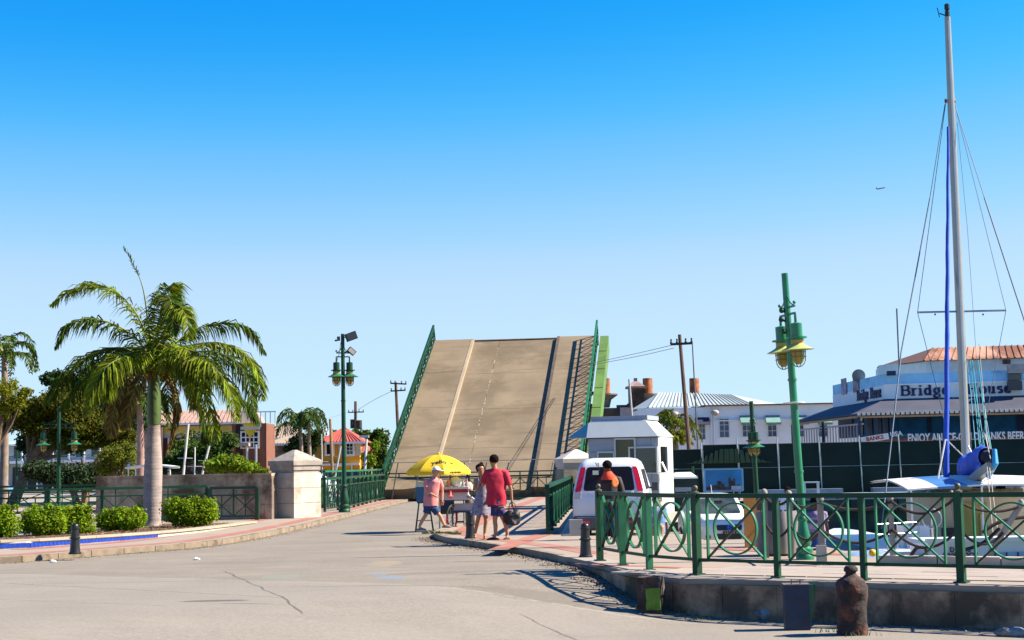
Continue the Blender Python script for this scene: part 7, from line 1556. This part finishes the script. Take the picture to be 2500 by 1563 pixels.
for g in range(8):
    k = MB(True, 60); a0, a1 = math.pi*2*g/8+R(12), math.pi*2*(g+1)/8+R(12); n1, n2 = 8, 5
    for i in range(n1+1):
        for j in range(n2+1):
            f = .02+.98*i/n1; u = j/n2; p = cpt(a0, f).lerp(cpt(a1, f), u); p.z += -.02*math.sin(math.pi*u)*f+0; k.v.append(tuple(p))
    for i in range(n1):
        for j in range(n2): a = i*(n2+1)+j; k.f.append((a, a+1, a+n2+2, a+n2+1)); k.mi.append(0)
    o = len(k.v)
    for j in range(n2+1): k.v.append(tuple(Vector(k.v[n1*(n2+1)+j])+Vector((0, 0, -.09-.015*math.sin(j*2.5)))))
    for j in range(n2): k.f.append((n1*(n2+1)+j, n1*(n2+1)+j+1, o+j+1, o+j)); k.mi.append(0)
    um.p('canopy_panel', k, YEL)
    k = MB(); k.tube([cpt(a0, .03)-Vector((0, 0, .03)), cpt(a0, .5)-Vector((0, 0, .02)), cpt(a0, .99)-Vector((0, 0, .02))], .008, 5); um.p('rib', k, MET)
k = MB(True); k.tube([(0, 0, 0), (0, 0, zt)], .02, 8); um.p('pole', k, mat('umbrella_pole', (.6, .55, .3), .5)); k = MB(True); k.ball((0, 0, zt+.03), .035, 10, 8); um.p('finial', k, YEL)
ta = R(-86); c = cpt(ta, .66)+Vector((0, -.01, .03)); sl = (cpt(ta, .5)-cpt(ta, .78)); tx = Vector((math.cos(ta+R(90)), math.sin(ta+R(90)), 0)); nn = tx.cross(sl.normalized())
INK = mat('print_black', (.02, .018, .005), .7)
from mathutils.bvhtree import BVHTree
def drape(o_, lift):
    vs, fs = [], []
    for ch in um.o.children:
        if ch.name.startswith('canopy_panel'): b0_ = len(vs); vs += [v.co.copy() for v in ch.data.vertices]; fs += [tuple(i+b0_ for i in p.vertices) for p in ch.data.polygons]
    tr_ = BVHTree.FromPolygons(vs, fs)
    for v in o_.data.vertices:
        h_ = tr_.ray_cast(v.co+nn*.3, -nn)
        if h_[0] is not None: v.co = h_[0]+nn*(lift+(.002 if (v.co-Vector(c)).dot(nn) > .05 else 0))
ly_ = lettering(um, 'yello', .21, Vector(um.loc)+c+nn*.05, tx, sl, INK, off=.005); drape(ly_, .006)
k = MB(True); c2 = Vector(um.loc)+c+nn*.07+tx*.34+sl.normalized()*.04
for i in range(5): a = i*1.1; k.beam(c2, c2+tx*math.cos(a)*.05+sl.normalized()*math.sin(a)*.04, .014, .004, nn)
drape(um.p('printed_mark', k, INK, world=True), .008)
for i in range(7):
    a = R(-86+20+i*3.2); k = MB(); p = cpt(a, 1.0)+Vector((0, -.012, -.045)); k.box(p, (.035, .006, .05 if i % 2 else .035)); um.p('printed_letter', k, mat('print_brown', (.25, .1, .01), .7))
# stool, blue cooler and a folding table behind
sx_ = At(1036, 1275, 43.6); st = T('high_stool', 'thin legged high stool standing left of the vendor cart', 'stool', (sx_.x, 43.6, -.12)); k = MB(); k.box((0, 0, .78), (.36, .34, .04)); st.p('seat', k, mat('stool_seat', (.05, .06, .1), .6))
for a in (-1, 1):
    for b in (-1, 1): k = MB(); k.tube([(a*.14, b*.13, .76), (a*.24, b*.2, 0)], .014, 6); st.p('leg', k, mat('stool_leg', (.02, .06, .07), .5))
k = MB(); k.tube([(-.2, -.17, .3), (.2, -.17, .3)], .012, 6); st.p('stretcher', k, mat('stool_leg', (0, 0, 0)))
k = MB(True, 50); k.box((0, 0, .2), (.34, .3, .4)); t = T('cooler_box', 'blue and white cooler box standing on the high stool', 'cooler', (sx_.x-.03, 43.6, -.12+.80)); t.p('box_body', k, mat('cooler_blue', (.02, .12, .3), .5)); k = MB(); k.box((0, 0, .47), (.36, .32, .13)); t.p('lid', k, mat('cooler_lid', (.4, .6, .68), .5))
q = At(1144, 1230, 44); t = T('folding_rack', 'small wire rack with cups right of the vendor cart', 'rack', (q.x, 44.2, -.12)); z_ = At(1144, 1200, 44).z+.12
for zz in (z_, z_-.12, z_-.35): k = MB(); k.box((0, 0, zz), (.3, .28, .03)); t.p('shelf', k, mat('rack_brown', (.12, .05, .03), .7))
for a in (-1, 1):
    for b in (-1, 1): k = MB(); k.beam((a*.14, b*.12, 0), (a*.14, b*.12, z_+.02), .02); t.p('leg', k, BLK)
k = MB(True, 60); k.ball((0, 0, .1), (.12, .1, .14), 12, 9); k.v = [tuple(Vector(v)+noise.noise_vector(Vector(v)*12)*.03) for v in k.v]; one('plastic_bag', k, mat('paper_cream', (.6, .5, .35), .8), 'cream paper bag on top of the wire rack', 'paper bag', (q.x, 44.2, -.12+z_+.015))
# ------------------------------------------------------------------ sailing boat at the quay
Ym = 32.0; mb0 = At(2358, 1115, Ym); BT = T('sailing_boat', 'white catamaran with tall mast, blue furled sails and white awning at the quay', 'boat', (mb0.x, Ym, -1.5))
MST = mat('mast_aluminium', (.42, .38, .33), .35, metal=.3, var=.08); HUL = mat('hull_white', (.72, .74, .78), .35, var=.04, coat=.3); RIG = mat('rigging_wire', (.12, .16, .2), .5); OLV = mat('olive_door', (.3, .26, .05), .5, var=.2); SAND = mat('sand_cabin', (.5, .4, .27), .6, var=.1)
mt = At(2313, 42, Ym); mtop = Vector((mb0.x+(mt.x-mb0.x)*1.0, Ym, mt.z)); mfoot = Vector((mb0.x, Ym, .1))
k = MB(True, 50); k.tube([mfoot, mfoot.lerp(mtop, .4), mfoot.lerp(mtop, .8), mtop], [.088, .085, .075, .06], 14); mst = BT.p('mast', k, MST, world=True)
k = MB(); k.beam(mfoot.lerp(mtop, .1)+Vector((.0, -.09, 0)), mtop+Vector((0, -.065, -.1)), .03, .02, (0, 1, 0)); BT.p('sail_track', k, WHT, mst, world=True)
k = MB(True); k.lathe([(.05, 0), (.05, .12), (.03, .14), (.055, .16), (.055, .26), (.03, .28)], mtop, 10); k.beam(mtop+Vector((0, 0, .02)), mtop+Vector((-.16, 0, .08)), .02); k.tube([mtop+Vector((-.16, 0, .0)), mtop+Vector((-.2, 0, .2))], .01, 5); BT.p('masthead_light', k, BLK, mst, world=True)
sy = 762; sp0, sp1 = At(2240, 763, Ym), At(2456, 758, Ym); k = MB(True); k.tube([sp0, sp1], .02, 8); BT.p('spreader', k, MET, mst, world=True)
for px in (2283, 2400): k = MB(True); k.ball(At(px, 768, Ym), .02, 8, 6); BT.p('block', k, BLK, mst, world=True)
for px in (2309, 2330): k = MB(True); k.ball(At(px, 247, Ym), (.03, .03, .05), 8, 6); BT.p('shroud_tang', k, mat('tang_red', (.3, .03, .02), .6), mst, world=True)
def line(P_, r, m=RIG, nm='shroud'): k = MB(True); k.tube([At(*q) for q in P_], r, 5); BT.p(nm, k, m, world=True)
line(((2309, 250, Ym), (2240, 763, Ym)), .007); line(((2240, 763, Ym), (2300, 1000, Ym-.1), (2318, 1105, Ym-.3)), .007); line(((2330, 250, Ym), (2456, 758, Ym)), .007); line(((2456, 758, Ym), (2418, 960, Ym), (2392, 1110, Ym)), .007)
line(((2307, 255, Ym), (2270, 485, Ym-.3)), .009); line(((2270, 485, Ym-.3), (2200, 860, Ym-1.2), (2152, 1290, Ym-3.2)), .014); line(((2332, 260, Ym), (2403, 482, Ym-.2)), .008); line(((2403, 482, Ym-.2), (2500, 780, Ym-.5), (2600, 1090, Ym-1)), .016)
line(((2337, 300, Ym), (2362, 560, Ym+.3), (2400, 1110, Ym+.6)), .005); line(((2330, 640, Ym-.1), (2350, 800, Ym), (2372, 1100, Ym)), .006)
TUR = mat('turquoise_halyard', (.03, .4, .45), .6)
for i, (a, b) in enumerate(((2366, 2382), (2374, 2392), (2380, 2395), (2378, 2404), (2392, 2412), (2394, 2420))): line(((a-6, 880, Ym-.15), (a+4, 960, Ym-.3), (b, 1098, Ym-1.2)), .008, TUR, 'halyard')
line(((2390, 840, Ym), (2410, 1060, Ym-1), (2425, 1130, Ym-2.2)), .006, mat('tan_line', (.5, .4, .3), .7), 'halyard')
# furled headsail
hs0, hs1 = At(2310, 1176, 30.4), At(2315, 310, Ym-.25); k = MB(True, 60); N_ = 40
k.tube([hs0.lerp(hs1, i/N_)+Vector((.004*math.sin(i*.9), 0, 0)) for i in range(N_+1)], [.055*(1-.55*i/N_)*(1+.07*math.sin(i*2.1)) for i in range(N_+1)], 10); BT.p('furled_headsail', k, BLU, world=True)
WRP = mat('white_rope', (.7, .66, .6), .7)
line(((2308, 1073, 30.4), (2288, 1180, 30.0)), .016, WRP, 'sheet'); line(((2310, 1073, 30.4), (2350, 1112, Ym-.3)), .013, WRP, 'sheet'); line(((2362, 1085, Ym), (2378, 1120, Ym-.5)), .02, WRP, 'sheet')
# boom with blue sail bag, coming towards the quay
b0, b1 = At(2352, 1150, Ym-.1), At(2408, 1112, 28.9); k = MB(True, 60); M_ = []
N_ = 16
def ringv(c, rx, rz, n_=14): return [tuple(c+Vector((rx*math.cos(2*math.pi*i/n_), 0, rz*math.sin(2*math.pi*i/n_)))) for i in range(n_)]
for j in range(N_+1):
    f = j/N_; c = b0.lerp(b1, f); rx = .12+.04*math.sin(f*3.1)+.03*math.sin(j*1.7); rz = .25-.06*f+.03*math.sin(j*2.3); k.v += ringv(c+Vector((0, 0, .03*math.sin(j*1.1))), rx, rz)
for j in range(N_):
    for i in range(14): a = j*14+i; b = j*14+(i+1) % 14; k.f.append((a, a+14, b+14, b)); k.mi.append(0)
BT.p('sail_bag', k, BLU, world=True)
k = MB(True); k.tube([b1+Vector((.0, .05, -.02)), b1+Vector((0, -.1, -.02))], [.13, .09], 14); k.ball(b1+Vector((.07, -.12, .06)), .06, 10, 8); BT.p('folded_sail_end', k, mat('sail_end_dark', (.004, .01, .04), .8), world=True)
k = MB(True); k.beam(At(2345, 1195, 30.2), At(2418, 1140, 28.6), .13, .16); BT.p('boom', k, mat('boom_grey', (.3, .29, .24), .5), world=True)
k = MB(True); k.tube([At(2428, 1098, 28.7), At(2430, 1130, 28.6), At(2412, 1165, 28.8)], [.04, .06, .045], 10); BT.p('light_blue_flap', k, mat('light_blue_canvas', (.02, .3, .6), .7), world=True)
for a, b in (((2410, 1140, 28.5), (2424, 1300, 27.8)), ((2416, 1142, 28.5), (2436, 1300, 27.8)), ((2405, 1060, 29), (2418, 1120, 28.6))): line((a, b), .009, mat('tan_line', (.5, .4, .3), .7), 'mainsheet')
line(((2412, 1150, 28.6), (2430, 1166, 30)), .014, WRP, 'mainsheet')
# awning
AWW = mat('awning_white', (.78, .78, .76), .6, var=.03, transl=.15)
zA_ = At(2300, 1193, 28.6).z; xA, xB = At(2217, 1193, 28.6).x, At(2640, 1193, 28.6).x
def awp(x, y): f = (y-28.6)/4.2; return (x+f*.25, y, zA_+.10*math.sin(math.pi*min(1, max(0, f)))+.08*f+.06*math.sin(math.pi*min(1, max(0, (x-xA)/(xB-xA))))*1.0)
segs = [(xA, At(2290, 1193, 28.6).x, AWW), (At(2290, 1193, 28.6).x, At(2362, 1193, 28.6).x, mat('awning_blue_patch', (.04, .17, .42), .6)), (At(2362, 1193, 28.6).x, xB, AWW)]
for a, b, m_ in segs:
    k = MB(True, 50)
    for i in range(7):
        for j in range(9): k.v.append(awp(a+(b-a)*i/6, 28.6+4.2*j/8))
    for i in range(6):
        for j in range(8): q = i*9+j; k.f.append((q, q+9, q+10, q+1)); k.mi.append(0)
    n_ = len(k.v); k.v += [(x, y, z-.03) for x, y, z in k.v]; k.f += [tuple(i+n_ for i in reversed(f)) for f in k.f[:48]]; k.mi += [0]*48
    k.f += [(i*9, n_+i*9, n_+(i+1)*9, (i+1)*9) for i in range(6)]; k.mi += [0]*6
    BT.p('awning', k, m_, world=True)
for px, Y_ in ((2224, 28.7), (2397, 28.7), (2500, 28.7), (2290, 32.6), (2400, 32.6), (2500, 32.6)): p = At(px, 1193, Y_); k = MB(True); k.tube([(p.x, Y_, zA_+.02), (p.x, Y_, -.6)], .018, 7); BT.p('awning_pole', k, WHT, world=True)
# hulls, decks, cabin
def hull(x0, x1, ya, yb, z0, z1, m, nm, bow=.0):
    k = MB(True, 35); n_ = 12
    for j in range(n_+1):
        f = j/n_; y = ya+(yb-ya)*f; w_ = (x1-x0)/2*(1-.0*f)*(1 if f < .6 else math.sqrt(max(.02, 1-((f-.6)/.4)**2))); c = (x0+x1)/2; sh_ = z1+.12*f*f
        k.v += [(c-w_, y, sh_), (c-w_*.92, y, (z0+z1)/2), (c-w_*.5, y, z0), (c+w_*.5, y, z0), (c+w_*.92, y, (z0+z1)/2), (c+w_, y, sh_)]
    for j in range(n_):
        for i in range(5): a = j*6+i; k.f.append((a, a+1, a+7, a+6)); k.mi.append(0)
        k.f.append((j*6+5, j*6, j*6+6, j*6+11)); k.mi.append(0)
    k.f.append((0, 5, 4, 3, 2, 1)); k.mi.append(0); k.f.append(tuple(n_*6+i for i in range(6))); k.mi.append(0)
    return BT.p(nm, k, m, world=True)
hx0, hx1 = At(2268, 1340, 26.2).x, At(2640, 1340, 26.2).x
k = MB(); k.box(((hx0+hx1)/2, 26.9, -.62), (hx1-hx0, 1.3, 1.7)); k.v = [(x+(.25 if z < -1 and x < hx0+.1 else 0), y, z) for x, y, z in k.v]; BT.p('transom', k, HUL, world=True)
k = MB(); k.box(((hx0+hx1)/2, 26.25, .27), (hx1-hx0+.06, .16, .07)); k.box(((hx0+hx1)/2, 26.9, .245), (hx1-hx0, 1.34, .03)); BT.p('gunwale', k, WHT, world=True)
for i in range(4): x = At(2430+i*28, 1345, 26.2).x; k = MB(); k.box((x, 26.22, -.15), (.02, .03, .42)); BT.p('hull_seam', k, NVY, world=True)
k = MB(); k.box((At(2465, 1345, 26.2).x, 26.235, -.15), (.62, .012, .42)); BT.p('pale_blue_panel', k, mat('pale_blue_hull', (.3, .48, .62), .4), world=True)
hull(At(2125, 1300, 29).x, At(2260, 1300, 29).x, 27.6, 34.5, -1.7, .02, HUL, 'hull'); hull(At(2440, 1300, 30).x, At(2640, 1300, 30).x, 27.6, 34.5, -1.7, .02, HUL, 'hull')
k = MB(); k.box(((At(2200, 1300, 30).x+At(2640, 1300, 30).x)/2, 31.2, -.25), (At(2640, 1300, 30).x-At(2200, 1300, 30).x, 6.5, .3)); BT.p('bridge_deck', k, mat('deck_grey_white', (.45, .47, .5), .5, var=.1), world=True)
cx0, cx1 = At(2300, 1250, 29.8).x, At(2640, 1250, 29.8).x; zc0_, zc1_ = -.1, At(2380, 1212, 29.8).z
k = MB(); k.box(((cx0+cx1)/2, 31.2, (zc0_+zc1_)/2), (cx1-cx0, 2.6, zc1_-zc0_)); BT.p('cabin', k, SAND, world=True)
k = MB(True, 40); k.taper(((cx0+cx1)/2, 31.2, zc1_+.002), (cx1-cx0+.2, 2.8), (cx1-cx0-.4, 2.2), .1); BT.p('cabin_roof', k, mat('sand_roof', (.55, .42, .28), .6), world=True)
a_, b_ = At(2347, 1250, 29.8).x, At(2412, 1250, 29.8).x; k = MB(); k.box(((a_+b_)/2, 29.87, (zc0_+zc1_)/2+.05), (b_-a_, .06, .66)); BT.p('cabin_door', k, OLV, world=True); k = MB(); k.box(((a_+b_)/2+.12, 29.83, .3), (.03, .04, .5)); BT.p('door_edge', k, mat('door_pale', (.5, .45, .2), .5), world=True)
k = MB(); k.box((a_-.22, 29.86, .1), (.3, .05, .42)); BT.p('companionway', k, mat('dark_hatch', (.02, .015, .02), .6), world=True)
# white helm box, wheel, rails, fenders
k = MB(); p = At(2238, 1262, 28.9); k.taper((p.x, p.y+.3, -.35), (.55, .6), (.46, .5), .75); BT.p('helm_box', k, HUL, world=True)
p = At(2275, 1266, 28.4); k = MB(True); k.tube([(p.x+.17*math.cos(a), p.y, p.z+.17*math.sin(a)) for a in [2*math.pi*i/20 for i in range(21)]], .012, 6); k.tube([(p.x, p.y, p.z), (p.x+.05, p.y+.2, -.2)], .02, 6); BT.p('helm_wheel', k, MET, world=True)
for px, py, Y_ in ((2272, 1188+24, 31), (2446+38, 1203, 31)): p = At(px, py, Y_); k = MB(True); k.ball(p, (.12, .12, .13), 14, 10); BT.p('round_fender', k, mat('pale_fender', (.6, .66, .72), .4), world=True)
for i, px in enumerate((2140, 2165, 2190, 2215, 2245)): p = At(px, 1300, 28.0+i*.15); k = MB(True); k.tube([(p.x, p.y, -.05), (p.x, p.y, .5)], .012, 6); BT.p('stanchion', k, MET, world=True)
for zz in (.3, .48): a, b = At(2140, 1300, 28.0), At(2245, 1300, 28.6); k = MB(True); k.tube([(a.x, a.y, zz), (b.x, b.y, zz)], .009, 5); BT.p('guard_wire', k, MET, world=True)
# hull lettering (the middle of the first word is hidden behind a post in the photo)
HL = mat('hull_letter_navy', (.02, .03, .12), .5)
for tx_, px, py in (('D', 2326, 1343), ('S', 2367, 1343)): p = At(px, py, 26.2); lettering(BT, tx_, .11, (p.x, 26.23, p.z), (1, 0, 0), (0, 0, 1), HL, off=.004, name='hull_lettering')
p = At(2346, 1355, 26.2); lettering(BT, 'BARBADOS', .11, (p.x, 26.23, p.z-.01), (1, 0, 0), (0, 0, 1), HL, off=.004, name='hull_lettering')
# blue tarpaulin dinghy and clutter at the edge
p = At(2155, 1345, 26.2); dg = T('dinghy', 'small boat under a grey blue cover beside the slim mooring post', 'dinghy', (p.x, 27.2, -.6)); k = MB(True, 60); k.ball((0, 0, .25), (.75, 1.3, .42), 18, 12); k.v = [tuple(Vector(v)+noise.noise_vector(Vector(v)*4)*.06) for v in k.v]; dg.p('cover', k, mat('grey_blue_cover', (.2, .3, .45), .7, var=.2, scale=3)); k = MB(True, 50); k.lathe([(.6, -.3), (.8, .1), (.78, .2)], seg=18, sy=1.7); dg.p('hull', k, HUL)
# timber jetty beside the quay
p = At(2040, 1330, 29.5)
jt = T('jetty', 'short pale timber jetty of boards beyond the squared mooring post', 'jetty', (6.05, 27.6, 0))
for i in range(22): k = MB(); k.box((.45+.0*i, i*.26, -.08), (1.15+.02*(i % 3), .24, .05)); jt.p('plank', k, mat('jetty_plank', (.38, .28, .2), .85, var=.2, scale=4))
for i in range(4):
    for s_ in (0, 1): k = MB(True); k.tube([(s_*.95, i*1.7+.2, -2.2), (s_*.95, i*1.7+.2, -.1)], .08, 8); jt.p('pile', k, WOODG)
k = MB(); k.box((0.45, -.14, -.28), (1.2, .05, .34)); jt.p('edge_board', k, WOODG)
# ------------------------------------------------------------------ boats behind the left wall
def mast_boat(label, bot, top, Y, r, m, boom=None, nm='moored_boat'):
    a, b = At(*bot, Y), At(*top, Y); t = T(nm, label, 'boat mast', (a.x, Y, -1.5), 0, 'masts of boats moored behind the wall'); k = MB(True); d = (b-a); a2 = a+d*((-1.2-a.z)/d.z); k.tube([a2, b], [r, r*.7], 8); t.p('mast', k, m, world=True)
    k = MB(True, 50); k.lathe([(.3, 0), (.62, .35), (.68, .6)], (0, 0, .1), 16, sy=3.2); t.p('hull', k, HUL)
    k = MB(True); c = a.lerp(b, .35); k.tube([c+Vector((-.35, 0, .02)), c+Vector((.35, 0, 0))], .02, 6); t.p('spreader', k, m, world=True); return t
WM = mat('mast_white', (.7, .66, .6), .5)
mast_boat('white slightly leaning mast right of the royal palm trunk', (447, 1165), (460, 1035), 74, .07, WM); mast_boat('short thin white mast between two leaning ones', (475, 1165), (476, 1092), 76, .045, WM)
mast_boat('white mast leaning strongly to the right behind the sea grape bush', (492, 1165), (520, 1052), 75, .065, WM); mast_boat('brown wooden mast in front of the yellow house', (812, 1165), (806, 1023), 86, .1, mat('wood_mast', (.36, .2, .08), .6)); mast_boat('pale spar leaning in front of the yellow house', (818, 1165), (832, 1090), 85, .06, WM)
mast_boat('white mast with gear at the right of the yellow house', (888, 1195), (895, 1072), 84, .09, WM); mast_boat('thin white mast at the left corner of the yellow house', (787, 1165), (785, 1060), 88, .04, WM)
k = MB(); q = At(889, 1066, 84); k.box(q, (.5, .2, .12)); one('spreader_bar', k, WM, 'white bar at the top of the mast beside the yellow house', 'spreader', tuple(q), world=True)
q = At(372, 1150, 66); bm_ = T('bimini_boat', 'boat with white arched canopy on thin legs behind the stone wall', 'boat', (q.x, 66, -1.5)); zz = At(372, 1140, 66).z+1.5; k = MB(True, 50); n_ = 10
for i in range(n_+1): x = -.95+1.9*i/n_; z = zz+.1*math.sin(math.pi*i/n_); k.v += [(x, -.7, z), (x, .9, z), (x, .9, z-.07), (x, -.7, z-.07)]
for i in range(n_):
    for j in range(4): a = i*4+j; b = i*4+(j+1) % 4; k.f.append((a, b, b+4, a+4)); k.mi.append(0)
bm_.p('canopy', k, WHT)
for x in (-.85, -.55, .5, .85): k = MB(True); k.tube([(x, -.6, zz), (x*1.05+.08, -.6, .6)], .025, 6); bm_.p('canopy_leg', k, WHT)
k = MB(True, 50); k.lathe([(.5, 0), (.9, .4), (1.0, .8)], (0, 0, 0), 16, sy=2.5); bm_.p('hull', k, HUL)
# ------------------------------------------------------------------ airliner far off in the sky
q = At(2151, 460, 3000); ap = T('airplane', 'tiny airliner climbing in the sky left of the tall mast', 'airplane', tuple(q), R(0)); AP = mat('plane_grey', (.08, .1, .12), .5)
k = MB(True); k.lathe([(.2, -9), (1.1, -8), (1.1, 6), (.2, 9)], (0, 0, 0), 10, M=Matrix.Rotation(R(90), 4, 'Y')); ap.p('fuselage', k, AP); k = MB(); k.slab([(-1, -8, 0), (2, 0, 0), (-1, 8, 0), (-3, 8, 0), (-2, 0, 0), (-3, -8, 0)], .3, (0, 0, 1)); ap.p('wing', k, AP); k = MB(); k.slab([(-8.6, 0, 0), (-6.5, 0, .5), (-8.6, 0, 3.6), (-9.8, 0, 3.6)], .3, (0, -1, 0)); ap.p('tail_fin', k, AP)
ap.o.rotation_euler = (0, -R(9), R(0))
# ------------------------------------------------------------------ grit, leaf litter and weeds: nobody could count them
rr = random.Random(21)
def scatter_stones(name, line, n, spread, z, m, smin=.006, smax=.022, bias=0):
    k = MB()
    for _ in range(n):
        i = rr.randrange(len(line)-1); p = line[i].lerp(line[i+1], rr.random()); d = (line[i+1]-line[i]).normalized(); o_ = Vector((d.y, -d.x, 0))*(abs(rr.gauss(0, spread))+bias); p = p+o_
        zz = roadz(p.x, p.y) if z is None else z; s_ = rr.uniform(smin, smax); a = rr.uniform(0, 3)
        v = [(p.x+s_*math.cos(a+t)*rr.uniform(.6, 1.2), p.y+s_*math.sin(a+t)*rr.uniform(.6, 1.2), zz) for t in (0, 2.1, 4.2)]; k.add(v+[(p.x, p.y, zz+s_*rr.uniform(.4, .9))], [(0, 1, 3), (1, 2, 3), (2, 0, 3)])
    o = link(name, k.mesh(name, m), None, None, 'stuff'); return o
GRIT = mat('grit', (.17, .125, .085), .95, island=.5, var=.3); LKv = [p for p in LK if -200 < PX(p)[0] < 1100]; 
o = scatter_stones('kerb_grit', LKv, 5200, .16, None, GRIT); o['label'] = 'fine grit and dirt gathered along the left kerb'; o['category'] = 'grit'
FWv = [p for p in K1s if 1040 < PX(p)[0] < 2600 and p.y < 40]
o = scatter_stones('wall_grit', FWv, 5200, .20, None, GRIT, .006, .03); o['label'] = 'grit and small stones lying along the right kerb and wall foot'; o['category'] = 'grit'
k = MB(); 
for _ in range(2600):
    i = rr.randrange(nQ); f = rr.random(); p = B[i].lerp(B[i+1], f).lerp(C[i].lerp(C[i+1], f), rr.random()**1.5*.5); z = hz(i/nQ)-.055; s_ = rr.uniform(.02, .05); a = rr.uniform(0, 6.28); e = Vector((math.cos(a), math.sin(a), rr.uniform(-.2, .4)))*s_; g_ = Vector((-math.sin(a), math.cos(a), rr.uniform(-.2, .4)))*s_*.5; q = Vector((p.x, p.y, z+.02))
    k.quad(q-e, q-g_, q+e, q+g_)
o = link('leaf_litter', k.mesh('leaf_litter', mat('leaf_litter', (.22, .11, .03), .9, island=.6, var=.3)), None, None, 'stuff'); o['label'] = 'dry brown leaves scattered on the planter soil'; o['category'] = 'leaf litter'
k = MB()
for c_ in ((1440, 1395), (1500, 1425), (1545, 1470), (1560, 1500), (1640, 1503), (1720, 1512), (2010, 1540), (2100, 1548), (1075, 1312), (1110, 1322)):
    g = Gd(c_[0], c_[1]-2, -.5); 
    for _ in range(14):
        a = rr.uniform(0, 6.28); l_ = rr.uniform(.03, .1); b0 = Vector((g.x+rr.gauss(0, .12), g.y+rr.gauss(0, .05), 0)); b0.z = roadz(b0.x, b0.y); t_ = b0+Vector((math.cos(a)*l_*.5, math.sin(a)*l_*.5, l_)); k.quad(b0-Vector((.006, 0, 0)), b0+Vector((.006, 0, 0)), t_)
o = link('weeds', k.mesh('weeds', mat('weed_green', (.10, .15, .02), .8, island=.5)), None, None, 'stuff'); o['label'] = 'thin green weeds growing at the foot of the quay wall and kerb'; o['category'] = 'weeds'
